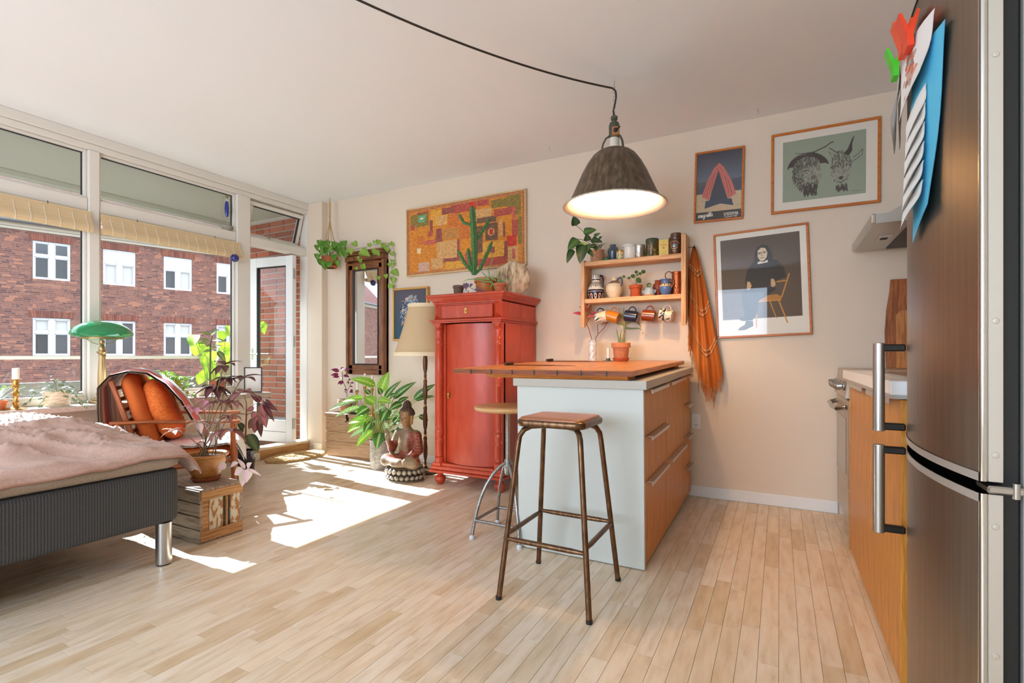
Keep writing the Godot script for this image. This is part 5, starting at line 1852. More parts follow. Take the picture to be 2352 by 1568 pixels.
	for q in [[Vector2(308, 168), Vector2(328, 164)], [Vector2(342, 162), Vector2(362, 162)]]:
		stroke(im, q, 5, blk)
		stroke(im, [q[0] + Vector2(4, 8), q[1] + Vector2(-3, 9)], 5, rgb(70, 52, 40))
	stroke(im, [Vector2(334, 166), Vector2(332, 190), Vector2(342, 192)], 3, rgb(120, 92, 70))
	stroke(im, [Vector2(322, 208), Vector2(348, 206)], 4, rgb(96, 66, 52))
	for h in [[Vector2(228, 392), 1], [Vector2(400, 386), -1]]:
		var p: Vector2 = h[0]
		var s: int = h[1]
		polyfill(im, PackedVector2Array([p + Vector2(-8,-10), p + Vector2(14,-6), p + Vector2(20,30), p + Vector2(2,40), p + Vector2(-10,24)]),rgb(206,166,122))
		for k in 4:
			stroke(im, [p + Vector2(-6 + k * 8, 24), p + Vector2(-8 + k * 8 - s * 3, 56 - absf(k - 1.4) * 6)], 6.5, rgb(216, 176, 132))
		stroke(im, [p + Vector2(16, 6), p + Vector2(22, 30)], 6, rgb(196, 152, 110))
	framed("framed_print", "lithograph of a dark clothed person on a yellow chair in orange wood frame", "picture",Vector2(-0.11,1.4925),Vector2(0.576,0.728), deg_to_rad(1.9),0.0145,0.02, orange, im,rgb(234,228,214),[0.004,0.004,0.004,0.004])

# ================================================================ shelf on the wall and what stands on it
func build_shelf() -> void:
	var s := thing("wall_shelf", "rough wooden wall shelf with two boards and side posts above the island", "shelf", Vector3(0, 0, BZ))
	var pw := wood("shelf_wood", rgb(190, 138, 92), rgb(226, 182, 136), 1, 0.65)
	var ph := wood("shelf_wood_h", rgb(190, 138, 92), rgb(228, 186, 140), 0, 0.65)
	for q in [[-1.332, -1.304, 1.215, 1.722], [-0.600, -0.570, 1.212, 1.846]]:
		var m := MB.new()
		m.xf = Transform3D(Basis(Vector3.UP, -PI / 2), Vector3(q[1], 0, 0))
		m.prism(PackedVector2Array([Vector2(0.006, q[2] + 0.10),Vector2(0.006, q[3]),Vector2(0.166, q[3]),Vector2(0.170, q[3] - 0.008),Vector2(0.170, q[2]),Vector2(0.150, q[2])]),0.0, q[1] - q[0])
		part(m, "side_post", pw, s)
	for y in [1.711, 1.430]:
		boxpart(Vector3(-1.304, y - 0.033, 0.006), Vector3(-0.600, y, 0.166), 0.004, "board", ph, s)
	for x in [-0.606]:
		var m := MB.new()
		m.slab(Vector3(x - 0.002, 1.60, 0.01), Vector3(x + 0.004, 1.678, 0.03), 0.001)
		m.slab(Vector3(x - 0.02, 1.674, 0.01), Vector3(x + 0.004, 1.678, 0.03), 0.001)
		part(m, "angle_bracket", M.steel, s)
	var z := 0.10
	for px in [1377.0, 1413.0, 1454.0, 1494.0, 1535.0]:
		var p := onz(px, 693, BZ + z)
		var m := MB.new()
		m.tube([Vector3(p.x,1.398, z),Vector3(p.x,1.385, z),Vector3(p.x + 0.006,1.376, z),Vector3(p.x + 0.006,1.366, z),Vector3(p.x,1.361, z),Vector3(p.x - 0.006,1.365, z)],0.0016,6)
		part(m, "cup_hook", M.brass, s)
	var hk := MB.new()
	hk.tube([Vector3(-0.570,1.768,0.06),Vector3(-0.548,1.768,0.06),Vector3(-0.54,1.758,0.06),Vector3(-0.53,1.760,0.06),Vector3(-0.526,1.772,0.06),Vector3(-0.533,1.782,0.06)],0.0022,6)
	part(hk, "towel_hook", M.dark_metal, s)

	var sx := func(px: float, zz: float) -> float: return onz(px, 600, zz).x
	var y1 := 1.711
	var y2 := 1.430
	var z1 := BZ + 0.095
	# --- upper board
	var v := MB.new()
	v.lathe([Vector2(0,0),Vector2(0.026,0.0),Vector2(0.029,0.004),Vector2(0.032,0.03),Vector2(0.039,0.06),Vector2(0.041,0.078),Vector2(0.035,0.096),Vector2(0.024,0.106),Vector2(0.023,0.113),Vector2(0.026,0.120),Vector2(0.022,0.121),Vector2(0.018,0.108),Vector2(0,0.10)],28)
	solo(v, "ceramic_vase", mat("slate_glaze",rgb(66,84,98),0.18,0.0, {"coat": 0.5}), "small slate blue glazed vase on the upper board", "vase",Vector3(sx.call(1408, z1), y1, z1))
	var t := thing("spice_tin", "little patterned tin with brass lid beside the blue vase", "tin", Vector3(sx.call(1424.5, z1 + 0.03), y1, z1 + 0.03))
	v = MB.new()
	v.lathe([Vector2(0, 0), Vector2(0.028, 0), Vector2(0.029, 0.002), Vector2(0.029, 0.056), Vector2(0, 0.056)], 24)
	part(v, "can", mat("tin_print_a", Color.WHITE, 0.35, 0.0, {"tex": tin_print([rgb(206, 194, 150), rgb(92, 134, 110), rgb(214, 146, 92)], 7)}), t)
	v = MB.new()
	v.lathe([Vector2(0.03, 0.052), Vector2(0.03, 0.064), Vector2(0.026, 0.066), Vector2(0, 0.066)], 24)
	part(v, "lid", M.brass, t)
	t = thing("small_jar", "tiny green jar with red knob at the foot of the blue vase", "jar", Vector3(sx.call(1393, z1 + 0.04), y1, z1 + 0.04))
	v = MB.new()
	v.lathe([Vector2(0, 0), Vector2(0.019, 0), Vector2(0.022, 0.008), Vector2(0.024, 0.014), Vector2(0.014, 0.024), Vector2(0, 0.026)], 18)
	part(v, "body", mat("jar_green", rgb(44, 120, 88), 0.25), t)
	v = MB.new()
	v.ball(Vector3(0.004, 0.030, -0.004), Vector3(0.009, 0.008, 0.009), 12, 8)
	part(v, "knob", mat("jar_red", rgb(196, 62, 34), 0.3), t)
	t = thing("canister", "white enamel canister with lid on the upper board", "canister", Vector3(sx.call(1447, z1), y1, z1))
	v = MB.new()
	v.lathe([Vector2(0, 0), Vector2(0.046, 0), Vector2(0.048, 0.003), Vector2(0.048, 0.094), Vector2(0, 0.094)], 32)
	part(v, "body", mat("enamel_white", rgb(226, 224, 216), 0.3), t)
	v = MB.new()
	v.lathe([Vector2(0.049, 0.09), Vector2(0.053, 0.094), Vector2(0.053, 0.104), Vector2(0.050, 0.108), Vector2(0, 0.111)], 32)
	part(v, "lid", M.enamel_white, t)
	t = thing("steel_tin", "shiny bare steel tin between white canister and green tin", "tin", Vector3(sx.call(1469, z1 + 0.025), y1, z1 + 0.025))
	v = MB.new()
	v.lathe([Vector2(0, 0), Vector2(0.036, 0), Vector2(0.0375, 0.002), Vector2(0.037, 0.090), Vector2(0, 0.090)], 32)
	part(v, "can", M.chrome, t)
	v = MB.new()
	v.lathe([Vector2(0.0365, 0.088), Vector2(0.0385, 0.089), Vector2(0.0385, 0.092), Vector2(0.034, 0.094), Vector2(0.032, 0.088), Vector2(0, 0.088)], 32)
	part(v, "rim", M.steel, t)
	t = thing("tea_tin", "tall green and gold printed tin with dark green lid", "tin", Vector3(sx.call(1498, z1), y1, z1))
	v = MB.new()
	v.lathe([Vector2(0, 0), Vector2(0.0445, 0), Vector2(0.0455, 0.002), Vector2(0.0455, 0.118), Vector2(0, 0.118)], 32)
	part(v, "can", mat("tin_print_b", Color.WHITE, 0.3, 0.0, {"tex": tin_print([rgb(76, 72, 36), rgb(150, 126, 62), rgb(52, 52, 34), rgb(190, 96, 44)], 12)}), t)
	v = MB.new()
	v.lathe([Vector2(0.047, 0.112), Vector2(0.047, 0.128), Vector2(0.043, 0.134), Vector2(0.02, 0.136), Vector2(0, 0.136)], 32)
	part(v, "lid", mat("lid_green", rgb(70, 82, 62), 0.35), t)
	# yellow carton with printed lines
	var im := Image.create(128, 220, false, Image.FORMAT_RGB8)
	im.fill(rgb(232, 204, 112))
	disc(im, Vector2(64, 30), 5, rgb(110, 90, 40))
	for k in 8:
		stroke(im, [Vector2(22 + k * 12, 66 - absf(k - 3.5) * -1.2), Vector2(28 + k * 12, 78)], 7, rgb(222, 128, 48))
	disc(im, Vector2(64, 112), 22, rgb(206, 176, 96))
	stroke(im, [Vector2(54, 104), Vector2(48, 112), Vector2(60, 122)], 4, rgb(90, 84, 50))
	for k in 4:
		stroke(im, [Vector2(26, 156 + k * 14), Vector2(102, 156 + k * 14)], 3, rgb(196, 160, 78))
	var bxm := MB.new()
	bxm.slab(Vector3(-0.033, 0, -0.02), Vector3(0.033, 0.114, 0.02), 0.001)
	t = thing("tea_carton", "upright yellow carton with orange lettering between two tins", "box", Vector3(sx.call(1525, z1 + 0.02), y1, z1 + 0.02), 0.10)
	part(bxm, "carton", mat("carton_yellow", rgb(232, 206, 118), 0.6), t)
	bxm = MB.new()
	bxm.face([Vector3(-0.031, 0.002, 0.0206), Vector3(0.031, 0.002, 0.0206), Vector3(0.031, 0.112, 0.0206), Vector3(-0.031, 0.112, 0.0206)], Vector3(0, 0, 1))
	part(bxm, "printed_front", mat("carton_print", Color.WHITE, 0.6, 0.0, {"tex": ImageTexture.create_from_image(im)}), t)
	# brown jar with a crest
	t = thing("tobacco_jar", "brown stoneware jar with gold and blue crest at the shelf end", "jar", Vector3(sx.call(1553, z1 + 0.02), y1, z1 + 0.02))
	v = MB.new()
	v.lathe([Vector2(0,0),Vector2(0.047,0),Vector2(0.049,0.003),Vector2(0.049,0.105),Vector2(0.052,0.112),Vector2(0.052,0.118),Vector2(0.042,0.124),Vector2(0,0.124)],36)
	part(v, "body", mat("jar_brown", rgb(78, 40, 22), 0.22, 0.0, {"coat": 0.4}), t)
	v = MB.new()
	v.lathe([Vector2(0.040, 0.122), Vector2(0.041, 0.132), Vector2(0.038, 0.134), Vector2(0.039, 0.146), Vector2(0.034, 0.151), Vector2(0, 0.152)], 36)
	part(v, "lid", mat("jar_lid", rgb(104, 64, 36), 0.3), t)
	im = Image.create(256, 256, false, Image.FORMAT_RGB8)
	im.fill(rgb(78, 40, 22))
	var gold := rgb(206, 160, 84)
	for k in 7:
		var a := -PI * (0.18 + 0.64 * k / 6.0)
		var p := Vector2(128, 120) + Vector2(cos(a) * 104, sin(a) * 84)
		stroke(im, [p + Vector2(-6, -8), p + Vector2(-6, 8)], 4, rgb(226, 190, 130))
		stroke(im, [p + Vector2(4, -8), p + Vector2(6, 8)], 4, rgb(226, 190, 130))
	disc(im, Vector2(128, 70), 12, rgb(196, 66, 48))
	polyfill(im, PackedVector2Array([Vector2(86, 84), Vector2(170, 84), Vector2(158, 124), Vector2(128, 136), Vector2(98, 124)]), rgb(58, 110, 140))
	disc(im, Vector2(128, 128), 24, rgb(220, 226, 226))
	disc(im, Vector2(128, 128), 13, rgb(96, 130, 146))
	for sgn in [-1.0, 1.0]:
		stroke(im, [Vector2(128 + sgn * 52, 92), Vector2(128 + sgn * 60, 120), Vector2(128 + sgn * 46, 140), Vector2(128 + sgn * 62, 160)], 9, gold)
	stroke(im, [Vector2(92, 168), Vector2(128, 180), Vector2(164, 168)], 11, rgb(232, 214, 180))
	for q in [[Vector2(96,206),Vector2(112,206)],[Vector2(104,206),Vector2(104,224)],[Vector2(122,206),Vector2(122,224)],[Vector2(122,206),Vector2(134,206)],[Vector2(122,215),Vector2(132,215)],[Vector2(122,224),Vector2(134,224)],[Vector2(142,224),Vector2(149,206)],[Vector2(149,206),Vector2(156,224)]]:
		stroke(im, q, 4, rgb(226, 190, 130))
	var cr := MB.new()
	var rows := []
	for i in 2:
		var row := []
		for j in 13:
			var a := PI / 2 + 0.12 - (j / 12.0 - 0.5) * 1.9
			row.append(Vector3(cos(a) * 0.0494, 0.102 - i * 0.096, sin(a) * 0.0494))
		rows.append(row)
	cr.grid(rows, false, true)
	if cr.n[6].z < 0:
		cr = MB.new()
		cr.grid(rows, false, false)
	part(cr, "crest", mat("crest_print", Color.WHITE, 0.25, 0.0, {"tex": ImageTexture.create_from_image(im)}), t)

	# --- lower board
	z1 = BZ + 0.09
	# blue and white jug
	t = thing("patterned_jug", "tall white jug painted with dark blue ornaments on the lower board", "jug", Vector3(sx.call(1369, z1), y2, z1))
	v = MB.new()
	v.lathe([Vector2(0,0),Vector2(0.044,0),Vector2(0.046,0.005),Vector2(0.060,0.035),Vector2(0.064,0.055),Vector2(0.060,0.085),Vector2(0.044,0.115),Vector2(0.033,0.127),Vector2(0.030,0.14),Vector2(0.033,0.165),Vector2(0.038,0.182),Vector2(0.036,0.188),Vector2(0.028,0.180),Vector2(0.022,0.14),Vector2(0,0.13)],36)
	part(v, "body", mat("jug_blue", Color.WHITE, 0.2, 0.0, {"tex": jug_print()}), t)
	v = MB.new()
	v.tube([Vector3(0.036,0.178,0.01),Vector3(0.055,0.172,0.02),Vector3(0.063,0.150,0.022),Vector3(0.062,0.115,0.022),Vector3(0.058,0.085,0.02)],[0.007,0.008,0.008,0.008,0.006],8)
	part(v, "handle", mat("cobalt", rgb(34, 26, 58), 0.2), t)
	# cream ribbed jug
	t = thing("ribbed_jug", "cream ribbed jug with grey handle on the lower board", "jug", Vector3(sx.call(1411, z1 + 0.01), y2, z1 + 0.01))
	v = MB.new()
	rows = []
	for q in [[0.0, 0.0], [0.034, 0.0], [0.038, 0.005], [0.056, 0.04], [0.062, 0.066], [0.058, 0.092], [0.045, 0.110]]:
		var row := []
		for k in 96:
			var a := TAU * k / 96.0
			var rr: float = q[0] * (1.0 + (0.025 * absf(sin(a * 16.0)) if q[1] > 0.004 else 0.0))
			row.append(Vector3(cos(a) * rr, q[1], sin(a) * rr))
		rows.append(row)
	v.grid(rows, true, true)
	part(v, "body", mat("cream_glaze", rgb(232, 216, 184), 0.25), t)
	v = MB.new()
	v.lathe([Vector2(0.047, 0.109), Vector2(0.044, 0.114), Vector2(0.024, 0.128), Vector2(0.020, 0.132)], 36)
	part(v, "shoulder_band", mat("brown_band", rgb(128, 98, 82), 0.3), t)
	v = MB.new()
	v.lathe([Vector2(0.021,0.130),Vector2(0.018,0.138),Vector2(0.020,0.148),Vector2(0.026,0.154),Vector2(0.022,0.153),Vector2(0.014,0.138),Vector2(0,0.135)],28)
	part(v, "neck", M.cream_glaze, t)
	v = MB.new()
	v.tube([Vector3(0.022,0.120,0.012),Vector3(0.036,0.145,0.016),Vector3(0.052,0.150,0.018),Vector3(0.063,0.138,0.02),Vector3(0.066,0.112,0.022),Vector3(0.056,0.084,0.022)],[0.007,0.008,0.0085,0.008,0.0075,0.005],8)
	part(v, "handle", mat("grey_handle", rgb(86, 92, 100), 0.25), t)
	# small stoneware pot with lugs
	t = thing("stoneware_pot", "small pale blue stoneware pot with two lugs and a round leaf", "pot", Vector3(sx.call(1491, z1 + 0.02), y2, z1 + 0.02))
	v = MB.new()
	v.lathe([Vector2(0,0),Vector2(0.039,0),Vector2(0.040,0.008),Vector2(0.0395,0.03),Vector2(0.033,0.044),Vector2(0.030,0.052),Vector2(0.033,0.060),Vector2(0.029,0.062),Vector2(0.025,0.05),Vector2(0,0.05)],32)
	part(v, "body", mat("pale_blue_glaze", rgb(168, 184, 192), 0.3), t)
	v = MB.new()
	v.lathe([Vector2(0.0395, 0.0), Vector2(0.0405, 0.004), Vector2(0.0403, 0.009)], 32)
	part(v, "foot_ring", M.terracotta, t)
	for sg in [-1.0, 1.0]:
		v = MB.new()
		v.tube([Vector3(sg * 0.034, 0.040, 0.0), Vector3(sg * 0.046, 0.042, 0.0), Vector3(sg * 0.044, 0.030, 0.0), Vector3(sg * 0.038, 0.026, 0.0)], 0.006, 8)
		part(v, "lug", M.pale_blue_glaze, t)
	v = MB.new()
	v.tube([Vector3(0, 0.05, 0), Vector3(0.0, 0.075, 0.002)], 0.0015, 5)
	part(v, "leaf_stalk", mat("stalk_green", rgb(96, 120, 60), 0.6), t)
	v = MB.new()
	v.xf = Transform3D(Basis(Vector3.RIGHT, 1.35), Vector3(0, 0.080, 0.004))
	v.lathe([Vector2(0, 0.001), Vector2(0.012, 0.002), Vector2(0.018, 0.0), Vector2(0.0, -0.0005)], 20)
	part(v, "round_leaf", mat("round_leaf", rgb(58, 92, 42), 0.35), t)
	# red vase
	v = MB.new()
	v.lathe([Vector2(0,0),Vector2(0.020,0),Vector2(0.022,0.01),Vector2(0.030,0.05),Vector2(0.035,0.075),Vector2(0.031,0.092),Vector2(0.020,0.104),Vector2(0.019,0.110),Vector2(0.025,0.118),Vector2(0.021,0.119),Vector2(0,0.10)],28)
	solo(v, "red_vase", mat("red_relief", Color.WHITE,0.5,0.0, {"tex": ntex("relief",91,0.06,[[0.0,rgb(92,36,22)],[0.5,rgb(150,62,36)],[1.0,rgb(206,120,76)]], {"oct": 2}), "tri": Vector3(7,7,7)}), "small rust red vase with relief pattern behind the blue jug", "vase",Vector3(sx.call(1511, BZ + 0.05), y2, BZ + 0.05))
	# blue jug
	t = thing("blue_jug", "bulbous blue glazed jug with patterned band and brown handle", "jug", Vector3(sx.call(1529, z1 + 0.03), y2, z1 + 0.03))
	v = MB.new()
	v.lathe([Vector2(0, 0), Vector2(0.026, 0), Vector2(0.029, 0.004), Vector2(0.041, 0.035), Vector2(0.043, 0.052), Vector2(0.0425, 0.058)], 32)
	part(v, "belly", mat("blue_glaze", rgb(84, 116, 164), 0.18), t)
	v = MB.new()
	v.lathe([Vector2(0.0425, 0.058), Vector2(0.039, 0.072), Vector2(0.031, 0.082)], 32)
	part(v, "band", mat("jug_band", Color.WHITE, 0.3, 0.0, {"tex": band_print()}), t)
	v = MB.new()
	v.lathe([Vector2(0.031,0.082),Vector2(0.029,0.090),Vector2(0.032,0.103),Vector2(0.039,0.113),Vector2(0.035,0.113),Vector2(0.026,0.09),Vector2(0,0.08)],32)
	part(v, "neck", M.blue_glaze, t)
	v = MB.new()
	v.tube([Vector3(0.032,0.098,0.012),Vector3(0.046,0.108,0.016),Vector3(0.056,0.098,0.018),Vector3(0.056,0.075,0.02),Vector3(0.044,0.050,0.02)],0.0055,8)
	part(v, "handle", mat("rust_glaze", rgb(150, 82, 54), 0.3), t)
	# copper pitcher
	t = thing("copper_pitcher", "hammered copper pitcher with loop handle at the end of the lower board", "pitcher",Vector3(sx.call(1555, BZ + 0.075), y2, BZ + 0.075))
	var ham := ntex("hammer", 92, 0.06, [], {"type": FastNoiseLite.TYPE_CELLULAR, "oct": 1, "ret": FastNoiseLite.RETURN_DISTANCE})
	v = MB.new()
	v.lathe([Vector2(0,0),Vector2(0.042,0),Vector2(0.043,0.003),Vector2(0.037,0.08),Vector2(0.0355,0.163),Vector2(0.037,0.167),Vector2(0.034,0.166),Vector2(0.034,0.15),Vector2(0,0.10)],32)
	part(v, "body", mat("copper", rgb(186, 104, 66), 0.28, 0.9, {"tri": Vector3(4, 4, 4), "bump": ham, "bs": 0.2}), t)
	v = MB.new()
	v.tube([Vector3(-0.036,0.160,0.0),Vector3(-0.046,0.172,0.0),Vector3(-0.062,0.174,0.0),Vector3(-0.080,0.160,0.0),Vector3(-0.082,0.138,0.0),Vector3(-0.068,0.116,0.0),Vector3(-0.038,0.09,0.0)],0.0035,6, true,1.0)
	part(v, "handle", mat("copper_dark", rgb(120, 68, 46), 0.35, 0.8), t)

	# mugs on the hooks
	var zm := BZ + 0.10
	var specs := [[1377.0, "painted",-0.25, "black and white painted mug hanging under the shelf",rgb(226,214,190)],[1413.0, "ochre",0.28, "plain ochre yellow mug hanging under the shelf",rgb(204,126,34)],[1454.0, "navy",0.18, "dark navy blue mug hanging under the shelf",rgb(28,38,66)],[1494.0, "brown",0.14, "glossy red brown mug hanging under the shelf",rgb(140,58,24)],[1535.0, "line",0.22, "cream mug with black line pattern hanging under the shelf",rgb(226,212,186)]]
	for q in specs:
		var x: float = onz(q[0], 720, zm).x
		t = thing("mug", q[3], "mug", Vector3(x, 1.361, zm), 0.0, "mugs on the shelf hooks")
		t.rotation.z = -q[2]
		var mm: StandardMaterial3D
		if q[1] == "line" or q[1] == "painted":
			mm = mat("mug_" + q[1], Color.WHITE, 0.25, 0.0, {"tex": mug_print(q[1] == "line")})
		else:
			mm = mat("mug_" + q[1], q[4], 0.15, 0.0, {"coat": 0.5})
		var b := MB.new()
		b.xf = Transform3D(Basis(Vector3.BACK, PI / 2), Vector3(0.048, -0.072, 0.0))
		b.lathe([Vector2(0,0),Vector2(0.036,0),Vector2(0.042,0.004),Vector2(0.0425,0.012),Vector2(0.0425,0.092),Vector2(0.0405,0.094),Vector2(0.039,0.090),Vector2(0.039,0.008),Vector2(0,0.007)],32)
		part(b, "cup", mm, t)
		var h := MB.new()
		var pts := []
		for k in 11:
			var a := PI * k / 10.0
			pts.append(Vector3(cos(a) * 0.027, -0.034 + sin(a) * 0.033, 0.0))
		h.tube(pts, 0.0048, 8)
		var hc: Color = {"painted": rgb(30,26,40), "ochre": rgb(196,128,66), "navy": rgb(44,34,36), "brown": rgb(150,74,38), "line": rgb(226,206,176)}[q[1]]
		part(h, "handle", mat("mugh_" + q[1], hc, 0.25), t)
	build_towel()

func tin_print(cols: Array, bands: int) -> ImageTexture:
	var im := Image.create(256, 128, false, Image.FORMAT_RGB8)
	var r := RandomNumberGenerator.new()
	r.seed = bands * 13
	im.fill(cols[0])
	for k in 160:
		var c: Color = cols[r.randi() % cols.size()]
		var p := Vector2(r.randf() * 256, r.randf_range(24, 128))
		if r.randf() < 0.5:
			stroke(im, [p, p + Vector2(r.randf_range(-14, 14), r.randf_range(-6, 6))], 4, c)
		else:
			disc(im, p, r.randf_range(2, 6), c)
	for k in 4:
		im.fill_rect(Rect2i(k * 64 + 18, 60, 28, 26), cols[1])
		im.fill_rect(Rect2i(k * 64 + 22, 68, 20, 9), cols[2])
	im.fill_rect(Rect2i(0, 108, 256, 10), cols[cols.size() - 1])
	return ImageTexture.create_from_image(im)

func jug_print() -> ImageTexture:
	var im := Image.create(512, 256, false, Image.FORMAT_RGB8)
	im.fill(rgb(232, 224, 208))
	var ink := rgb(36, 28, 60)
	# v runs along the profile: 0 at the top
	im.fill_rect(Rect2i(0, 0, 512, 62), rgb(40, 32, 62))
	for k in 12:
		var x := k * 43.0 + 12
		polyfill(im, PackedVector2Array([Vector2(x, 66), Vector2(x + 16, 66), Vector2(x + 12, 96), Vector2(x + 4, 96)]), ink)
		polyfill(im, PackedVector2Array([Vector2(x + 20, 70), Vector2(x + 30, 70), Vector2(x + 27, 90)]), ink)
		disc(im, Vector2(x + 5, 118), 5, rgb(140, 70, 60))
	im.fill_rect(Rect2i(0, 100, 512, 6), ink)
	im.fill_rect(Rect2i(0, 126, 512, 5), ink)
	for k in 9:
		var x := k * 57.0 + 20
		var pts := []
		for j in 9:
			var a := PI + PI * j / 8.0
			pts.append(Vector2(x + cos(a) * 24, 158 + sin(a) * 20))
		stroke(im, pts, 5, ink)
		disc(im, Vector2(x, 152), 5, rgb(70, 84, 70))
		disc(im, Vector2(x + 28, 138), 6, rgb(170, 90, 80))
	im.fill_rect(Rect2i(0, 172, 512, 8), ink)
	im.fill_rect(Rect2i(0, 182, 512, 46), ink)
	for k in 11:
		var x := k * 46.5 + 16
		disc(im, Vector2(x, 206), 15, rgb(232, 222, 204) if k % 2 == 0 else rgb(226, 176, 140))
		disc(im, Vector2(x, 206), 6, ink if k % 2 == 0 else rgb(146, 66, 40))
	im.fill_rect(Rect2i(0, 234, 512, 5), ink)
	return ImageTexture.create_from_image(im)

func band_print() -> ImageTexture:
	var im := Image.create(256, 64, false, Image.FORMAT_RGB8)
	im.fill(rgb(216, 196, 150))
	im.fill_rect(Rect2i(0, 0, 256, 10), rgb(178, 108, 62))
	for k in 9:
		polyfill(im, PackedVector2Array([Vector2(k * 28 + 2, 14), Vector2(k * 28 + 8, 60), Vector2(k * 28 + 14, 14)]), rgb(60, 74, 104))
	im.fill_rect(Rect2i(0, 56, 256, 8), rgb(70, 90, 130))
	return ImageTexture.create_from_image(im)

func mug_print(lines: bool) -> ImageTexture:
	var im := Image.create(512, 256, false, Image.FORMAT_RGB8)
	im.fill(rgb(230, 216, 190))
	var ink := rgb(42, 38, 36)
	var r := RandomNumberGenerator.new()
	r.seed = 31 if lines else 32
	if lines:
		for k in 8:
			var x := k * 64.0
			stroke(im, [Vector2(x, 70), Vector2(x, 220)], 3, ink)
			for j in 5:
				stroke(im, [Vector2(x + 4, 80 + j * 30), Vector2(x + 60, 80 + j * 30 + r.randf_range(-26, 26))], 5, ink)
		im.fill_rect(Rect2i(0, 140, 512, 4), ink)
	else:
		for k in 46:
			var p := Vector2(r.randf() * 512, r.randf_range(50, 230))
			var c: Color = [ink, ink, rgb(70, 120, 120), rgb(196, 130, 70), rgb(80, 96, 80)][r.randi() % 5]
			stroke(im, [p, p + Vector2(r.randf_range(-30, 30), r.randf_range(-24, 24))], r.randf_range(5, 14), c)
	return ImageTexture.create_from_image(im)

func build_towel() -> void:
	var t := thing("hanging_towel", "orange striped cotton towel with fringe hanging from the shelf hook", "towel", Vector3(0, 0, BZ))
	var m := MB.new()
	var rows := []
	var cols := []
	var nr := 110
	var nc := 56
	var c0 := lin(202, 118, 48)
	for i in nr + 1:
		var s := i / float(nr)
		var row := []
		for j in nc + 1:
			var q := j / float(nc)
			var spread := 0.012 + 0.215 * pow(s, 0.75)
			var bottom := 1.02 + 0.16 * sin(q * 5.0 + 1.2) - 0.12 * q
			var y := lerpf(1.770, bottom, s)
			var x := -0.532 + (q - 0.42) * spread + 0.07 * s * (q - 0.2)
			var fold := sin(q * 27.0 + s * 1.5) * (0.006 + 0.020 * s) * (1.0 - 0.3 * s)
			var z := 0.058 + fold - 0.010 * s
			row.append(Vector3(maxf(x, -0.565 + 0.0 * s), y, maxf(z, 0.008)))
		rows.append(row)
	m.grid(rows, false, true)
	for i in nr + 1:
		for j in nc + 1:
			var q := j / float(nc)
			var s := i / float(nr)
			var u := s * 1.0 + q * 0.06
			var c := c0.lerp(lin(184, 96, 30), 0.5 + 0.5 * sin(q * 9.0))
			for b in [0.22, 0.25, 0.50, 0.53, 0.78, 0.81]:
				if absf(u - b) < 0.006:
					c = lin(222, 160, 100)
				elif absf(u - b - 0.012) < 0.005:
					c = lin(120, 66, 30)
			m.c[i * (nc + 1) + j] = c
	var o := part(m, "cloth", mat("towel_cotton", Color.WHITE, 0.95, 0.0, {"vc": true}), t)
	o.mesh = doubled(m, 0.0016)
	var f := MB.new()
	var r := RandomNumberGenerator.new()
	r.seed = 8
	f.col = lin(206, 126, 62)
	for j in range(0, nc + 1):
		var p: Vector3 = rows[nr][j]
		var l := r.randf_range(0.05, 0.10) + (0.05 if j % 9 == 0 else 0.0)
		var a := p + Vector3(r.randf_range(-0.006, 0.006), -l * 0.5, r.randf_range(-0.003, 0.006))
		var b := a + Vector3(r.randf_range(-0.006, 0.006), -l * 0.5, r.randf_range(-0.004, 0.004))
		a.z = maxf(a.z, 0.006)
		b.z = maxf(b.z, 0.006)
		f.tube([p, a, b], [0.0022, 0.0024, 0.0016], 5)
	var fo := part(f, "fringe", mat("towel_fringe", Color.WHITE, 0.95, 0.0, {"vc": true}), t)
	fo.set_meta("kind", "stuff")

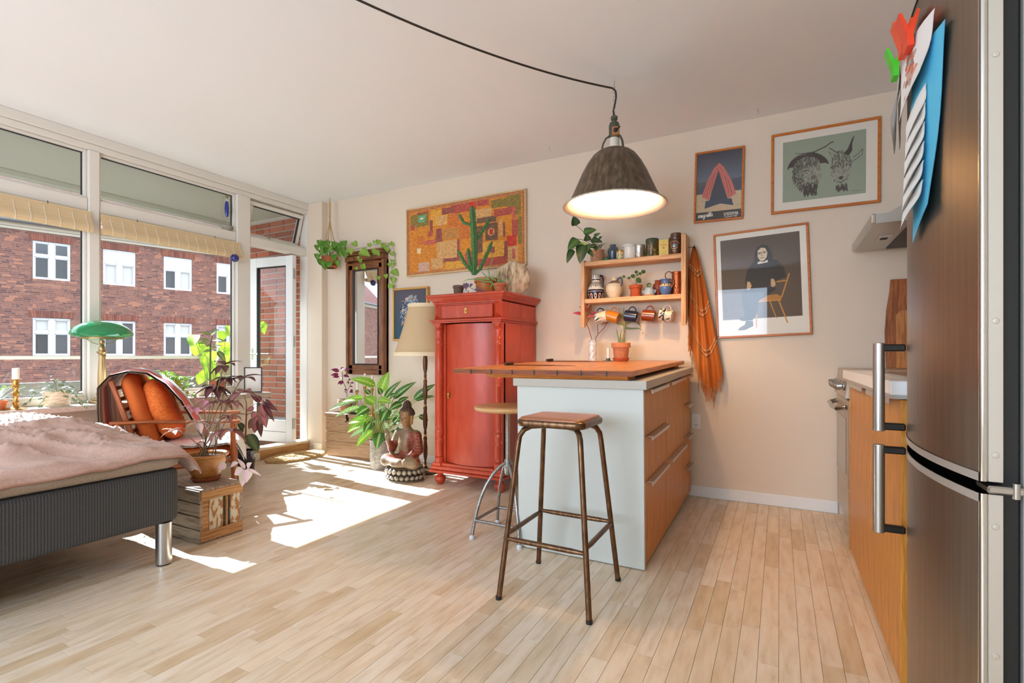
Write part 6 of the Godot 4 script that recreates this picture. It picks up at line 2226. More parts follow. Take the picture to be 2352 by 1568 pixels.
# ================================================================ pendant
func build_pendant() -> void:
	var p := thing("pendant_lamp", "large industrial pendant lamp with rusty brown bell shade on a chain", "lamp", Vector3(-0.854, 0, -2.89))
	# hook and chain
	var h := MB.new()
	h.tube([Vector3(0, CH, 0), Vector3(0, 2.575, 0), Vector3(0.006, 2.567, 0), Vector3(0.0, 2.56, 0), Vector3(-0.006, 2.566, 0)], 0.0022, 6)
	part(h, "ceiling_hook", M.steel, p)
	var k := 0
	var y := 2.562
	while y > 2.42:
		var m := MB.new()
		var pts := []
		for j in 17:
			var a := TAU * j / 16.0
			var q := Vector3(cos(a) * 0.007, sin(a) * 0.014, 0.0)
			pts.append(Vector3(0.002 * sin(k * 1.7), y - 0.012, 0) + (q if k % 2 == 0 else Vector3(0, q.y, q.x)))
		m.tube(pts, 0.0014, 6, false)
		part(m, "chain_link", M.chrome, p)
		y -= 0.0225
		k += 1
	# head
	var gm := mat("old_enamel_green", Color.WHITE,0.5,0.4, {"tex": ntex("oldgreen",95,0.05,[[0.0,rgb(60,58,44)],[0.6,rgb(92,94,78)],[1.0,rgb(128,126,108)]]), "tri": Vector3(6,6,6)})
	var hd := MB.new()
	hd.lathe([Vector2(0,2.27),Vector2(0.030,2.27),Vector2(0.031,2.345),Vector2(0.026,2.36),Vector2(0.015,2.366),Vector2(0.014,2.378),Vector2(0.019,2.38),Vector2(0.020,2.396),Vector2(0.016,2.40),Vector2(0,2.40)],24)
	part(hd, "head", gm, p)
	var sw := MB.new()
	sw.slab(Vector3(-0.012, 2.272, 0.026), Vector3(0.03, 2.322, 0.048), 0.003)
	var swn := part(sw, "switch_box", mat("bakelite", rgb(166, 112, 66), 0.4), p)
	swn.rotation.y = deg_to_rad(15.0)
	var kn := MB.new()
	kn.xf = Transform3D(Basis(Vector3.RIGHT, PI / 2), Vector3(0.009, 2.298, 0.048))
	kn.lathe([Vector2(0.012, 0), Vector2(0.011, 0.008), Vector2(0, 0.01)], 14)
	kn.xf = Transform3D.IDENTITY
	kn.tube([Vector3(0.009, 2.298, 0.056), Vector3(0.036, 2.312, 0.058)], 0.0035, 6)
	part(kn, "switch_key", M.black, swn)
	# yoke
	for j in 3:
		var a := deg_to_rad(30.0 + 120.0 * j)
		var d := Vector3(cos(a), 0, sin(a))
		var m := MB.new()
		m.tube([Vector3(0,2.285,0) + d * 0.028,Vector3(0,2.268,0) + d * 0.05,Vector3(0,2.235,0) + d * 0.066,Vector3(0,2.18,0) + d * 0.076],0.0075,8, true,0.7)
		part(m, "yoke_arm", gm, p)
	var po := MB.new()
	po.lathe([Vector2(0, 2.175), Vector2(0.036, 2.18), Vector2(0.036, 2.205), Vector2(0.029, 2.22), Vector2(0.029, 2.27), Vector2(0, 2.27)], 20)
	part(po, "lamp_holder", mat("porcelain", rgb(232, 222, 206), 0.3), p)
	# bell shade: rusty outside, white enamel inside
	var prof := [Vector2(0.082,2.195),Vector2(0.10,2.186),Vector2(0.125,2.166),Vector2(0.158,2.12),Vector2(0.188,2.064),Vector2(0.216,2.0),Vector2(0.245,1.935),Vector2(0.268,1.897),Vector2(0.284,1.880),Vector2(0.295,1.876)]
	var rev := []
	for q in prof:
		rev.push_front(q)
	var so := MB.new()
	so.lathe(rev, 64)
	var rust := ntex("rust",96,0.02,[[0.0,rgb(62,48,36)],[0.35,rgb(92,76,60)],[0.6,rgb(110,92,74)],[0.85,rgb(128,112,94)],[1.0,rgb(150,136,120)]], {"oct": 5, "warp": 10.0})
	var sho := part(so, "shade", mat("rusty_shade", Color.WHITE, 0.42, 0.35, {"tex": rust, "tri": Vector3(3, 1.0, 3), "bump": rust, "bs": 0.05}), p)
	var tp := MB.new()
	tp.lathe([Vector2(0.083, 2.195), Vector2(0.030, 2.200)], 40)
	part(tp, "top_plate", M.rusty_shade, sho)
	var si := MB.new()
	var inner := []
	for q in prof:
		inner.append(q + Vector2(-0.003, -0.002))
	si.lathe(inner, 64)
	part(si, "inner_enamel", mat("enamel_inside", rgb(240, 234, 222), 0.3), sho)
	var rim := MB.new()
	var pts := []
	for j in 65:
		var a := TAU * j / 64.0
		pts.append(Vector3(cos(a) * 0.296, 1.876, sin(a) * 0.296))
	rim.tube(pts, 0.004, 8, false)
	part(rim, "rolled_rim", mat("rim_enamel", Color.WHITE,0.4,0.0, {"tex": ntex("rimt",97,0.06,[[0.0,rgb(96,76,56)],[0.35,rgb(150,132,110)],[0.5,rgb(220,212,198)],[1.0,rgb(234,228,216)]]), "tri": Vector3(4,4,4)}), sho)
	# bulb and its light
	var b := MB.new()
	b.ball(Vector3(0, 2.125, 0), Vector3(0.034, 0.042, 0.034), 16, 10)
	part(b, "light_bulb", mat("lit_bulb", rgb(255, 240, 214), 0.4, 0.0, {"emit": rgb(255, 214, 158), "energy": 6.0}), p)
	var l := OmniLight3D.new()
	l.name = "bulb_light"
	l.light_color = rgb(255, 206, 150)
	l.light_energy = 0.5
	l.light_size = 0.03
	l.omni_range = 12.0
	l.omni_attenuation = 2.0
	l.shadow_enabled = true
	l.position = Vector3(0, 2.12, 0)
	p.add_child(l)
	# cable
	var cb := MB.new()
	var cpts := [Vector3(0.002,2.398,0.004),Vector3(-0.004,2.43,0.006),Vector3(0.008,2.47,0.008),Vector3(0.014,2.51,0.008),Vector3(0.012,2.54,0.010),Vector3(-0.004,2.558,0.016),Vector3(-0.03,2.560,0.04)]
	var a0 := Vector3(-0.03, 2.560, 0.04)
	var a1 := Vector3(-1.02, 2.585, 1.83)
	for j in range(1, 25):
		var t := j / 24.0
		cpts.append(a0.lerp(a1, t) + Vector3(0, -0.20 * t * (1.0 - t) * 1.6, 0))
	cb.tube(cpts, 0.0052, 8)
	part(cb, "cable", mat("cable", rgb(48, 36, 26), 0.5), p)
	# bare hooks in the ceiling
	for q in [[1262, 343], [1740, 255]]:
		var o := onf(q[0], q[1] - 6, CH)
		var m := MB.new()
		m.tube([Vector3(0,0,0),Vector3(0,-0.018,0),Vector3(0.006,-0.026,0),Vector3(0.004,-0.034,0),Vector3(-0.004,-0.035,0),Vector3(-0.007,-0.028,0)],0.0018,6)
		solo(m, "ceiling_hook",M.steel, "small bare screw hook in the ceiling above the painting" if q[0] < 1500 else "small bare screw hook in the ceiling above the poster", "hook", o)

# ================================================================ bed, armchair, crate, window
func build_bed() -> void:
	var b := thing("bed", "box bed with dark grey ribbed base, fawn topper and steel legs", "bed", Vector3(0, 0, 0))
	var x1 := -2.58
	var x0 := -3.98
	var z0 := -1.43
	var z1 := 0.60
	var rr := func(x: float, z: float, r: float, grow: float) -> Array:
		# rounded rectangle outline
		var out := []
		for k in 64:
			var a := TAU * k / 64.0
			var q := k / 16
			var cx2 := (x1 - r) if (q == 0 or q == 3) else (x0 + r)
			var cz := (z1 - r) if q < 2 else (z0 + r)
			out.append(Vector3(cx2 + cos(a) * (r + grow), x, cz + sin(a) * (r + grow)))
		return out
	var m := MB.new()
	var cen := []
	var cen2 := []
	for k in 64:
		cen.append(Vector3((x0 + x1) / 2, 0.455, (z0 + z1) / 2))
		cen2.append(Vector3((x0 + x1) / 2, 0.203, (z0 + z1) / 2))
	m.grid([cen2,rr.call(0.203,0,0.06,-0.02),rr.call(0.208,0,0.06,-0.006),rr.call(0.225,0,0.06,0.0),rr.call(0.43,0,0.06,0.0),rr.call(0.448,0,0.06,-0.007),rr.call(0.455,0,0.06,-0.022), cen], true, true)
	# ribbed cloth: fine cords up and down
	var im := Image.create(64, 64, false, Image.FORMAT_RGB8)
	for x in 64:
		var t := 0.5 + 0.5 * sin(x / 64.0 * TAU * 4.0)
		im.fill_rect(Rect2i(x, 0, 1, 64), rgb(46, 45, 44).lerp(rgb(84, 84, 84), t))
	var r := RandomNumberGenerator.new()
	r.seed = 4
	for k in 700:
		im.fill_rect(Rect2i(r.randi() % 64, r.randi() % 64, 1, 2), rgb(60, 58, 56).lerp(rgb(110, 108, 104), r.randf() * 0.6))
	var rib := ImageTexture.create_from_image(im)
	part(m, "base", mat("ribbed_cloth", Color.WHITE, 0.9, 0.0, {"tex": rib, "tri": Vector3(24, 24, 24), "bump": rib, "bs": 0.25}), b)
	var t := MB.new()
	for k in 64:
		cen[k] = Vector3((x0 + x1) / 2, 0.545, (z0 + z1) / 2)
		cen2[k] = Vector3((x0 + x1) / 2, 0.456, (z0 + z1) / 2)
	t.grid([cen2,rr.call(0.458,0,0.07,-0.022),rr.call(0.472,0,0.07,0.002),rr.call(0.50,0,0.07,0.014),rr.call(0.528,0,0.07,0.004),rr.call(0.542,0,0.07,-0.02), cen], true, true)
	var cloth := ntex("clotht", 111, 0.05, [[0.0, rgb(150, 132, 116)], [1.0, rgb(176, 156, 138)]])
	part(t, "topper", mat("fawn_cloth", Color.WHITE, 0.95, 0.0, {"tex": cloth, "tri": Vector3(3, 3, 3), "bump": cloth, "bs": 0.3}), b)
	for p in [Vector3(-2.615, 0, -1.362), Vector3(-3.93, 0, -1.362), Vector3(-2.615, 0, 0.53), Vector3(-3.93, 0, 0.53)]:
		var l := MB.new()
		l.lathe([Vector2(0, 0.006), Vector2(0.032, 0.006), Vector2(0.034, 0.008), Vector2(0.034, 0.203), Vector2(0, 0.203)], 28, p)
		var ln := part(l, "leg", M.steel, b)
		var f := MB.new()
		f.lathe([Vector2(0, 0), Vector2(0.03, 0), Vector2(0.03, 0.007), Vector2(0, 0.007)], 20, p)
		part(f, "foot_pad", M.black, ln)
	# duvet: rumpled cover lying over the topper
	var d := MB.new()
	var n := FastNoiseLite.new()
	n.seed = 12
	n.frequency = 1.6
	n.fractal_octaves = 3
	var n2 := FastNoiseLite.new()
	n2.seed = 5
	n2.frequency = 3.2
	var rows := []
	var ni := 150
	var nj := 110
	for i in ni + 1:
		var s := i / float(ni)
		var row := []
		for j in nj + 1:
			var q := j / float(nj)
			# u across the bed from the window side to the open side, w along it
			var u := lerpf(-0.10, 1.05, q)
			var w := lerpf(-0.05, 1.02, s)
			var x := lerpf(x0, x1, u)
			var z := lerpf(z0, z1, w)
			var puff := 0.11 * pow(clampf(sin(clampf((u + 0.12) / 1.2, 0, 1) * PI), 0, 1), 0.7)
			var h := 0.548 + 0.012 + puff * clampf((1.02 - u) * 2.2, 0, 1) * clampf((w + 0.05) * 6.0, 0.25, 1)
			var wr := n.get_noise_2d(x * 1.4 + z * 1.2, z * 0.9 - x * 0.3)
			var ridge := pow(1.0 - absf(n2.get_noise_2d(x * 0.55 + z * 1.1 + 3.0, z * 0.35 + x * 0.75)), 7.0)
			h += wr * 0.030 + ridge * 0.030 * clampf((1.0 - u) * 6.0, 0.15, 1)
			# edges fall over the side and the foot
			var over := maxf(u - 0.985, 0.0) * (x1 - x0)
			if over > 0.0:
				h -= over * 0.55
			var foot := maxf(-w, 0.0) * (z1 - z0)
			if foot > 0.0:
				var f := clampf(foot / 0.10, 0, 1)
				h -= foot * 1.15 + 0.02 * f * sin(x * 23.0)
				z = z0 - 0.075 * sin(f * 1.5)
			if u > 1.0:
				x = x1 + 0.014 + (u - 1.0) * 0.2 + 0.006 * sin(z * 17.0)
				h = minf(h, 0.552 - (u - 1.0) * 0.75 + 0.010 * sin(z * 9.0))
			if u < 0.0:
				h = 0.56 + u * 1.4
				x = x0 + u * 0.3
			row.append(Vector3(x, maxf(h, 0.40), z))
		rows.append(row)
	d.grid(rows, false, false)
	if d.n[d.n.size() / 2].y < 0:
		d = MB.new()
		d.grid(rows, false, true)
	var dn := thing("duvet", "rumpled dusty pink duvet spread over the bed", "duvet")
	var o := part(d, "cover", mat("duvet_cloth", Color.WHITE,0.9,0.0, {"tex": ntex("duvett",112,0.04,[[0.0,rgb(186,150,134)],[1.0,rgb(206,172,156)]]), "tri": Vector3(3,3,3), "rim": 0.3}), dn)
	o.mesh = doubled(d, 0.006)
	# hem line along the open side
	var hm := MB.new()
	var hp := []
	for i in range(0, ni + 1, 2):
		hp.append(rows[i][nj] + Vector3(0.0, 0.002, 0))
	hm.tube(hp, 0.0045, 6)
	part(hm, "hem", mat("duvet_hem", rgb(172, 128, 108), 0.9), dn)
	# packed clear bags under the bed
	for q in [[Vector3(-2.95,0.0,-0.60),Vector3(0.42,0.155,0.36), "clear plastic storage bag with grey bedding under the bed",rgb(92,88,86)],[Vector3(-2.80,0.0,-0.10),Vector3(0.36,0.165,0.34), "clear plastic storage bag with pale blanket under the bed",rgb(206,196,184)]]:
		var bag := thing("storage_bag", q[2], "bag", q[0], 0.0, "storage bags under the bed")
		for pass_ in 2:
			var bm := MB.new()
			var sz: Vector3 = q[1] * (0.94 if pass_ == 0 else 1.0)
			var br := []
			for i in 9:
				var row := []
				var y := [0.004, 0.01, 0.04, 0.07, 0.10, 0.13, 0.148, 0.152, 0.152][i] as float
				var e: float = [0.0, 0.9, 1.0, 1.0, 0.99, 0.97, 0.9, 0.5, 0.0][i]
				for k in 40:
					var a := TAU * k / 40.0
					var c := cos(a)
					var sn := sin(a)
					var sq := pow(pow(absf(c), 4.0) + pow(absf(sn), 4.0), -0.25)
					var wob := 1.0 + 0.04 * sin(a * 5.0 + i * 1.3 + pass_)
					row.append(Vector3(c * sq * sz.x / 2 * e * wob, y * (0.93 if pass_ == 0 else 1.0) * sz.y / 0.155 + 0.004 * sin(a * 7.0 + i), sn * sq * sz.z / 2 * e * wob))
				br.append(row)
			bm.grid(br, true, true)
			if pass_ == 0:
				part(bm, "bedding", mat("bag_cloth_" + q[3].to_html(), q[3], 0.95), bag)
			else:
				part(bm, "plastic_bag", mat("clear_plastic", Color(0.95, 0.95, 0.96), 0.12, 0.0, {"alpha": 0.16}), bag)

func build_armchair() -> void:
	# local frame: +z backwards, -z the way it faces, x to its right
	var c := thing("armchair", "low teak armchair with slim arms facing the red cupboard", "chair", Vector3(-3.75, 0, -2.15))
	c.rotation.y = -deg_to_rad(34.0)
	var teak := wood("teak", rgb(128, 62, 26), rgb(178, 98, 50), 2, 0.35)
	var teak_v := wood("teak_v", rgb(128, 62, 26), rgb(178, 98, 50), 1, 0.35)
	for s in [-1.0, 1.0]:
		var x: float = s * 0.33
		var a := MB.new()
		var pts := [Vector3(x, 0.575, 0.42), Vector3(x, 0.572, 0.2), Vector3(x, 0.560, 0.0), Vector3(x, 0.548, -0.2), Vector3(x, 0.545, -0.30)]
		var rows := []
		for k in pts.size():
			var w: float = [0.014, 0.018, 0.024, 0.03, 0.02][k]
			var h := 0.013
			var p: Vector3 = pts[k]
			var row := []
			for j in 12:
				var an := TAU * j / 12.0
				row.append(p + Vector3(cos(an) * w, sin(an) * h, 0))
			rows.append(row)
		a.grid(rows, true, false)
		part(a, "armrest", teak, c)
		var l := MB.new()
		l.tube([Vector3(x * 0.98, 0.0, -0.27), Vector3(x, 0.28, -0.262), Vector3(x, 0.545, -0.255)], [0.014, 0.02, 0.015], 10)
		part(l, "leg", teak_v, c)
		l = MB.new()
		l.tube([Vector3(x * 0.98, 0.0, 0.42), Vector3(x, 0.30, 0.36), Vector3(x, 0.57, 0.38)], [0.014, 0.02, 0.015], 10)
		part(l, "leg", teak_v, c)
		var r := MB.new()
		r.tube([Vector3(x, 0.285, -0.262), Vector3(x, 0.25, 0.36)], 0.016, 8)
		part(r, "side_rail", teak, c)
		# back post
		var bp := MB.new()
		bp.slab(Vector3(s * 0.265 - 0.013, 0.0, -0.014), Vector3(s * 0.265 + 0.013, 0.60, 0.014), 0.005)
		var bo := part(bp, "back_post", teak_v, c)
		bo.position = Vector3(0, 0.27, 0.25)
		bo.rotation.x = 0.30
	for z in [-0.255, 0.35]:
		boxpart(Vector3(-0.33,0.25 if z > 0 else 0.265, z - 0.012),Vector3(0.33,0.29 if z > 0 else 0.305, z + 0.012),0.004, "cross_rail", wood("teak_x",rgb(128,62,26),rgb(178,98,50),0,0.35), c)
	for k in 7:
		var sl := MB.new()
		sl.slab(Vector3(-0.25, 0.08 + k * 0.075, -0.006), Vector3(0.25, 0.105 + k * 0.075, 0.006), 0.003)
		var so := part(sl, "back_slat", M.teak_x, c)
		so.position = Vector3(0, 0.27, 0.25)
		so.rotation.x = 0.30
	# cushions
	var soft := func(w: float, h: float, t: float, pw: float) -> MB:
		var m := MB.new()
		var rows := []
		for i in 17:
			var v := -PI / 2 + PI * i / 16.0
			var row := []
			for j in 40:
				var a := TAU * j / 40.0
				var cx2 := signf(cos(a)) * pow(absf(cos(a)), pw)
				var cy := signf(sin(a)) * pow(absf(sin(a)), pw)
				var e := pow(cos(v), 0.42)
				row.append(Vector3(cx2 * w / 2 * e, cy * h / 2 * e, sin(v) * t / 2 + 0.006 * sin(cx2 * 9.0) * cos(cy * 7.0)))
			rows.append(row)
		m.grid(rows, true, true)
		return m
	var seat := part(soft.call(0.58, 0.60, 0.12, 0.45), "seat_cushion", mat("seat_orange", rgb(196, 96, 36), 0.9), c)
	seat.position = Vector3(0, 0.335, 0.03)
	seat.rotation.x = PI / 2 - 0.06
	var back := part(soft.call(0.56, 0.56, 0.12, 0.45), "back_cushion", M.seat_orange, c)
	back.position = Vector3(0, 0.62, 0.275)
	back.rotation.x = 0.30
	# loose orange cushion leaning in the chair
	var pl := solo(soft.call(0.47,0.44,0.14,0.6), "cushion", mat("cushion_orange", Color.WHITE,0.85,0.0, {"tex": ntex("cusht",121,0.02,[[0.0,rgb(206,92,26)],[0.5,rgb(224,112,40)],[1.0,rgb(234,134,62)]]), "tri": Vector3(4,4,4)}), "plump orange cushion leaning in the armchair", "cushion")
	pl.transform = c.transform * Transform3D(Basis(Vector3.RIGHT, 0.36) * Basis(Vector3.BACK, 0.12), Vector3(0.03, 0.625, 0.165))
	# striped blanket over the back
	var bl := MB.new()
	var path := [Vector2(-0.09,0.43),Vector2(-0.025,0.56),Vector2(0.05,0.70),Vector2(0.14,0.81),Vector2(0.24,0.88),Vector2(0.34,0.895),Vector2(0.43,0.87),Vector2(0.48,0.80),Vector2(0.475,0.66),Vector2(0.46,0.50),Vector2(0.45,0.36)]
	var rows := []
	for i in path.size():
		var row := []
		for j in 25:
			var q := j / 24.0
			var p: Vector2 = path[i]
			var bulge := 0.03 * sin(q * PI)
			row.append(Vector3(lerpf(-0.10,0.31, q) if i < 5 else lerpf(-0.30,0.31, q), p.y + bulge * 0.4 - 0.012 * absf(sin(q * 9.0 + i)) * (1.0 if i > 6 else 0.3), p.x + 0.010 * sin(q * 8.0 + i * 0.6)))
		rows.append(row)
	bl.grid(rows, false, false)
	var stripes := [lin(216,198,172),lin(70,62,58),lin(190,104,70),lin(216,190,160),lin(206,60,34),lin(196,70,42),lin(170,150,140),lin(206,206,202),lin(120,126,130),lin(214,214,210),lin(140,146,150),lin(206,204,198)]
	var wdt := [1, 1, 1, 1, 5, 2, 1, 2, 1, 3, 1, 6]
	var seq := []
	for k in stripes.size():
		for q in wdt[k]:
			seq.append(stripes[k])
	for i in path.size():
		for j in 25:
			bl.c[i * 25 + j] = seq[(24 - j) % seq.size()]
	var bo2 := solo(bl, "striped_blanket", mat("blanket_wool", Color.WHITE,0.95,0.0, {"vc": true, "rim": 0.3}), "woollen blanket striped red, white and grey over the armchair back", "blanket")
	bo2.mesh = doubled(bl, 0.012)
	bo2.transform = c.transform
	# white fleece on the seat
	var fl := MB.new()
	rows = []
	var n := FastNoiseLite.new()
	n.seed = 3
	n.frequency = 9.0
	for i in 29:
		var row := []
		for j in 25:
			var s := i / 28.0
			var q := j / 24.0
			var x := lerpf(-0.29, 0.29, q)
			var z := lerpf(0.22, -0.34, s)
			var y := 0.412 + 0.016 * n.get_noise_2d(x, z) + 0.008 * n.get_noise_2d(x * 3.0, z * 3.0)
			y -= maxf(s - 0.9, 0.0) * 1.2 + pow(absf(q - 0.5) * 2.0, 8.0) * 0.02
			row.append(Vector3(x, y, z))
		rows.append(row)
	fl.grid(rows, false, false)
	if fl.n[100].y < 0:
		fl = MB.new()
		fl.grid(rows, false, true)
	var fo := solo(fl, "seat_throw", mat("fleece", rgb(236, 230, 222), 1.0, 0.0, {"rim": 0.5}), "off-white fleece throw lying on the armchair seat", "throw")
	fo.mesh = doubled(fl, 0.014)
	fo.transform = c.transform

func build_crate() -> void:
	var c := thing("wooden_crate", "weathered wooden crate with flaking painted end panels used as plant stand", "crate", Vector3(-2.71, 0, -1.59))
	var grey := wood("crate_grey", rgb(110, 92, 78), rgb(168, 148, 128), 0, 0.85)
	var tan_ := wood("crate_tan", rgb(142, 94, 50), rgb(192, 142, 90), 2, 0.75)
	var L := 0.42
	var W := 0.236
	var H := 0.286
	# end panel facing +x: boards and cleats
	var flake := ntex("flake",131,0.02,[[0.0,rgb(150,100,60)],[0.40,rgb(168,116,70)],[0.46,rgb(196,184,158)],[1.0,rgb(208,200,176)]], {"oct": 5})
	var fp := mat("flaking_paint", Color.WHITE, 0.8, 0.0, {"tex": flake, "tri": Vector3(3, 1.4, 3)})
	for q in [[-0.002, -0.046, tan_, 0.0], [-0.050, -0.128, fp, -0.004], [-0.148, -0.156, tan_, -0.004], [-0.172, -W, fp, -0.002]]:
		boxpart(Vector3(-0.016 + q[3], 0.05, q[1]), Vector3(q[3], H - 0.035, q[0]), 0.002, "end_board", q[2], c)
	boxpart(Vector3(-0.03, 0.02, -W + 0.01), Vector3(-0.018, H - 0.02, -0.01), 0.0, "inner_board", mat("crate_dark", rgb(92, 84, 72), 0.9), c)
	boxpart(Vector3(-0.004, 0.012, -W), Vector3(0.012, 0.062, 0.0), 0.004, "cleat", tan_, c)
	boxpart(Vector3(-0.004, H - 0.056, -W), Vector3(0.012, H - 0.008, 0.0), 0.004, "cleat", tan_, c)
	# long side boards facing the bed
	for k in 4:
		var y0 := 0.006 + k * 0.070
		for z in [[-0.014, 0.004], [-W - 0.004, -W + 0.014]]:
			boxpart(Vector3(-L, y0, z[0]), Vector3(0.002, y0 + 0.066, z[1]), 0.003, "side_board", grey, c)
	for k in 3:
		boxpart(Vector3(-L, H - 0.012, -W + k * 0.0795), Vector3(0.008, H + 0.004, -W + k * 0.0795 + 0.077), 0.003, "top_board", grey, c)
	boxpart(Vector3(-L, 0.0, -W), Vector3(0.0, 0.01, 0.0), 0.0, "bottom", grey, c)
	boxpart(Vector3(-L, 0.01, -W), Vector3(-L + 0.014, H - 0.012, 0.0), 0.002, "end_board", tan_, c)

func build_blinds() -> void:
	var slats := Image.create(16, 128, false, Image.FORMAT_RGB8)
	var r := RandomNumberGenerator.new()
	r.seed = 6
	for y in 128:
		slats.fill_rect(Rect2i(0, y, 16, 1), rgb(222, 194, 148).lerp(rgb(240, 220, 184), r.randf()) if y % 4 else rgb(196, 162, 112))
	var bam := mat("bamboo", Color.WHITE, 0.6, 0.0, {"tex": ImageTexture.create_from_image(slats), "uv": Vector3(1, 4, 1), "back": rgb(120, 96, 60)})
	for q in [[-2.955,-1.865, "rolled up bamboo blind in the window beside the balcony door"],[-1.805,-0.70, "rolled up bamboo blind in the window behind the bed"]]:
		var b := thing("bamboo_blind", q[2], "blind", Vector3(WX + 0.01, 0, 0), 0.0, "bamboo blinds")
		var prof := [Vector2(0.010,2.045),Vector2(0.014,2.02),Vector2(0.024,1.99),Vector2(0.034,1.965),Vector2(0.050,1.94),Vector2(0.056,1.918),Vector2(0.050,1.898),Vector2(0.034,1.888),Vector2(0.016,1.892),Vector2(0.006,1.908),Vector2(0.006,1.93)]
		var m := MB.new()
		var rows := []
		for p in prof:
			rows.append([Vector3(p.x, p.y, q[0]), Vector3(p.x, p.y, (q[0] + q[1]) / 2), Vector3(p.x, p.y, q[1])])
		m.grid(rows, false, true)
		if m.n[12].x < 0:
			m = MB.new()
			m.grid(rows, false, false)
		var o := part(m, "slats", bam, b)
		o.mesh = doubled(m, 0.004)
		# rolled end faces
		for z in [q[0] + 0.002, q[1] - 0.002]:
			var e := MB.new()
			e.xf = Transform3D(Basis(Vector3.RIGHT, PI / 2), Vector3(0.030, 1.915, z))
			e.lathe([Vector2(0.0, 0.0), Vector2(0.023, 0.0)], 20)
			part(e, "roll_end", M.bamboo, b)
		var z2: float = q[1] - 0.06
		while z2 > q[0]:
			var s := MB.new()
			var pts := []
			for p in prof.slice(1, 8):
				pts.append(Vector3(p.x + 0.0015, p.y, z2))
			s.tube(pts, 0.0016, 5)
			part(s, "binding_thread", mat("thread", rgb(238, 230, 212), 0.9), b)
			z2 -= 0.078
		for t in [0.22, 0.78]:
			var h := MB.new()
			var z3 := lerpf(q[0], q[1], t)
			h.tube([Vector3(0.006, 2.06, z3), Vector3(0.014, 2.052, z3), Vector3(0.014, 2.040, z3), Vector3(0.006, 2.038, z3)], 0.002, 6)
			part(h, "hook", M.dark_metal, b)

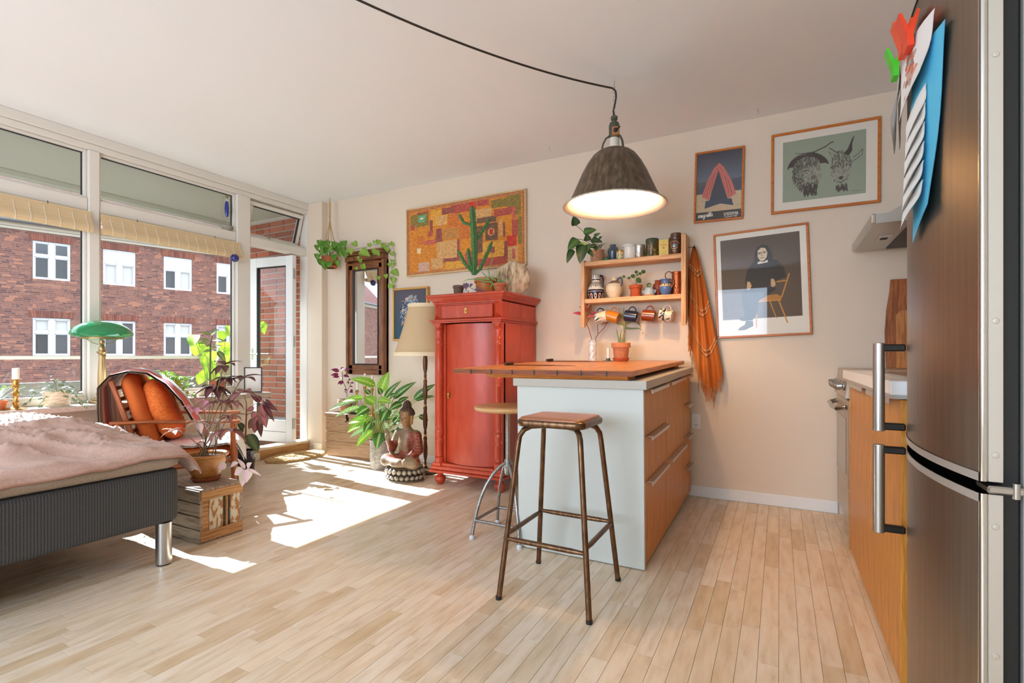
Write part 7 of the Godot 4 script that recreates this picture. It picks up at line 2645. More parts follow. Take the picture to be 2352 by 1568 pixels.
func build_sill_things() -> void:
	var y := 0.66
	# candle in a brass holder
	var c := thing("candlestick", "brass candlestick with thick white candle on the sill behind the bed", "candlestick", Vector3(-4.285, y, -1.36))
	var m := MB.new()
	m.lathe([Vector2(0,0),Vector2(0.055,0),Vector2(0.056,0.006),Vector2(0.024,0.014),Vector2(0.012,0.03),Vector2(0.018,0.045),Vector2(0.010,0.06),Vector2(0.012,0.085),Vector2(0.022,0.10),Vector2(0.012,0.112),Vector2(0.010,0.13),Vector2(0.022,0.148),Vector2(0.019,0.152),Vector2(0.016,0.156),Vector2(0.018,0.185),Vector2(0.023,0.188),Vector2(0.021,0.191),Vector2(0,0.19)],20)
	part(m, "holder", M.brass, c)
	m = MB.new()
	m.lathe([Vector2(0, 0.188), Vector2(0.0185, 0.188), Vector2(0.0185, 0.258), Vector2(0.016, 0.262), Vector2(0, 0.256)], 20)
	part(m, "candle", M.candle, c)
	# banker's lamp
	var l := thing("table_lamp", "brass column lamp with mushroom shaped green glass shade on the sill", "lamp", Vector3(-4.315, y, -1.835))
	m = MB.new()
	m.box(Vector3(0, 0.010, 0), Vector3(0.115, 0.02, 0.115), 0.004)
	m.box(Vector3(0, 0.026, 0), Vector3(0.092, 0.014, 0.092), 0.004)
	part(m, "foot", mat("aged_brass", rgb(178, 148, 104), 0.34, 0.85), l)
	m = MB.new()
	m.lathe([Vector2(0,0.033),Vector2(0.042,0.033),Vector2(0.046,0.045),Vector2(0.040,0.055),Vector2(0.032,0.06),Vector2(0.036,0.072),Vector2(0.026,0.082),Vector2(0.026,0.09),Vector2(0,0.09)],24)
	part(m, "column_base", M.aged_brass, l)
	m = MB.new()
	var rows := []
	for i in 9:
		var t := i / 8.0
		var row := []
		for k in 72:
			var a := TAU * k / 72.0
			var rr := lerpf(0.0245, 0.0185, t) * (1.0 + 0.055 * cos(a * 12.0)) + 0.003 * sin(PI * t)
			row.append(Vector3(cos(a) * rr, lerpf(0.088, 0.338, t), sin(a) * rr))
		rows.append(row)
	m.grid(rows, true, true)
	part(m, "column", M.aged_brass, l)
	m = MB.new()
	m.lathe([Vector2(0,0.335),Vector2(0.024,0.335),Vector2(0.024,0.342),Vector2(0.020,0.35),Vector2(0.032,0.365),Vector2(0.032,0.371),Vector2(0.019,0.376),Vector2(0.023,0.39),Vector2(0.016,0.41),Vector2(0.010,0.425),Vector2(0.018,0.432),Vector2(0.016,0.455),Vector2(0,0.455)],24)
	part(m, "capital", M.aged_brass, l)
	for s in [-1.0, 1.0]:
		m = MB.new()
		m.tube([Vector3(0, 0.425, 0), Vector3(0, 0.424, s * 0.03), Vector3(0, 0.435, s * 0.06), Vector3(0, 0.468, s * 0.105)], 0.0025, 6)
		part(m, "shade_arm", M.aged_brass, l)
	m = MB.new()
	m.lathe([Vector2(0.118, 0.462), Vector2(0.130, 0.462), Vector2(0.131, 0.470), Vector2(0.122, 0.474), Vector2(0.118, 0.462)], 48)
	part(m, "shade_ring", M.aged_brass, l)
	m = MB.new()
	m.lathe([Vector2(0.120,0.470),Vector2(0.150,0.474),Vector2(0.176,0.484),Vector2(0.184,0.498),Vector2(0.178,0.516),Vector2(0.158,0.542),Vector2(0.124,0.566),Vector2(0.080,0.584),Vector2(0.038,0.592),Vector2(0.0,0.594)],64)
	part(m, "glass_shade", mat("green_glass", rgb(14, 122, 76), 0.06, 0.0, {"coat": 1.0, "cr": 0.02, "back": rgb(40, 150, 90)}), l)
	m = MB.new()
	m.lathe([Vector2(0, 0.593), Vector2(0.008, 0.596), Vector2(0.006, 0.603), Vector2(0, 0.605)], 12)
	part(m, "finial", M.aged_brass, l)
	# small standing picture in a black frame
	var f := thing("standing_picture", "small dark framed picture standing on the sill beside the door post", "picture frame", Vector3(-4.32, y, -3.02))
	f.rotation.y = deg_to_rad(50.0)
	for q in [[Vector3(-0.075,0.0,-0.008),Vector3(-0.067,0.235,0.008)],[Vector3(0.067,0.0,-0.008),Vector3(0.075,0.235,0.008)],[Vector3(-0.067,0.227,-0.008),Vector3(0.067,0.235,0.008)],[Vector3(-0.067,0.0,-0.008),Vector3(0.067,0.008,0.008)]]:
		boxpart(q[0], q[1], 0.001, "frame_bar", M.black, f)
	boxpart(Vector3(-0.067, 0.008, -0.005), Vector3(0.067, 0.227, -0.001), 0.0, "print", M.paper, f)
	# fluffy stone
	m = MB.new()
	var n := FastNoiseLite.new()
	n.seed = 2
	n.frequency = 30.0
	m.ball(Vector3(0, 0.026, 0), Vector3(0.045, 0.028, 0.045), 24, 14)
	for k in m.v.size():
		m.v[k] += m.n[k] * 0.006 * n.get_noise_3dv(m.v[k])
	solo(m, "coral_stone", mat("coral", rgb(232, 222, 204), 0.95), "rough whitish coral stone on the sill between two pots", "stone", Vector3(-4.33, y, -2.555))
	# glass figurine on a stone, standing on the transom
	var g := thing("glass_figurine", "blue and green glass figurine on a grey stone high on the window rail", "figurine", Vector3(-4.455, 2.145, -2.855))
	m = MB.new()
	m.lathe([Vector2(0, 0), Vector2(0.040, 0), Vector2(0.056, 0.02), Vector2(0.060, 0.042), Vector2(0.048, 0.046), Vector2(0, 0.046)], 12, Vector3.ZERO, 0.95)
	for k in m.v.size():
		m.v[k].x *= 0.5
	part(m, "stone", mat("granite", Color.WHITE,0.85,0.0, {"tex": ntex("granitet",141,0.09,[[0.0,rgb(96,92,86)],[0.5,rgb(156,150,140)],[1.0,rgb(196,190,180)]]), "tri": Vector3(5,5,5)}), g)
	m = MB.new()
	m.tube([Vector3(0, 0.04, 0), Vector3(0, 0.14, 0)], 0.0016, 6)
	part(m, "rod", M.steel, g)
	m = MB.new()
	m.lathe([Vector2(0,0.12),Vector2(0.012,0.128),Vector2(0.017,0.16),Vector2(0.020,0.20),Vector2(0.015,0.25),Vector2(0.010,0.262),Vector2(0,0.264)],20)
	for k in m.v.size():
		m.c[k] = lin(20, 40, 150) if m.v[k].z > -0.004 else lin(20, 120, 110)
	part(m, "body", mat("blue_glass", Color.WHITE, 0.05, 0.0, {"vc": true, "coat": 1.0, "back": rgb(60, 80, 170)}), g)
	m = MB.new()
	m.lathe([Vector2(0, 0.262), Vector2(0.014, 0.268), Vector2(0.016, 0.274), Vector2(0.006, 0.284), Vector2(0.005, 0.296), Vector2(0, 0.296)], 14)
	part(m, "collar", mat("clear_glass", rgb(210, 220, 220), 0.05, 0.0, {"alpha": 0.3}), g)
	m = MB.new()
	m.ball(Vector3(0, 0.308, 0), Vector3(0.013, 0.014, 0.013), 14, 10)
	part(m, "head", mat("olive_glass", rgb(120, 122, 60), 0.08), g)
	# blue glass ball hanging in the window
	var b := thing("glass_ball", "cobalt blue glass ball hanging at the window under the blind", "ornament", Vector3(-4.36, 1.885, -2.868))
	m = MB.new()
	m.ball(Vector3.ZERO, Vector3(0.036, 0.036, 0.036), 20, 14)
	part(m, "ball", mat("cobalt_glass", rgb(24, 34, 120), 0.05, 0.0, {"coat": 1.0, "back": rgb(40, 50, 150)}), b)
	m = MB.new()
	m.tube([Vector3(0, 0.034, 0), Vector3(-0.04, 0.16, 0)], 0.0012, 5)
	part(m, "thread", M.thread, b)

# ================================================================ plants
func ond(px: float, py: float, d: float) -> Vector3:
	return Vector3(0, 1, 0) + ray(px, py) * d

# leaf from base to tip, both given as points
func leafab(parent: Node3D, a: Vector3, b: Vector3, w: float, material: Material, stripe: Array, bend := 0.6, up := Vector3.ZERO, fold := 0.12, tip := 1.0, shape := 0.42, called := "leaf", nl := 8, nw := 4) -> MeshInstance3D:
	var f := b - a
	var l := f.length()
	var z := f.normalized()
	var u := up
	if u == Vector3.ZERO:
		u = (Vector3(0, 1, 0) - a).normalized() * 0.9 + Vector3.UP * 0.5
	u = (u - z * u.dot(z)).normalized()
	var x := u.cross(z).normalized()
	var m := MB.new()
	m.leaf(l * (1.0 + bend * bend * 0.04), w, bend, fold, tip, 0.0, nl, nw, shape, stripe)
	# aim the chord at the tip
	var bs := Basis(x, u, z) * Basis(Vector3.RIGHT, -bend * 0.5)
	var o := part(m, called, material, parent)
	o.transform = parent.transform.affine_inverse() * Transform3D(bs, a)
	return o

func pot_shape(rt: float, rb: float, h: float, rim := 0.0, rimh := 0.0) -> MB:
	var m := MB.new()
	var p := [Vector2(0, 0), Vector2(rb, 0), Vector2(rb + 0.002, 0.003)]
	if rim > 0.0:
		p.append_array([Vector2(lerpf(rb, rt, 1.0 - rimh / h), h - rimh), Vector2(rt + rim, h - rimh + 0.001), Vector2(rt + rim, h - 0.003)])
	p.append_array([Vector2(rt + rim - 0.003, h), Vector2(rt - 0.006, h), Vector2(rt - 0.010, h - 0.02), Vector2(0, h - 0.02)])
	m.lathe(p, 32)
	return m

func saucer_shape(r: float, h: float) -> MB:
	var m := MB.new()
	m.lathe([Vector2(0, 0), Vector2(r * 0.82, 0), Vector2(r, h * 0.8), Vector2(r, h), Vector2(r - 0.006, h), Vector2(r * 0.8, 0.005), Vector2(0, 0.005)], 32)
	return m

func soil_part(parent: Node3D, r: float, y: float) -> void:
	var m := MB.new()
	m.lathe([Vector2(r, y), Vector2(r * 0.6, y + 0.004), Vector2(0, y + 0.005)], 20)
	part(m, "soil", M.soil, parent)

func stem_part(parent: Node3D, pts: Array, r, col: Color, called := "stem", segs := 6) -> void:
	var m := MB.new()
	m.col = col
	var inv := parent.transform.affine_inverse()
	var o := []
	for p in pts:
		o.append(inv * p)
	m.tube(o, r, segs)
	part(m, called, M.stem, parent)

func curve(a: Vector3, b: Vector3, c: Vector3, n := 8) -> Array:
	var o := []
	for k in n + 1:
		var t := k / float(n)
		o.append(a * (1 - t) * (1 - t) + b * 2.0 * t * (1 - t) + c * t * t)
	return o

func build_calathea() -> void:
	var p := thing("striped_leaf_plant", "leafy prayer plant with striped green leaves in a grey crock", "plant", Vector3(-3.14, 0, -3.42))
	var m := MB.new()
	m.lathe([Vector2(0,0),Vector2(0.078,0),Vector2(0.082,0.006),Vector2(0.086,0.10),Vector2(0.088,0.2),Vector2(0.086,0.235),Vector2(0.092,0.245),Vector2(0.092,0.258),Vector2(0.080,0.258),Vector2(0.078,0.235),Vector2(0,0.235)],32)
	part(m, "crock", mat("crock", Color.WHITE,0.4,0.0, {"tex": ntex("crockt",151,0.02,[[0.0,rgb(112,102,94)],[0.5,rgb(150,140,130)],[1.0,rgb(176,168,156)]]), "tri": Vector3(2,5,2)}), p)
	soil_part(p, 0.08, 0.236)
	var d0 := 4.49
	var r := RandomNumberGenerator.new()
	r.seed = 77
	var light := [lin(200, 224, 110), lin(120, 168, 52), lin(158, 200, 78)]
	var dark := [lin(196, 216, 150), lin(38, 84, 34), lin(92, 142, 58)]
	var pale := [lin(226, 232, 206), lin(96, 150, 70), lin(206, 222, 180)]
	var leaves := [[862,886,805,869,22,0],[875,899,893,853,26,0],[884,915,921,874,14,1],[904,915,956,876,18,1],[951,917,1001,881,17,1],[955,920,1000,909,10,1],[915,924,939,911,12,1],[835,913,786,922,14,0],[826,917,754,942,13,2],[826,934,769,957,13,2],[846,936,817,956,22,1],[853,958,796,993,24,0],[838,960,800,972,16,0],[853,968,836,996,22,1],[856,988,819,1025,20,0],[846,983,803,1004,15,2],[873,994,865,1031,26,1],[884,999,894,1020,14,1],[891,938,874,971,26,1],[922,926,893,942,18,1],[886,932,861,946,20,2],[904,950,923,954,17,2],[902,972,925,960,20,1],[906,986,923,1000,24,1],[882,970,892,998,15,2],[962,955,984,966,14,1],[862,926,836,912,27,0],[868,920,900,925,20,0],[850,905,838,894,12,1],[876,905,868,890,12,1],[895,915,912,905,16,1],[842,950,815,945,18,0],[866,965,850,978,18,1],[876,958,900,960,20,1]]
	for q in leaves:
		var da := d0 + r.randf_range(-0.06, 0.05)
		var db := da + r.randf_range(-0.10, 0.06)
		if q[2] > 940:
			da = d0 + 0.02
			db = d0 + 0.04
		var a := ond(q[0], q[1], da)
		var b := ond(q[2], q[3], db)
		leafab(p, a, b, q[4] * d0 / FPX, M.leaf, [light, dark, pale][q[5]], 0.7 + r.randf() * 0.4, Vector3.ZERO, 0.10, 0.85, 0.35, "leaf", 14, 6)
		var root := ond(872 + r.randf_range(-9, 9), 1018, d0 + r.randf_range(-0.03, 0.03))
		var mid := root.lerp(a, 0.55) + Vector3(0, 0.05, 0)
		stem_part(p, curve(root, mid, a, 6), 0.0032, lin(150, 160, 86))

func build_hanging() -> void:
	var p := thing("hanging_planter", "terracotta pot in rope hanger with trailing ivy spreading over the mirror", "plant", Vector3(-4.05, 1.895, -3.68))
	part(pot_shape(0.075, 0.052, 0.115, 0.004, 0.03), "pot", M.terracotta, p)
	soil_part(p, 0.068, 0.098)
	part(saucer_shape(0.078, 0.022), "saucer", M.terracotta, p)
	var rope := lin(196, 160, 108)
	var top := Vector3(-4.05, 2.61, -3.68)
	for k in 4:
		var a := TAU * k / 4.0 + 0.4
		var d := Vector3(cos(a), 0, sin(a))
		stem_part(p,[top + Vector3(0,-0.20,0), top + Vector3(0,-0.30,0) + d * 0.012, p.position + Vector3(0,0.12,0) + d * 0.086, p.position + Vector3(0,0.04,0) + d * 0.075, p.position + Vector3(0,-0.006,0) + d * 0.03],0.004,rope, "cord")
	stem_part(p, [top, top + Vector3(0, -0.02, 0)], 0.0025, lin(120, 120, 120), "ceiling_hook")
	stem_part(p, [top + Vector3(0, -0.02, 0), top + Vector3(0, -0.12, 0)], 0.0055, rope, "cord")
	var kn := MB.new()
	kn.col = rope
	var pr := []
	for k in 17:
		pr.append(Vector2(0.011 if k % 2 == 0 else 0.0085, 0.30 + 0.395 + k * 0.0105 - 0.17))
	kn.lathe(pr, 12)
	var ko := part(kn, "knot", M.stem, p)
	ko.position = Vector3(0, -0.02, 0)
	var r := RandomNumberGenerator.new()
	r.seed = 19
	var k2 := func(q: Array, d: float) -> Vector3: return ond(680 + q[0] / 3.646, 450 + q[1] / 3.646, d)
	# leaves round the pot
	var d0 := 5.08
	for q in [[175,430],[205,392],[250,400],[292,440],[345,452],[402,398],[372,420],[330,405],[240,450],[208,470],[188,505],[305,512],[405,490],[216,570],[198,545],[236,590],[270,395],[320,440],[385,450],[260,470],[225,420],[360,480],[285,570],[350,560]]:
		var d := d0 - 0.07 + r.randf_range(-0.04, 0.05)
		var a: Vector3 = k2.call([q[0] + r.randf_range(-10, 10), q[1] - 22], d)
		var b: Vector3 = k2.call([q[0] + r.randf_range(-22, 22), q[1] + 30], d - 0.02)
		var g := r.randf()
		leafab(p, a, b,0.052 + r.randf() * 0.018,M.leaf,[lin(130,170,70).lerp(lin(90,140,50), g),lin(60,112,40).lerp(lin(96,150,52), g)],0.7,Vector3.ZERO,0.12,0.75,0.2)
		stem_part(p, curve(p.position + Vector3(r.randf_range(-0.03,0.03),0.10,r.randf_range(-0.03,0.03)), a + Vector3(0,0.06,0), a,5),0.0016,lin(90,120,50))
	# the vine over the mirror: runs in front of the crown
	var dm := 4.88
	var vine := [[330,430],[400,450],[455,455],[520,440],[580,430],[640,410],[690,400],[745,395],[790,400],[815,440],[828,500],[825,560],[800,610],[815,660],[808,720],[795,770]]
	var pts := [p.position + Vector3(0.02, 0.10, 0.0)]
	for q in vine:
		pts.append(k2.call(q, dm if q[0] > 420 else 4.98))
	stem_part(p, pts, 0.0022, lin(110, 140, 60), "vine")
	stem_part(p,[k2.call([520,440], dm), k2.call([530,500], dm), k2.call([540,560], dm - 0.01), k2.call([556,600], dm - 0.01)],0.0018,lin(110,140,60), "vine")
	stem_part(p, [k2.call([800, 630], dm), k2.call([760, 680], dm), k2.call([700, 712], dm)], 0.0018, lin(110, 140, 60), "vine")
	for q in [[455,440,460,490],[475,385,515,425],[535,460,620,505],[560,450,600,490],[610,395,625,430],[660,440,655,495],[650,450,700,500],[690,365,685,410],[660,375,650,400],[735,400,730,450],[755,430,770,470],[780,395,820,415],[795,470,815,505],[805,530,800,560],[780,560,790,600],[815,560,830,580],[805,620,855,670],[820,640,840,660],[815,680,810,730],[800,735,775,780],[800,745,820,770],[690,670,695,705],[745,655,760,690],[545,575,580,612],[530,530,545,560],[500,595,510,620],[520,505,520,530],[570,600,545,610]]:
		var dd := dm + r.randf_range(-0.03, 0.01)
		var a: Vector3 = k2.call([q[0], q[1]], dd)
		var b: Vector3 = k2.call([q[2], q[3]], dd - 0.01)
		var g := r.randf()
		leafab(p, a, b, a.distance_to(b) * 0.8 + 0.008,M.leaf,[lin(176,204,96).lerp(lin(140,180,70), g),lin(104,156,50).lerp(lin(150,190,74), g)],0.5,Vector3.ZERO,0.12,0.75,0.2)

func build_cupboard_top() -> void:
	var y := 1.47
	var d := 3.93
	var k6 := func(q: Array, dd: float) -> Vector3: return ond(1030 + q[0] / 6.815, 460 + q[1] / 6.815, dd)
	# cactus
	var p := thing("potted_cactus", "tall branching green cactus in an ochre pot on the red cupboard", "plant", Vector3(-2.03, y, -3.40))
	part(pot_shape(0.086,0.072,0.135,0.006,0.035), "pot", mat("ochre_pot", Color.WHITE,0.5,0.0, {"tex": ntex("ochret",161,0.02,[[0.0,rgb(176,98,34)],[1.0,rgb(206,128,56)]]), "tri": Vector3(4,4,4)}), p)
	soil_part(p, 0.076, 0.117)
	var arms := [[[400,1165],[410,1000],[408,820],[402,620],[392,450],[380,260],[368,90]],[[350,385],[300,372],[240,350],[200,285],[162,210]],[[432,620],[480,570],[540,470],[600,370],[655,272]],[[430,1140],[500,1070],[550,950],[610,820],[685,640]],[[370,1120],[300,1040],[240,960],[200,880],[152,780]],[[380,1090],[345,1010],[325,900],[305,750]]]
	var rads := [0.024, 0.011, 0.012, 0.014, 0.013, 0.014]
	var inv := p.transform.affine_inverse()
	for i in arms.size():
		var pts := []
		var n: int = arms[i].size()
		for j in n:
			pts.append(inv * (k6.call(arms[i][j], d - 0.02) as Vector3))
		# refine
		var fine := []
		for j in n - 1:
			for t in 4:
				fine.append((pts[j] as Vector3).lerp(pts[j + 1], t / 4.0))
		fine.append(pts[n - 1])
		var m := MB.new()
		var rows := []
		var dir0: Vector3 = (fine[1] - fine[0]).normalized()
		var side := dir0.cross(Vector3(0.3, 0.1, 1)).normalized()
		for j in fine.size():
			var dd: Vector3 = (fine[mini(j + 1, fine.size() - 1)] - fine[maxi(j - 1, 0)]).normalized()
			side = (side - dd * side.dot(dd)).normalized()
			var oth := dd.cross(side)
			var t := j / float(fine.size() - 1)
			var rr: float = rads[i] * (0.75 + 0.25 * sin(t * 2.6)) * (1.0 + 0.10 * sin(j * 1.9)) * (0.35 if j == fine.size() - 1 else 1.0)
			var row := []
			for k in 24:
				var a := TAU * k / 24.0
				var rib := 0.72 + 0.34 * pow(absf(cos(a * 2.0)), 2.0)
				row.append(fine[j] + (side * cos(a) + oth * sin(a)) * rr * rib)
			rows.append(row)
		m.grid(rows, true, false)
		if m.n[30].dot(m.v[30] - fine[1]) < 0:
			m = MB.new()
			m.grid(rows, true, true)
		part(m, "trunk" if i == 0 else "arm", mat("cactus_skin", Color.WHITE,0.5,0.0, {"tex": ntex("cactust",162,0.03,[[0.0,rgb(46,84,44)],[0.6,rgb(84,130,70)],[0.9,rgb(120,158,100)],[1.0,rgb(170,190,150)]]), "tri": Vector3(5,5,5)}), p)
		var sp := MB.new()
		sp.col = lin(70, 50, 34)
		for j in range(2, fine.size() - 1, 2):
			for k in 4:
				var c: Vector3 = rows[j][k * 6]
				var o: Vector3 = (c - fine[j]).normalized()
				sp.ball(c + o * 0.0015, Vector3(0.0022, 0.003, 0.0022), 6, 4)
		var so := part(sp, "thorns", M.stem, p)
		so.set_meta("kind", "stuff")
	# empty brown pot
	part(pot_shape(0.042, 0.032, 0.085, 0.003, 0.022), "small_pot", mat("brown_clay", rgb(112, 88, 74), 0.8), self)
	var bp := get_child(get_child_count() - 1)
	tag(bp, "small dark brown clay pot at the cupboard's front edge", "pot")
	bp.position = Vector3(onz(1053, 660, -3.33).x, y, -3.33)
	# purple trailing sprig
	var t := thing("purple_sprig", "dark purple trailing plant sprig before the ochre pot", "plant", Vector3(onz(1072, 665, -3.27).x, y, -3.27))
	var r := RandomNumberGenerator.new()
	r.seed = 23
	for q in [[250,1290,240,1400],[280,1290,275,1420],[300,1300,305,1370],[330,1330,390,1310],[330,1340,375,1330],[410,1410,490,1360],[430,1400,490,1420],[500,1420,550,1400],[230,1330,260,1370]]:
		leafab(t, k6.call([q[0], q[1]], 3.83), k6.call([q[2], q[3]], 3.82), 0.020, M.leaf_red, [lin(150, 120, 150), lin(62, 36, 66)], 0.3)
	stem_part(t, [k6.call([280, 1280], 3.83), k6.call([320, 1350], 3.83), k6.call([420, 1410], 3.83), k6.call([520, 1425], 3.83)], 0.0018, lin(90, 60, 70))
	var sb := MB.new()
	sb.lathe([Vector2(0, 0), Vector2(0.016, 0), Vector2(0.018, 0.03), Vector2(0.014, 0.032), Vector2(0, 0.03)], 14)
	part(sb, "small_glass", mat("clear_glass2", rgb(200, 206, 200), 0.1, 0.0, {"alpha": 0.4}), t)
	# aloe
	var al := thing("potted_aloe", "spidery aloe in a small terracotta pot on the red cupboard", "plant", Vector3(onz(1148, 660, -3.33).x, y, -3.33))
	part(pot_shape(0.044, 0.034, 0.078, 0.004, 0.022), "pot", M.terracotta, al)
	soil_part(al, 0.038, 0.06)
	for q in [[[700,1240],[640,1180],[620,1080],[680,950],[712,860]],[[640,1240],[560,1160],[500,1090]],[[640,1240],[540,1230],[400,1230],[290,1240],[220,1280]],[[690,1280],[560,1270],[450,1240],[380,1225]],[[740,1260],[690,1200],[690,1150]],[[780,1250],[785,1160],[820,1070]],[[780,1260],[860,1250],[930,1235],[1010,1245]],[[760,1270],[830,1260],[890,1290]],[[780,1270],[800,1330],[830,1385]],[[690,1300],[665,1360],[665,1420]],[[690,1290],[720,1350],[735,1410]]]:
		var pts := []
		for j in q.size():
			pts.append(k6.call(q[j], 3.80 + 0.004 * j))
		var rs := []
		for j in pts.size():
			rs.append(lerpf(0.0066, 0.0012, j / float(pts.size() - 1)))
		stem_part(al, pts, rs, lin(120, 158, 96), "leaf", 7)
	# wooden root sculpture
	var fn := func(v: Vector3) -> float:
		var e := func(c: Vector3, rr: Vector3) -> float:
			var q := (v - c) / rr
			return (q.length() - 1.0) * minf(rr.x, minf(rr.y, rr.z))
		var d1: float = e.call(Vector3(0.0, 0.185, 0.0), Vector3(0.085, 0.085, 0.055))
		var d2: float = e.call(Vector3(-0.085, 0.165, -0.005), Vector3(0.075, 0.075, 0.024))
		var d3: float = e.call(Vector3(0.085, 0.135, 0.0), Vector3(0.058, 0.105, 0.030))
		var cyl := maxf(Vector2(v.x - 0.01, v.z).length() - 0.062, absf(v.y - 0.07) - 0.07)
		var d4: float = e.call(Vector3(-0.005, 0.26, 0.0), Vector3(0.022, 0.022, 0.012))
		var s := smin(smin(smin(d1, d2, 0.02), d3, 0.02), cyl, 0.03)
		s = smin(s, d4, 0.01)
		var hole: float = e.call(Vector3(-0.008, 0.155, 0.06), Vector3(0.020, 0.066, 0.05))
		var slot: float = e.call(Vector3(-0.045, 0.12, 0.05), Vector3(0.006, 0.12, 0.03))
		return maxf(s, maxf(-hole, -slot))
	var sm := sdf_mesh(Vector3(-0.18, 0.0, -0.08), Vector3(0.17, 0.29, 0.08), 0.0085, fn)
	solo(sm, "root_sculpture", mat("bleached_root", Color.WHITE,0.75,0.0, {"tex": ntex("roott",163,0.015,[[0.0,rgb(92,72,56)],[0.25,rgb(176,146,112)],[0.6,rgb(214,190,156)],[1.0,rgb(232,214,186)]], {"oct": 5, "warp": 14.0}), "tri": Vector3(3,1.4,3)}), "pale driftwood root carving on the red cupboard", "sculpture",Vector3(onz(1177,640,-3.50).x, y,-3.50),0.15)

func smin(a: float, b: float, k: float) -> float:
	var h := maxf(k - absf(a - b), 0.0) / k
	return minf(a, b) - h * h * k * 0.25

# surface nets over a distance function
func sdf_mesh(lo: Vector3, hi: Vector3, cell: float, fn: Callable, tint = null) -> MB:
	var nx := int(ceil((hi.x - lo.x) / cell)) + 2
	var ny := int(ceil((hi.y - lo.y) / cell)) + 2
	var nz := int(ceil((hi.z - lo.z) / cell)) + 2
	var val := PackedFloat32Array()
	val.resize(nx * ny * nz)
	for k in nz:
		for j in ny:
			for i in nx:
				val[(k * ny + j) * nx + i] = fn.call(lo + Vector3(i - 0.5, j - 0.5, k - 0.5) * cell)
	var m := MB.new()
	var idx := PackedInt32Array()
	idx.resize(nx * ny * nz)
	idx.fill(-1)
	for k in nz - 1:
		for j in ny - 1:
			for i in nx - 1:
				var b := (k * ny + j) * nx + i
				var inside := 0
				var cs := [b, b + 1, b + nx, b + nx + 1, b + nx * ny, b + nx * ny + 1, b + nx * ny + nx, b + nx * ny + nx + 1]
				for q in cs:
					if val[q] < 0.0:
						inside += 1
				if inside == 0 or inside == 8:
					continue
				var sum := Vector3.ZERO
				var cnt := 0
				for e in [[0, 1], [2, 3], [4, 5], [6, 7], [0, 2], [1, 3], [4, 6], [5, 7], [0, 4], [1, 5], [2, 6], [3, 7]]:
					var va := val[cs[e[0]]]
					var vb := val[cs[e[1]]]
					if (va < 0.0) != (vb < 0.0):
						var t := va / (va - vb)
						var pa := Vector3(e[0] & 1, (e[0] >> 1) & 1, e[0] >> 2)
						var pb := Vector3(e[1] & 1, (e[1] >> 1) & 1, e[1] >> 2)
						sum += pa.lerp(pb, t)
						cnt += 1
				var p := lo + (Vector3(i, j, k) - Vector3(0.5, 0.5, 0.5) + sum / cnt) * cell
				var g := Vector3(val[cs[1]] - val[cs[0]] + val[cs[3]] - val[cs[2]] + val[cs[5]] - val[cs[4]] + val[cs[7]] - val[cs[6]],val[cs[2]] - val[cs[0]] + val[cs[3]] - val[cs[1]] + val[cs[6]] - val[cs[4]] + val[cs[7]] - val[cs[5]],val[cs[4]] - val[cs[0]] + val[cs[5]] - val[cs[1]] + val[cs[6]] - val[cs[2]] + val[cs[7]] - val[cs[3]])
				if tint != null:
					m.col = tint.call(p)
				idx[b] = m.vert(p, g.normalized() if g.length() > 1e-9 else Vector3.UP)
	var str := [1, nx, nx * ny]
	for k in range(1, nz - 1):
		for j in range(1, ny - 1):
			for i in range(1, nx - 1):
				var b := (k * ny + j) * nx + i
				for ax in 3:
					var o := b + int(str[ax])
					if (val[b] < 0.0) == (val[o] < 0.0):
						continue
					var u := int(str[(ax + 1) % 3])
					var w := int(str[(ax + 2) % 3])
					var a0 := idx[b]
					var a1 := idx[b - u]
					var a2 := idx[b - u - w]
					var a3 := idx[b - w]
					if a0 < 0 or a1 < 0 or a2 < 0 or a3 < 0:
						continue
					m.tri(a0, a1, a2)
					m.tri(a0, a2, a3)
	return m

func capsule(p: Vector3, a: Vector3, b: Vector3, ra: float, rb: float) -> float:
	var ab := b - a
	var t := clampf((p - a).dot(ab) / ab.length_squared(), 0.0, 1.0)
	return (p - a - ab * t).length() - lerpf(ra, rb, t)

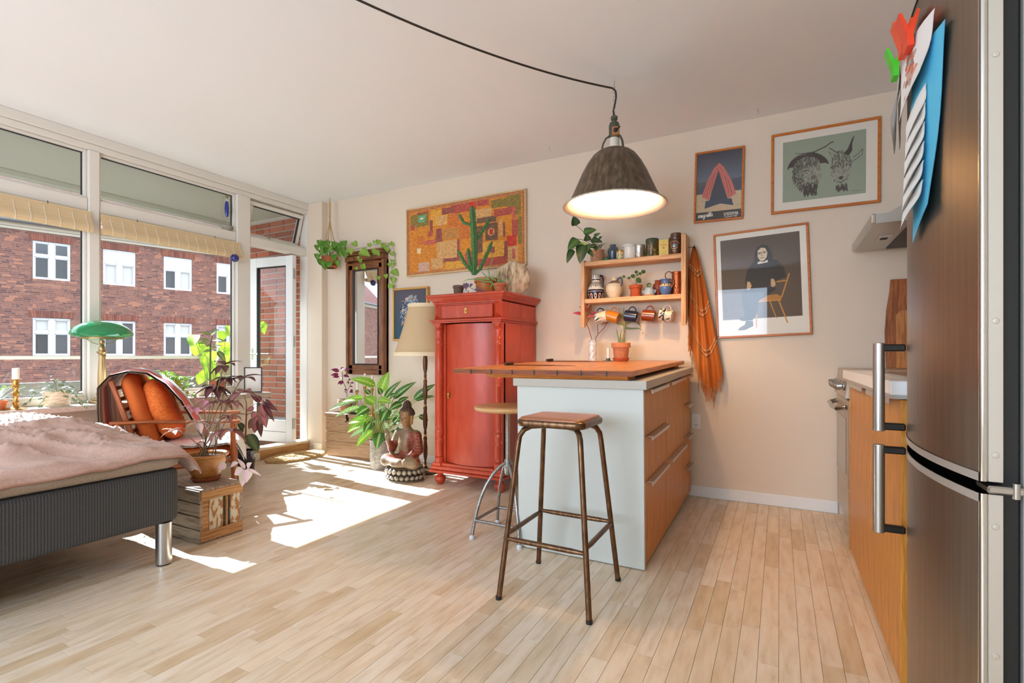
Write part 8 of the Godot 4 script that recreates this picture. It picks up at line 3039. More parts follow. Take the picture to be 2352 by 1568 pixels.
func build_statue() -> void:
	var s := thing("seated_statue", "carved wooden seated meditating figure with red robe and raised hand", "statue", Vector3(-2.685, 0, -3.235))
	# figure in one skin; facing +z
	var bones := [
		[Vector3(0, 0.165, -0.02), Vector3(0, 0.30, -0.015), 0.072, 0.066], [Vector3(0, 0.30, -0.012), Vector3(0, 0.355, -0.012), 0.074, 0.060],
		[Vector3(-0.078, 0.362, -0.012), Vector3(0.078, 0.362, -0.012), 0.038, 0.038], [Vector3(0, 0.37, -0.01), Vector3(0, 0.44, 0.0), 0.034, 0.030],
		[Vector3(0, 0.475, 0.008), Vector3(0, 0.525, 0.002), 0.046, 0.054], [Vector3(0, 0.445, 0.024), Vector3(0, 0.46, 0.026), 0.022, 0.030],
		[Vector3(-0.054, 0.51, -0.004), Vector3(-0.054, 0.45, 0.0), 0.012, 0.009], [Vector3(0.054, 0.51, -0.004), Vector3(0.054, 0.45, 0.0), 0.012, 0.009],
		[Vector3(0, 0.508, 0.052), Vector3(0, 0.478, 0.062), 0.006, 0.010], [Vector3(-0.012, 0.462, 0.050), Vector3(0.012, 0.462, 0.050), 0.008, 0.008],
		[Vector3(0.098, 0.352, -0.012), Vector3(0.132, 0.245, 0.012), 0.037, 0.034], [Vector3(0.132, 0.245, 0.012), Vector3(0.108, 0.198, 0.105), 0.032, 0.024],
		[Vector3(-0.098, 0.352, -0.012), Vector3(-0.128, 0.245, 0.03), 0.036, 0.031], [Vector3(-0.128, 0.245, 0.03), Vector3(-0.105, 0.325, 0.105), 0.031, 0.020],
		[Vector3(0.045, 0.150, -0.01), Vector3(0.138, 0.156, 0.078), 0.052, 0.050], [Vector3(-0.045, 0.150, -0.01), Vector3(-0.138, 0.156, 0.078), 0.052, 0.046],
		[Vector3(0.138, 0.152, 0.082), Vector3(-0.02, 0.142, 0.118), 0.044, 0.030], [Vector3(-0.138, 0.152, 0.082), Vector3(0.03, 0.150, 0.128), 0.044, 0.030],
		[Vector3(0.118, 0.30, 0.0), Vector3(0.10, 0.17, 0.055), 0.030, 0.034],
		# resting hand
		[Vector3(0.106,0.196,0.108),Vector3(0.098,0.176,0.135),0.020,0.017],[Vector3(0.112,0.182,0.132),Vector3(0.112,0.150,0.140),0.0075,0.006],[Vector3(0.101,0.180,0.138),Vector3(0.100,0.142,0.147),0.0075,0.006],[Vector3(0.090,0.180,0.138),Vector3(0.088,0.144,0.147),0.0075,0.006],[Vector3(0.080,0.184,0.132),Vector3(0.077,0.154,0.140),0.007,0.0055],[Vector3(0.122,0.192,0.118),Vector3(0.128,0.172,0.132),0.007,0.006],
		# raised hand, palm forward
		[Vector3(-0.105,0.328,0.106),Vector3(-0.104,0.358,0.112),0.017,0.020],[Vector3(-0.118,0.365,0.113),Vector3(-0.122,0.404,0.116),0.0065,0.005],[Vector3(-0.108,0.370,0.114),Vector3(-0.109,0.418,0.118),0.0068,0.0052],[Vector3(-0.098,0.370,0.114),Vector3(-0.096,0.414,0.118),0.0068,0.0052],[Vector3(-0.089,0.365,0.113),Vector3(-0.085,0.400,0.116),0.006,0.005],[Vector3(-0.087,0.345,0.110),Vector3(-0.074,0.366,0.122),0.007,0.0055]]
	var fn := func(v: Vector3) -> float:
		var d := 1.0
		for q in bones:
			var e := capsule(v, q[0], q[1], q[2], q[3])
			d = smin(d, e, 0.010 if q[2] < 0.021 else 0.026)
		return maxf(d, 0.108 - v.y)
	var gold := lin(140, 98, 54)
	var silver := lin(112, 98, 80)
	var red := lin(116, 44, 36)
	var tint := func(p: Vector3) -> Color:
		var robe := (p.x > 0.045 and p.y > 0.17 and p.y < 0.385 and not (p.z > 0.10)) or (p.y < 0.235 and (absf(p.x) < 0.12 or p.z < 0.07) and p.y > 0.125 and p.z < 0.125)
		if p.x < -0.07 and p.y > 0.20:
			robe = p.y < 0.31 and p.y > 0.215
		if robe:
			var st := sin(p.y * 330.0 + p.x * 140.0 + p.z * 90.0)
			return red.lerp(gold, 0.75) if st > 0.55 else red
		if p.y > 0.42:
			return gold.lerp(silver, clampf(0.3 - p.x * 6.0, 0, 0.6))
		return gold.lerp(silver, 0.65)
	part(sdf_mesh(Vector3(-0.22,0.10,-0.11),Vector3(0.22,0.60,0.18),0.0072, fn, tint), "figure", mat("statue_paint", Color.WHITE,0.42,0.15, {"vc": true}), s)
	# hair of small curls with a top knot
	var h := MB.new()
	h.col = lin(78, 58, 44)
	var n := 0
	for i in 9:
		var a := PI / 2 * (0.05 + 0.95 * i / 8.0)
		var cnt := maxi(int(26 * cos(a)), 3)
		for k in cnt:
			var b := TAU * k / cnt + i * 0.4
			var dir := Vector3(cos(a) * cos(b), sin(a), cos(a) * sin(b))
			if dir.z > 0.55 and dir.y < 0.55:
				continue
			h.ball(Vector3(0, 0.522, -0.004) + dir * Vector3(0.058, 0.062, 0.060), Vector3(0.0092, 0.0092, 0.0092), 8, 5)
			n += 1
	for i in 6:
		var a := PI / 2 * (i / 5.0)
		var cnt := maxi(int(14 * cos(a)), 1)
		for k in cnt:
			var b := TAU * k / cnt + i * 0.5
			h.ball(Vector3(0, 0.586, -0.008) + Vector3(cos(a) * cos(b), sin(a) * 1.5, cos(a) * sin(b)) * 0.030, Vector3(0.008, 0.009, 0.008), 8, 5)
	h.ball(Vector3(0, 0.522, -0.006), Vector3(0.056, 0.060, 0.056), 18, 12)
	h.ball(Vector3(0, 0.588, -0.008), Vector3(0.030, 0.045, 0.030), 14, 10)
	var ho := part(h, "hair", mat("statue_hair", Color.WHITE, 0.5, 0.1, {"vc": true}), s)
	ho.set_meta("kind", "stuff")
	# eyes, brows
	for sx in [-1.0, 1.0]:
		var e := MB.new()
		e.col = lin(70, 46, 30)
		e.tube([Vector3(sx * 0.012, 0.500, 0.056), Vector3(sx * 0.024, 0.497, 0.053), Vector3(sx * 0.034, 0.500, 0.046)], 0.0022, 6)
		part(e, "eyelid", M.stem, s)
	# lotus pedestal
	var b := MB.new()
	b.lathe([Vector2(0,0),Vector2(1.0,0),Vector2(1.0,0.012),Vector2(0.86,0.02),Vector2(0.80,0.06),Vector2(0.86,0.10),Vector2(0.93,0.112),Vector2(0,0.112)],40)
	for k in b.v.size():
		b.v[k] = Vector3(b.v[k].x * 0.165, b.v[k].y, b.v[k].z * 0.135 + 0.02)
	part(b, "pedestal", mat("pedestal_wood", rgb(108, 92, 76), 0.5, 0.2), s)
	var pm := MB.new()
	pm.ball(Vector3.ZERO, Vector3(0.020, 0.026, 0.012), 12, 8)
	var pmesh := pm.mesh()
	for row in 2:
		for k in 22:
			var a := TAU * (k + 0.5 * row) / 22.0
			var o := part(pmesh, "petal", mat("petal_silver", rgb(146, 134, 118), 0.4, 0.35), s)
			o.position = Vector3(cos(a) * 0.156, 0.03 if row == 0 else 0.085, sin(a) * 0.127 + 0.02)
			o.rotation = Vector3(0, -a + PI / 2, 0)
			o.rotate_object_local(Vector3.RIGHT, 0.6 if row == 0 else -0.6)

func build_chest_plant() -> void:
	var p := thing("purple_leaf_plant", "young plant with dark purple leaves in a clay pot on the chest", "plant", Vector3(onz(794, 930, -3.70).x, 0.43, -3.70))
	part(pot_shape(0.074, 0.048, 0.135, 0.004, 0.035), "pot", mat("dusty_clay", rgb(164, 118, 88), 0.85), p)
	soil_part(p, 0.064, 0.116)
	var k8 := func(q: Array, d: float) -> Vector3: return ond(730 + q[0] / 4.48, 780 + q[1] / 4.48, d)
	var d := 5.06
	stem_part(p, [k8.call([300, 590], d), k8.call([298, 520], d), k8.call([280, 480], d), k8.call([255, 420], d), k8.call([250, 330], d)], 0.003, lin(90, 40, 56))
	stem_part(p, [k8.call([298, 530], d), k8.call([330, 480], d), k8.call([345, 440], d)], 0.002, lin(90, 40, 56))
	for q in [[220,325,135,305,44],[235,310,270,285,36],[275,315,345,300,34],[215,355,130,365,36],[220,380,150,385,30],[265,365,325,385,36],[225,395,235,400,34],[250,420,235,465,40],[240,425,205,460,24],[310,420,345,405,26],[320,450,300,430,24],[340,440,370,450,24],[330,530,360,545,34],[300,510,270,520,20],[345,510,350,540,24],[330,480,360,485,20],[290,545,275,530,18]]:
		var a: Vector3 = k8.call([q[0], q[1]], d)
		var b: Vector3 = k8.call([q[2], q[3]], d - 0.03)
		if a.distance_to(b) < 0.03:
			b = a + Vector3(0.01, -0.03, 0.03)
		leafab(p, a, b, q[4] / 4.48 * d / FPX, M.leaf_red, [lin(150, 52, 92), lin(74, 22, 50)], 0.4)
	var m := MB.new()
	m.slab(Vector3(-0.03, 0, -0.02), Vector3(0.03, 0.012, 0.02), 0.003)
	solo(m, "match_box", M.black, "small flat black box on the chest lid", "box", Vector3(onz(815, 945, -3.66).x, 0.43, -3.645), 0.3)

func build_shelf_plants() -> void:
	var y1 := 1.711
	var y2 := 1.430
	var p := thing("philodendron", "dark green philodendron in a pinkish clay pot on the shelf", "plant", Vector3(onz(1372, 580, BZ + 0.09).x, y1, BZ + 0.09))
	var m := MB.new()
	m.lathe([Vector2(0,0),Vector2(0.046,0),Vector2(0.049,0.004),Vector2(0.053,0.05),Vector2(0.050,0.088),Vector2(0.053,0.093),Vector2(0.046,0.093),Vector2(0.043,0.08),Vector2(0,0.08)],28)
	part(m, "pot", mat("pink_clay", Color.WHITE,0.6,0.0, {"tex": ntex("pinkt",171,0.02,[[0.0,rgb(176,112,72)],[0.5,rgb(206,158,126)],[1.0,rgb(222,188,164)]]), "tri": Vector3(4,8,4)}), p)
	soil_part(p, 0.044, 0.08)
	var d := 3.66
	var root := ond(1372, 572, d)
	for q in [[1323.5,518,1317,496,21,0],[1340,535,1370,527,20,1],[1350,553,1347,537,17,0],[1328,549,1304,574,25,1],[1337,560,1332,605,26,0],[1315,572,1302,604,17,0],[1353,561,1347,581,14,1],[1350,574,1364,590,12,0],[1358,550,1384,556,15,0],[1364,543,1379,535,9,1],[1330,558,1352,560,6,2],[1343,572,1338,598,13,1],[1366,566,1370,577,9,0],[1376,548,1383,543,7,0],[1368,562,1358,566,9,1]]:
		var da := d - 0.03
		var a := ond(q[0], q[1], da)
		var b := ond(q[2], q[3], da - 0.02)
		var st := [[lin(70, 96, 50), lin(34, 54, 30)], [lin(96, 130, 60), lin(48, 78, 34)], [lin(190, 214, 90), lin(130, 170, 60)]]
		leafab(p, a, b, q[4] * d / FPX, M.leaf_dark, st[q[5]], 0.45, Vector3.ZERO, 0.10, 0.7, 0.22)
		stem_part(p, curve(root, root.lerp(a, 0.6) + Vector3(0, 0.03, 0.01), a, 6), 0.002, lin(70, 84, 44))
	for k in 6:
		var a := root + Vector3(0.0 + 0.006 * k, 0.0, 0.01)
		stem_part(p, curve(a, a + Vector3(0.02,0.05,0.01), a + Vector3(0.03 + 0.006 * k,0.0 + 0.012 * (k % 3),0.02),5),[0.0022,0.002,0.0018,0.0014,0.001,0.0007],lin(70,92,60), "thin_leaf")
	# money plant
	p = thing("round_leaf_plant", "small plant with round green leaves in a terracotta pot on the lower board", "plant",Vector3(onz(1460,660, BZ + 0.10).x, y2, BZ + 0.10))
	var po := part(pot_shape(0.044, 0.032, 0.085, 0.004, 0.024), "pot", mat("bright_terracotta", rgb(188, 86, 44), 0.75), p)
	po.position.y = 0.004
	part(saucer_shape(0.044, 0.018), "saucer", M.bright_terracotta, p)
	soil_part(p, 0.038, 0.07)
	d = 3.66
	for q in [[1477.8,623.8,5.0],[1470,628,3.6],[1461.5,624.6,4.2],[1454,634,5.4],[1466.5,642.6,6.2],[1445,638,3.4],[1433,635,3.6],[1469,646,4.4],[1464,631,2.6]]:
		var c := ond(q[0], q[1], d - 0.01)
		var lm := MB.new()
		lm.lathe([Vector2(0, 0.0012), Vector2(0.6, 0.0012), Vector2(1.0, 0.0), Vector2(0.6, -0.0006), Vector2(0, -0.0006)], 18)
		for k in lm.v.size():
			lm.v[k] = Vector3(lm.v[k].x * q[2] * d / FPX, lm.v[k].y, lm.v[k].z * q[2] * d / FPX)
		var o := part(lm, "round_leaf", M.round_leaf, p)
		o.position = c - p.position
		o.rotation = Vector3(1.2, 0.3, 0)
		stem_part(p, curve(p.position + Vector3(0, 0.07, 0), p.position.lerp(c, 0.5) + Vector3(0, 0.06, 0), c, 5), 0.0011, lin(130, 96, 60))

func table_y(z: float) -> float:
	return 0.931 * cos(deg_to_rad(1.5)) + (-2.36 - z) * sin(deg_to_rad(1.5)) / cos(deg_to_rad(1.5)) + 0.0008

func build_table_things() -> void:
	var k5 := func(q: Array, d: float) -> Vector3: return ond(1300 + q[0] / 9.8, 680 + q[1] / 9.8, d)
	var z := -3.62
	var ty := table_y(z)
	# marble vase with red branches
	var p := thing("marble_vase", "white marble cylinder vase on the tabletop", "vase", Vector3(onz(1361, 800, z).x, ty, z))
	var m := MB.new()
	m.lathe([Vector2(0,0),Vector2(0.0275,0),Vector2(0.0285,0.001),Vector2(0.0285,0.152),Vector2(0.0275,0.153),Vector2(0.022,0.153),Vector2(0.022,0.03),Vector2(0,0.03)],32)
	part(m, "cylinder", mat("marble", Color.WHITE,0.25,0.0, {"tex": ntex("marblet",181,0.008,[[0.0,rgb(236,234,230)],[0.46,rgb(228,226,222)],[0.5,rgb(150,146,144)],[0.54,rgb(228,226,222)],[1.0,rgb(240,238,234)]], {"oct": 5, "warp": 30.0, "wfreq": 0.012}), "tri": Vector3(2.4,2.4,2.4)}), p)
	var br := thing("croton_branches", "three cut branches with red and green leaves in the marble vase", "branches", p.position + Vector3(0, 0.03, 0))
	var d := 3.86
	for q in [[[600,1300],[570,940],[520,740],[440,580],[470,400]],[[610,1300],[670,940],[725,850],[710,600],[730,480]],[[725,850],[800,770],[880,690],[925,580],[938,460]]]:
		var pts := []
		for e in q:
			pts.append(k5.call(e, d))
		stem_part(br, pts, 0.0026, lin(120, 62, 40), "branch")
	for q in [[380,405,148,378,84,0],[420,275,288,238,76,1],[468,270,556,160,40,1],[470,300,375,340,60,0],[480,300,520,290,40,0],[700,430,470,480,110,2],[690,400,540,350,70,2],[910,430,1115,365,90,2],[880,440,770,500,60,2],[935,460,1060,475,56,0],[740,440,700,330,60,1],[740,460,780,400,60,1],[730,470,660,520,60,1],[460,330,440,250,50,0],[930,470,880,560,44,2]]:
		var st := [[lin(206, 60, 96), lin(122, 44, 44)], [lin(214, 130, 110), lin(96, 112, 70)], [lin(196, 60, 120), lin(112, 90, 58)]]
		leafab(br, k5.call([q[0], q[1]], d - 0.01), k5.call([q[2], q[3]], d - 0.03), q[4] / 9.8 * d / FPX, M.leaf_red, st[q[5]], 0.5)
	# candle in a glass foot
	var zc := -3.56
	var cd := thing("candle_holder", "short white candle in a low dark glass holder on the tabletop", "candle", Vector3(onz(1397, 820, zc).x, table_y(zc), zc))
	m = MB.new()
	m.lathe([Vector2(0,0),Vector2(0.040,0),Vector2(0.040,0.003),Vector2(0.018,0.005),Vector2(0.0155,0.008),Vector2(0.0155,0.020),Vector2(0,0.020)],28)
	part(m, "holder", mat("smoke_glass", rgb(76, 84, 76), 0.1), cd)
	m = MB.new()
	m.lathe([Vector2(0, 0.018), Vector2(0.0125, 0.018), Vector2(0.0125, 0.094), Vector2(0.010, 0.096), Vector2(0, 0.093)], 20)
	part(m, "candle", M.candle, cd)
	m = MB.new()
	m.tube([Vector3(0, 0.092, 0), Vector3(0.001, 0.102, 0)], 0.001, 5)
	part(m, "wick", M.black, cd)
	# aloe
	var za := -3.55
	var al := thing("potted_aloe", "leggy aloe in a terracotta pot with saucer on the tabletop", "plant", Vector3(onz(1426, 810, za).x, table_y(za), za))
	part(saucer_shape(0.060, 0.024), "saucer", M.bright_terracotta, al)
	var po := part(pot_shape(0.062,0.046,0.125,0.006,0.034), "pot", mat("weathered_terracotta", Color.WHITE,0.85,0.0, {"tex": ntex("wterra",182,0.03,[[0.0,rgb(186,110,72)],[0.6,rgb(206,134,92)],[1.0,rgb(220,162,128)]]), "tri": Vector3(5,5,5)}), al)
	po.position.y = 0.006
	soil_part(al, 0.054, 0.112)
	d = 3.82
	stem_part(al,[k5.call([1270,1060], d), k5.call([1290,930], d), k5.call([1305,800], d), k5.call([1310,700], d), k5.call([1310,560], d), k5.call([1300,450], d)],[0.005,0.0045,0.0055,0.007,0.011,0.008],lin(160,150,96))
	for q in [[[1300,470],[1150,420],[1000,430],[890,480]],[[1330,480],[1450,370],[1560,358],[1720,410]],[[1340,520],[1450,472],[1560,472],[1660,520]],[[1330,620],[1480,572],[1600,585],[1660,650],[1692,710]],[[1300,640],[1150,612],[1060,582],[945,580]],[[1320,710],[1450,728],[1650,722],[1732,785],[1722,865]],[[1305,470],[1300,340],[1303,236]],[[1200,1050],[1160,850],[1128,725]],[[1205,1040],[1230,850],[1262,735]],[[1310,1050],[1320,970],[1332,905]],[[1310,560],[1400,430],[1480,400],[1540,380]]]:
		var pts := []
		var n: int = q.size()
		for j in n - 1:
			for t in 3:
				var e := Vector2(q[j][0], q[j][1]).lerp(Vector2(q[j + 1][0], q[j + 1][1]), t / 3.0)
				pts.append(k5.call([e.x, e.y], d - 0.012 * (j + t / 3.0)))
		pts.append(k5.call(q[n - 1], d - 0.012 * (n - 1)))
		var rs := []
		for j in pts.size():
			rs.append(lerpf(0.0072, 0.0010, pow(j / float(pts.size() - 1), 1.2)))
		stem_part(al, pts, rs, lin(132, 158, 92), "leaf", 7)

func cluster(p: Node3D, c: Vector3, n: int, l: float, st: Array, r: RandomNumberGenerator, material: Material) -> void:
	for k in n:
		var a := TAU * (k + r.randf() * 0.6) / n
		var out := Vector3(cos(a), r.randf_range(-0.9, 0.25), sin(a)).normalized()
		var len := l * r.randf_range(0.95, 1.4)
		leafab(p, c + out * 0.006, c + out * len, len * 0.46, material, st, 0.7, Vector3.UP + out * 0.25, 0.16, 0.9, 0.32)

func build_crate_plant() -> void:
	var p := thing("pink_leaf_plant", "bushy plant with maroon and pink leaves in an ochre bowl pot on the crate", "plant", Vector3(-2.90, 0.291, -1.735))
	var m := MB.new()
	m.lathe([Vector2(0,0.012),Vector2(0.060,0.012),Vector2(0.064,0.018),Vector2(0.086,0.06),Vector2(0.099,0.105),Vector2(0.103,0.132),Vector2(0.114,0.140),Vector2(0.116,0.150),Vector2(0.108,0.153),Vector2(0.098,0.146),Vector2(0.096,0.13),Vector2(0,0.13)],40)
	part(m, "pot", mat("ochre_glaze", Color.WHITE,0.38,0.0, {"tex": ntex("ochregl",191,0.015,[[0.0,rgb(160,98,44)],[0.5,rgb(184,122,62)],[1.0,rgb(200,144,84)]]), "tri": Vector3(3,3,3)}), p)
	part(saucer_shape(0.078, 0.02), "saucer", mat("brown_saucer", rgb(160, 88, 56), 0.6), p)
	soil_part(p, 0.094, 0.131)
	var r := RandomNumberGenerator.new()
	r.seed = 41
	var d := 2.88
	var root := ond(474, 1042, d)
	var dark := [lin(116, 64, 68), lin(74, 46, 42)]
	var mid := [lin(186, 110, 126), lin(108, 94, 60)]
	var pink := [lin(232, 150, 180), lin(196, 150, 140)]
	var pale := [lin(236, 190, 200), lin(206, 200, 170)]
	for q in [[515,838,6,34, dark,-0.05],[491,887,7,36, dark,0.0],[520,866,5,30, dark,0.03],[556,868,6,36, dark,0.08],[551,900,6,40, mid,0.02],[508,922,6,36, mid,-0.03],[447,935,6,26, pink,0.02],[452,970,7,28, pale,-0.06],[528,955,6,28, mid,0.04],[524,985,6,38, mid,-0.06],[398,988,6,22, pale,0.05],[498,972,6,26, pale,0.02],[470,918,5,28, pink,0.06],[457,1015,4,16, pale,-0.04],[535,920,5,30, mid,-0.04]]:
		var c := ond(q[0], q[1], d + q[5])
		cluster(p, c, q[2], q[3] * d / FPX, q[4], r, M.leaf_red)
		var a := root + Vector3(r.randf_range(-0.04, 0.04), -0.01, r.randf_range(-0.04, 0.04))
		stem_part(p, curve(a, a.lerp(c, 0.5) + Vector3(0, 0.06, 0), c, 7), 0.0028, lin(134, 110, 80))
	# trailing shoot over the crate's edge
	var s0 := root + Vector3(0.06, 0.0, 0.02)
	var s1 := ond(515, 1040, d - 0.08)
	var s2 := ond(540, 1072, d - 0.12)
	var s3 := ond(563, 1078, d - 0.14)
	stem_part(p, [s0, s1, ond(523, 1062, d - 0.1), s2, s3], 0.0024, lin(150, 130, 96))
	for q in [[560,1078,538,1090,22],[564,1078,566,1108,26],[562,1080,556,1118,18],[566,1076,600,1092,8],[563,1076,545,1052,9],[568,1074,578,1062,14],[520,1066,500,1076,20],[530,1070,548,1062,14]]:
		leafab(p, ond(q[0], q[1], d - 0.14), ond(q[2], q[3], d - 0.16), q[4] * d / FPX, M.leaf_red, pale, 0.4)
	# rubber tree sapling in a dark blue pot by the low wall
	var f := thing("rubber_plant", "thin stemmed plant with one dark oval leaf and maroon shoots in a navy glazed pot", "plant", Vector3(-4.09, 0, -2.79))
	m = MB.new()
	m.lathe([Vector2(0,0),Vector2(0.064,0),Vector2(0.067,0.005),Vector2(0.078,0.14),Vector2(0.080,0.178),Vector2(0.084,0.182),Vector2(0.074,0.184),Vector2(0.072,0.165),Vector2(0,0.165)],32)
	part(m, "pot", mat("navy_glaze", Color.WHITE,0.15,0.0, {"tex": ntex("navyt",192,0.02,[[0.0,rgb(34,28,34)],[0.6,rgb(44,40,66)],[1.0,rgb(66,60,96)]]), "tri": Vector3(3,6,3), "coat": 0.6}), f)
	soil_part(f, 0.07, 0.166)
	var df := 4.36
	stem_part(f,[ond(563,1040, df), ond(564,1000, df), ond(566,950, df), ond(566,925, df - 0.03), ond(560,905, df - 0.06)],[0.009,0.008,0.007,0.005,0.003],lin(150,92,48))
	stem_part(f, curve(ond(566, 945, df), ond(585, 920, df - 0.05), ond(602, 925, df - 0.08), 6), 0.003, lin(120, 76, 60))
	stem_part(f, curve(ond(566, 955, df), ond(575, 940, df - 0.05), ond(590, 960, df - 0.08), 6), 0.003, lin(120, 76, 60))
	leafab(f, ond(569,997, df - 0.02), ond(593,1036, df - 0.06),27 * df / FPX,M.leaf_dark,[lin(120,140,84),lin(40,58,40)],0.3,Vector3.ZERO,0.06,0.6,0.4)
	leafab(f, ond(560, 985, df), ond(544, 968, df - 0.03), 14 * df / FPX, M.leaf_dark, [lin(80, 100, 60), lin(36, 52, 36)], 0.3)
	leafab(f, ond(560, 990, df), ond(546, 986, df - 0.03), 10 * df / FPX, M.leaf_dark, [lin(80, 100, 60), lin(36, 52, 36)], 0.3)
	for q in [[603,922,638,944,13,0],[604,926,630,968,12,0],[600,928,608,960,22,1],[598,940,612,982,22,1],[592,955,584,995,22,1],[588,960,570,985,18,1],[594,960,600,1004,14,0],[600,920,586,908,12,0],[596,925,575,905,10,0],[584,935,566,945,12,1],[606,918,626,930,9,0],[590,945,578,962,16,1]]:
		leafab(f, ond(q[0], q[1], df - 0.08), ond(q[2], q[3], df - 0.10), q[4] * df / FPX, M.leaf_red, dark if q[5] == 0 else mid, 0.5)

func build_sill_plants() -> void:
	var y := 0.66
	var k3 := func(x: float, yy: float, d: float) -> Vector3: return ond(x / 3.92, 700 + yy / 3.92, d)
	var k4 := func(x: float, yy: float, d: float) -> Vector3: return ond(300 + x / 3.92, 720 + yy / 3.92, d)
	var r := RandomNumberGenerator.new()
	r.seed = 61
	# trailing plant in a glazed stoneware bowl
	var p := thing("trailing_plant", "trailing plant with oval leaves in a cream stoneware pot on the sill", "plant", Vector3(-4.335, y, -1.585))
	part(pot_shape(0.076,0.066,0.10,0.0,0.0), "pot", mat("cream_stoneware", Color.WHITE,0.4,0.0, {"tex": ntex("creamst",201,0.02,[[0.0,rgb(176,150,112)],[0.5,rgb(206,188,158)],[1.0,rgb(226,214,190)]]), "tri": Vector3(2,6,2)}), p)
	soil_part(p, 0.066, 0.084)
	var d := 3.40
	var c0 := k3.call(510, 790, d) as Vector3
	for v in [[[510,780],[560,740],[640,770],[720,850],[790,900],[825,918]],[[500,780],[420,750],[340,790],[270,850],[230,900]],[[500,780],[430,800],[390,860],[330,920]],[[510,780],[500,720],[490,640]],[[520,780],[600,730],[690,770],[740,800]],[[480,780],[400,730],[320,740],[270,770]]]:
		var pts := []
		for q in v:
			pts.append(k3.call(q[0], q[1], d - 0.04))
		stem_part(p, pts, 0.002, lin(120, 120, 76), "vine")
	for q in [[470,640],[490,668],[520,675],[555,705],[580,730],[560,745],[620,740],[650,765],[700,775],[725,792],[640,840],[670,880],[720,870],[790,860],[770,900],[450,720],[400,745],[380,780],[330,790],[300,760],[270,770],[410,830],[390,845],[350,905],[285,850],[440,690],[500,720],[540,770],[600,770],[480,745],[520,700],[570,700],[460,675],[690,800],[745,880],[620,830],[240,890]]:
		var a: Vector3 = k3.call(q[0], q[1], d - 0.05 + r.randf_range(-0.03, 0.03))
		var dr := Vector3(r.randf_range(-1, 1), r.randf_range(-0.8, 0.3), r.randf_range(-0.6, 0.8)).normalized()
		leafab(p, a, a + dr * 0.034, 0.021, M.leaf_dark, [lin(150, 160, 120), lin(58, 84, 58)], 0.3, Vector3(0.5, 0.8, 0.5), 0.1, 0.7, 0.4)
	# little plants round the candle
	p = thing("small_sill_plant", "small straggly plant beside the candlestick on the sill", "plant", Vector3(-4.34, y, -1.29))
	part(pot_shape(0.045, 0.035, 0.06, 0.003, 0.016), "pot", M.terracotta, p)
	for q in [[20,760],[60,740],[90,735],[40,745],[75,860],[60,850],[10,870],[20,930],[110,745],[180,770],[230,740],[190,800],[160,900],[200,880]]:
		var a: Vector3 = k3.call(q[0], q[1], 3.42)
		leafab(p, a, a + Vector3(r.randf_range(-0.03, 0.03), r.randf_range(-0.03, 0.01), 0.02), 0.020, M.leaf, [lin(150, 170, 90), lin(92, 124, 58)], 0.3)
		stem_part(p, curve(p.position + Vector3(0, 0.05, 0), p.position.lerp(a, 0.5) + Vector3(0, 0.05, 0), a, 4), 0.0014, lin(110, 110, 66))
	# ivy in terracotta
	p = thing("potted_ivy", "dense small leaved ivy spilling from a terracotta pot with saucer on the sill", "plant", Vector3(-4.315, y, -2.265))
	var po := part(pot_shape(0.094, 0.066, 0.145, 0.005, 0.04), "pot", M.terracotta, p)
	po.position.y = 0.010
	part(saucer_shape(0.090, 0.028), "saucer", mat("pale_saucer", rgb(206, 150, 110), 0.8), p)
	soil_part(p, 0.085, 0.135)
	d = 3.98
	var fo := MB.new()
	for k in 420:
		var t := r.randf()
		var px := 0.0
		var py := 0.0
		if t < 0.55:
			var a := r.randf() * PI
			px = 378 + cos(a) * 46 * sqrt(r.randf())
			py = 868 - sin(a) * 18 * r.randf() + 8 * r.randf()
		elif t < 0.75:
			px = 338 + r.randfn(0, 12)
			py = 885 + r.randf_range(-20, 26)
		elif t < 0.92:
			px = 422 + r.randfn(0, 12)
			py = 890 + r.randf_range(-24, 26)
		else:
			px = 382 + r.randfn(0, 12)
			py = 922 + r.randf_range(-6, 16)
		var c := ond(px, py, d + r.randf_range(-0.10, 0.08))
		c.x = maxf(c.x, WX + 0.03)
		var dr := Vector3(r.randf_range(-1, 1), r.randf_range(-0.9, 0.5), r.randf_range(-1, 1)).normalized()
		var up := Vector3(r.randf_range(-0.3, 0.6), 1, r.randf_range(-0.3, 0.6))
		up = (up - dr * up.dot(dr)).normalized()
		fo.xf = Transform3D(Basis(up.cross(dr), up, dr), c - p.position)
		fo.col = lin(110, 150, 60).lerp(lin(190, 204, 120), r.randf())
		fo.leaf(0.030, 0.026, 0.3, 0.12, 0.7, 0.0, 4, 2, 0.3)
	var foo := part(fo, "foliage", M.leaf, p)
	foo.set_meta("kind", "stuff")
	# small tree-like plant
	p = thing("young_rubber_tree", "upright young plant with few leathery leaves in a terracotta pot on the sill", "plant", Vector3(-4.34, y, -2.70))
	po = part(pot_shape(0.068, 0.052, 0.115, 0.004, 0.032), "pot", mat("faded_terracotta", rgb(170, 104, 74), 0.85), p)
	po.position.y = 0.010
	part(saucer_shape(0.076, 0.02), "saucer", mat("white_saucer", rgb(226, 222, 214), 0.4), p)
	soil_part(p, 0.06, 0.104)
	d = 4.36
	stem_part(p,[k4.call(715,630, d), k4.call(716,500, d), k4.call(718,380, d), k4.call(720,260, d), k4.call(738,200, d)],[0.010,0.0085,0.008,0.007,0.004],lin(96,104,66))
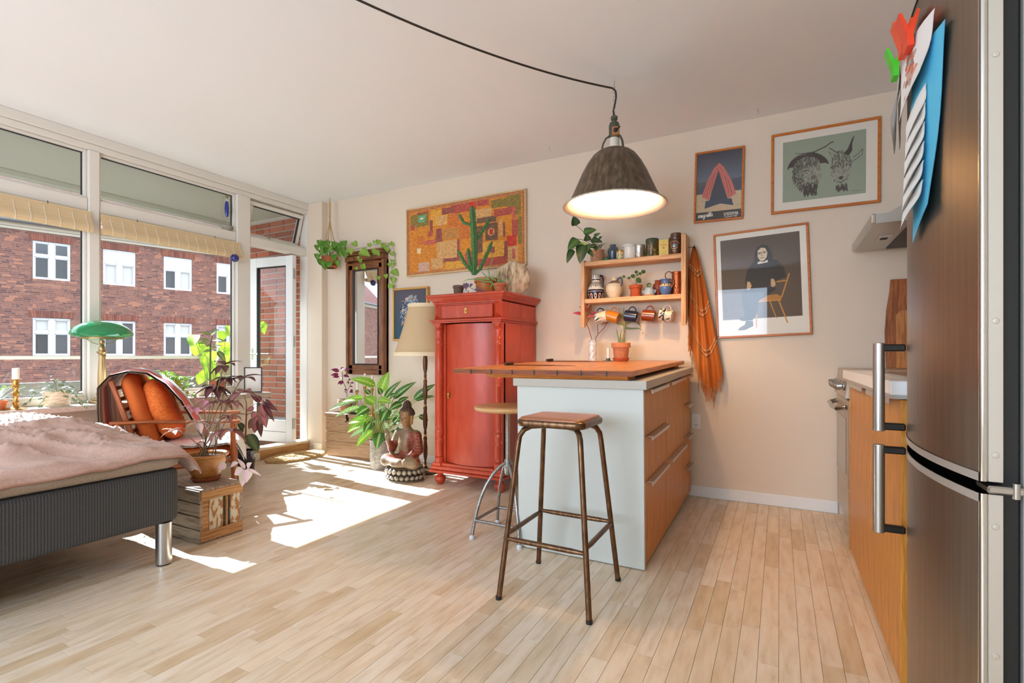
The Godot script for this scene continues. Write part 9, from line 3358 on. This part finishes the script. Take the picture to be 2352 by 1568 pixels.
	for q in [[720,190,625,165,30],[722,190,796,142,50],[705,240,615,232,28],[740,238,850,246,34],[695,262,598,268,30],[730,300,835,292,28],[718,330,648,345,26],[730,330,795,332,24],[785,338,858,440,52],[715,280,680,300,24]]:
		leafab(p, k4.call(q[0], q[1], d - 0.01), k4.call(q[2], q[3], d - 0.05), q[4] / 3.92 * d / FPX, M.leaf_dark, [lin(150, 160, 96), lin(66, 84, 48)], 0.5)
	# big leaved plant outside on the balcony
	p = thing("balcony_plant", "large leaved yellow green plant in a pot outside on the balcony", "plant", Vector3(-5.20, 0.052, -3.25))
	m_pot_balcony(p)
	d = 5.35
	for q in [[575,230],[610,290],[600,330],[850,290],[905,150],[880,340],[680,420],[740,420],[900,420],[660,540],[690,500],[740,570],[870,380],[820,300],[770,480],[650,590],[720,380],[560,260],[905,480],[760,540],[840,200],[690,330]]:
		var a: Vector3 = k4.call(q[0], q[1] - 40, d + r.randf_range(-0.15, 0.15))
		var b: Vector3 = k4.call(q[0] + r.randf_range(-40, 40), q[1] + 50, d + r.randf_range(-0.15, 0.1))
		leafab(p, a, b, 0.11, M.leaf, [lin(206, 226, 90), lin(140, 184, 54).lerp(lin(190, 214, 70), r.randf())], 0.4, Vector3.ZERO, 0.1, 0.6, 0.2)
		stem_part(p, curve(p.position + Vector3(0, 0.3, 0), p.position.lerp(a, 0.6) + Vector3(0, 0.1, 0), a, 5), 0.004, lin(120, 140, 60))
	for q in [[604, 742, 612, 756], [608, 738, 598, 752], [602, 752, 608, 768], [588, 744, 580, 760], [584, 760, 590, 776]]:
		var a := ond(q[0], q[1], 5.62)
		leafab(p, a, ond(q[2], q[3], 5.6), 0.06, M.leaf, [lin(206, 226, 90), lin(160, 196, 60)], 0.4)
		stem_part(p, curve(p.position + Vector3(0, 0.3, 0), p.position.lerp(a, 0.6) + Vector3(0, 0.1, 0), a, 5), 0.003, lin(120, 140, 60))

func m_pot_balcony(p: Node3D) -> void:
	part(pot_shape(0.17, 0.13, 0.30, 0.008, 0.05), "pot", M.terracotta, p)
	soil_part(p, 0.16, 0.285)

func build_all() -> void:
	build_fridge()
	build_units()
	build_island()
	build_stools()
	build_socket()
	build_wardrobe()
	build_floor_lamp()
	build_mirror()
	build_trunk()
	build_mat()
	build_art()
	build_shelf()
	build_pendant()
	build_bed()
	build_armchair()
	build_crate()
	build_blinds()
	build_sill_things()
	build_statue()
	build_calathea()
	build_hanging()
	build_cupboard_top()
	build_chest_plant()
	build_shelf_plants()
	build_table_things()
	build_crate_plant()
	build_sill_plants()
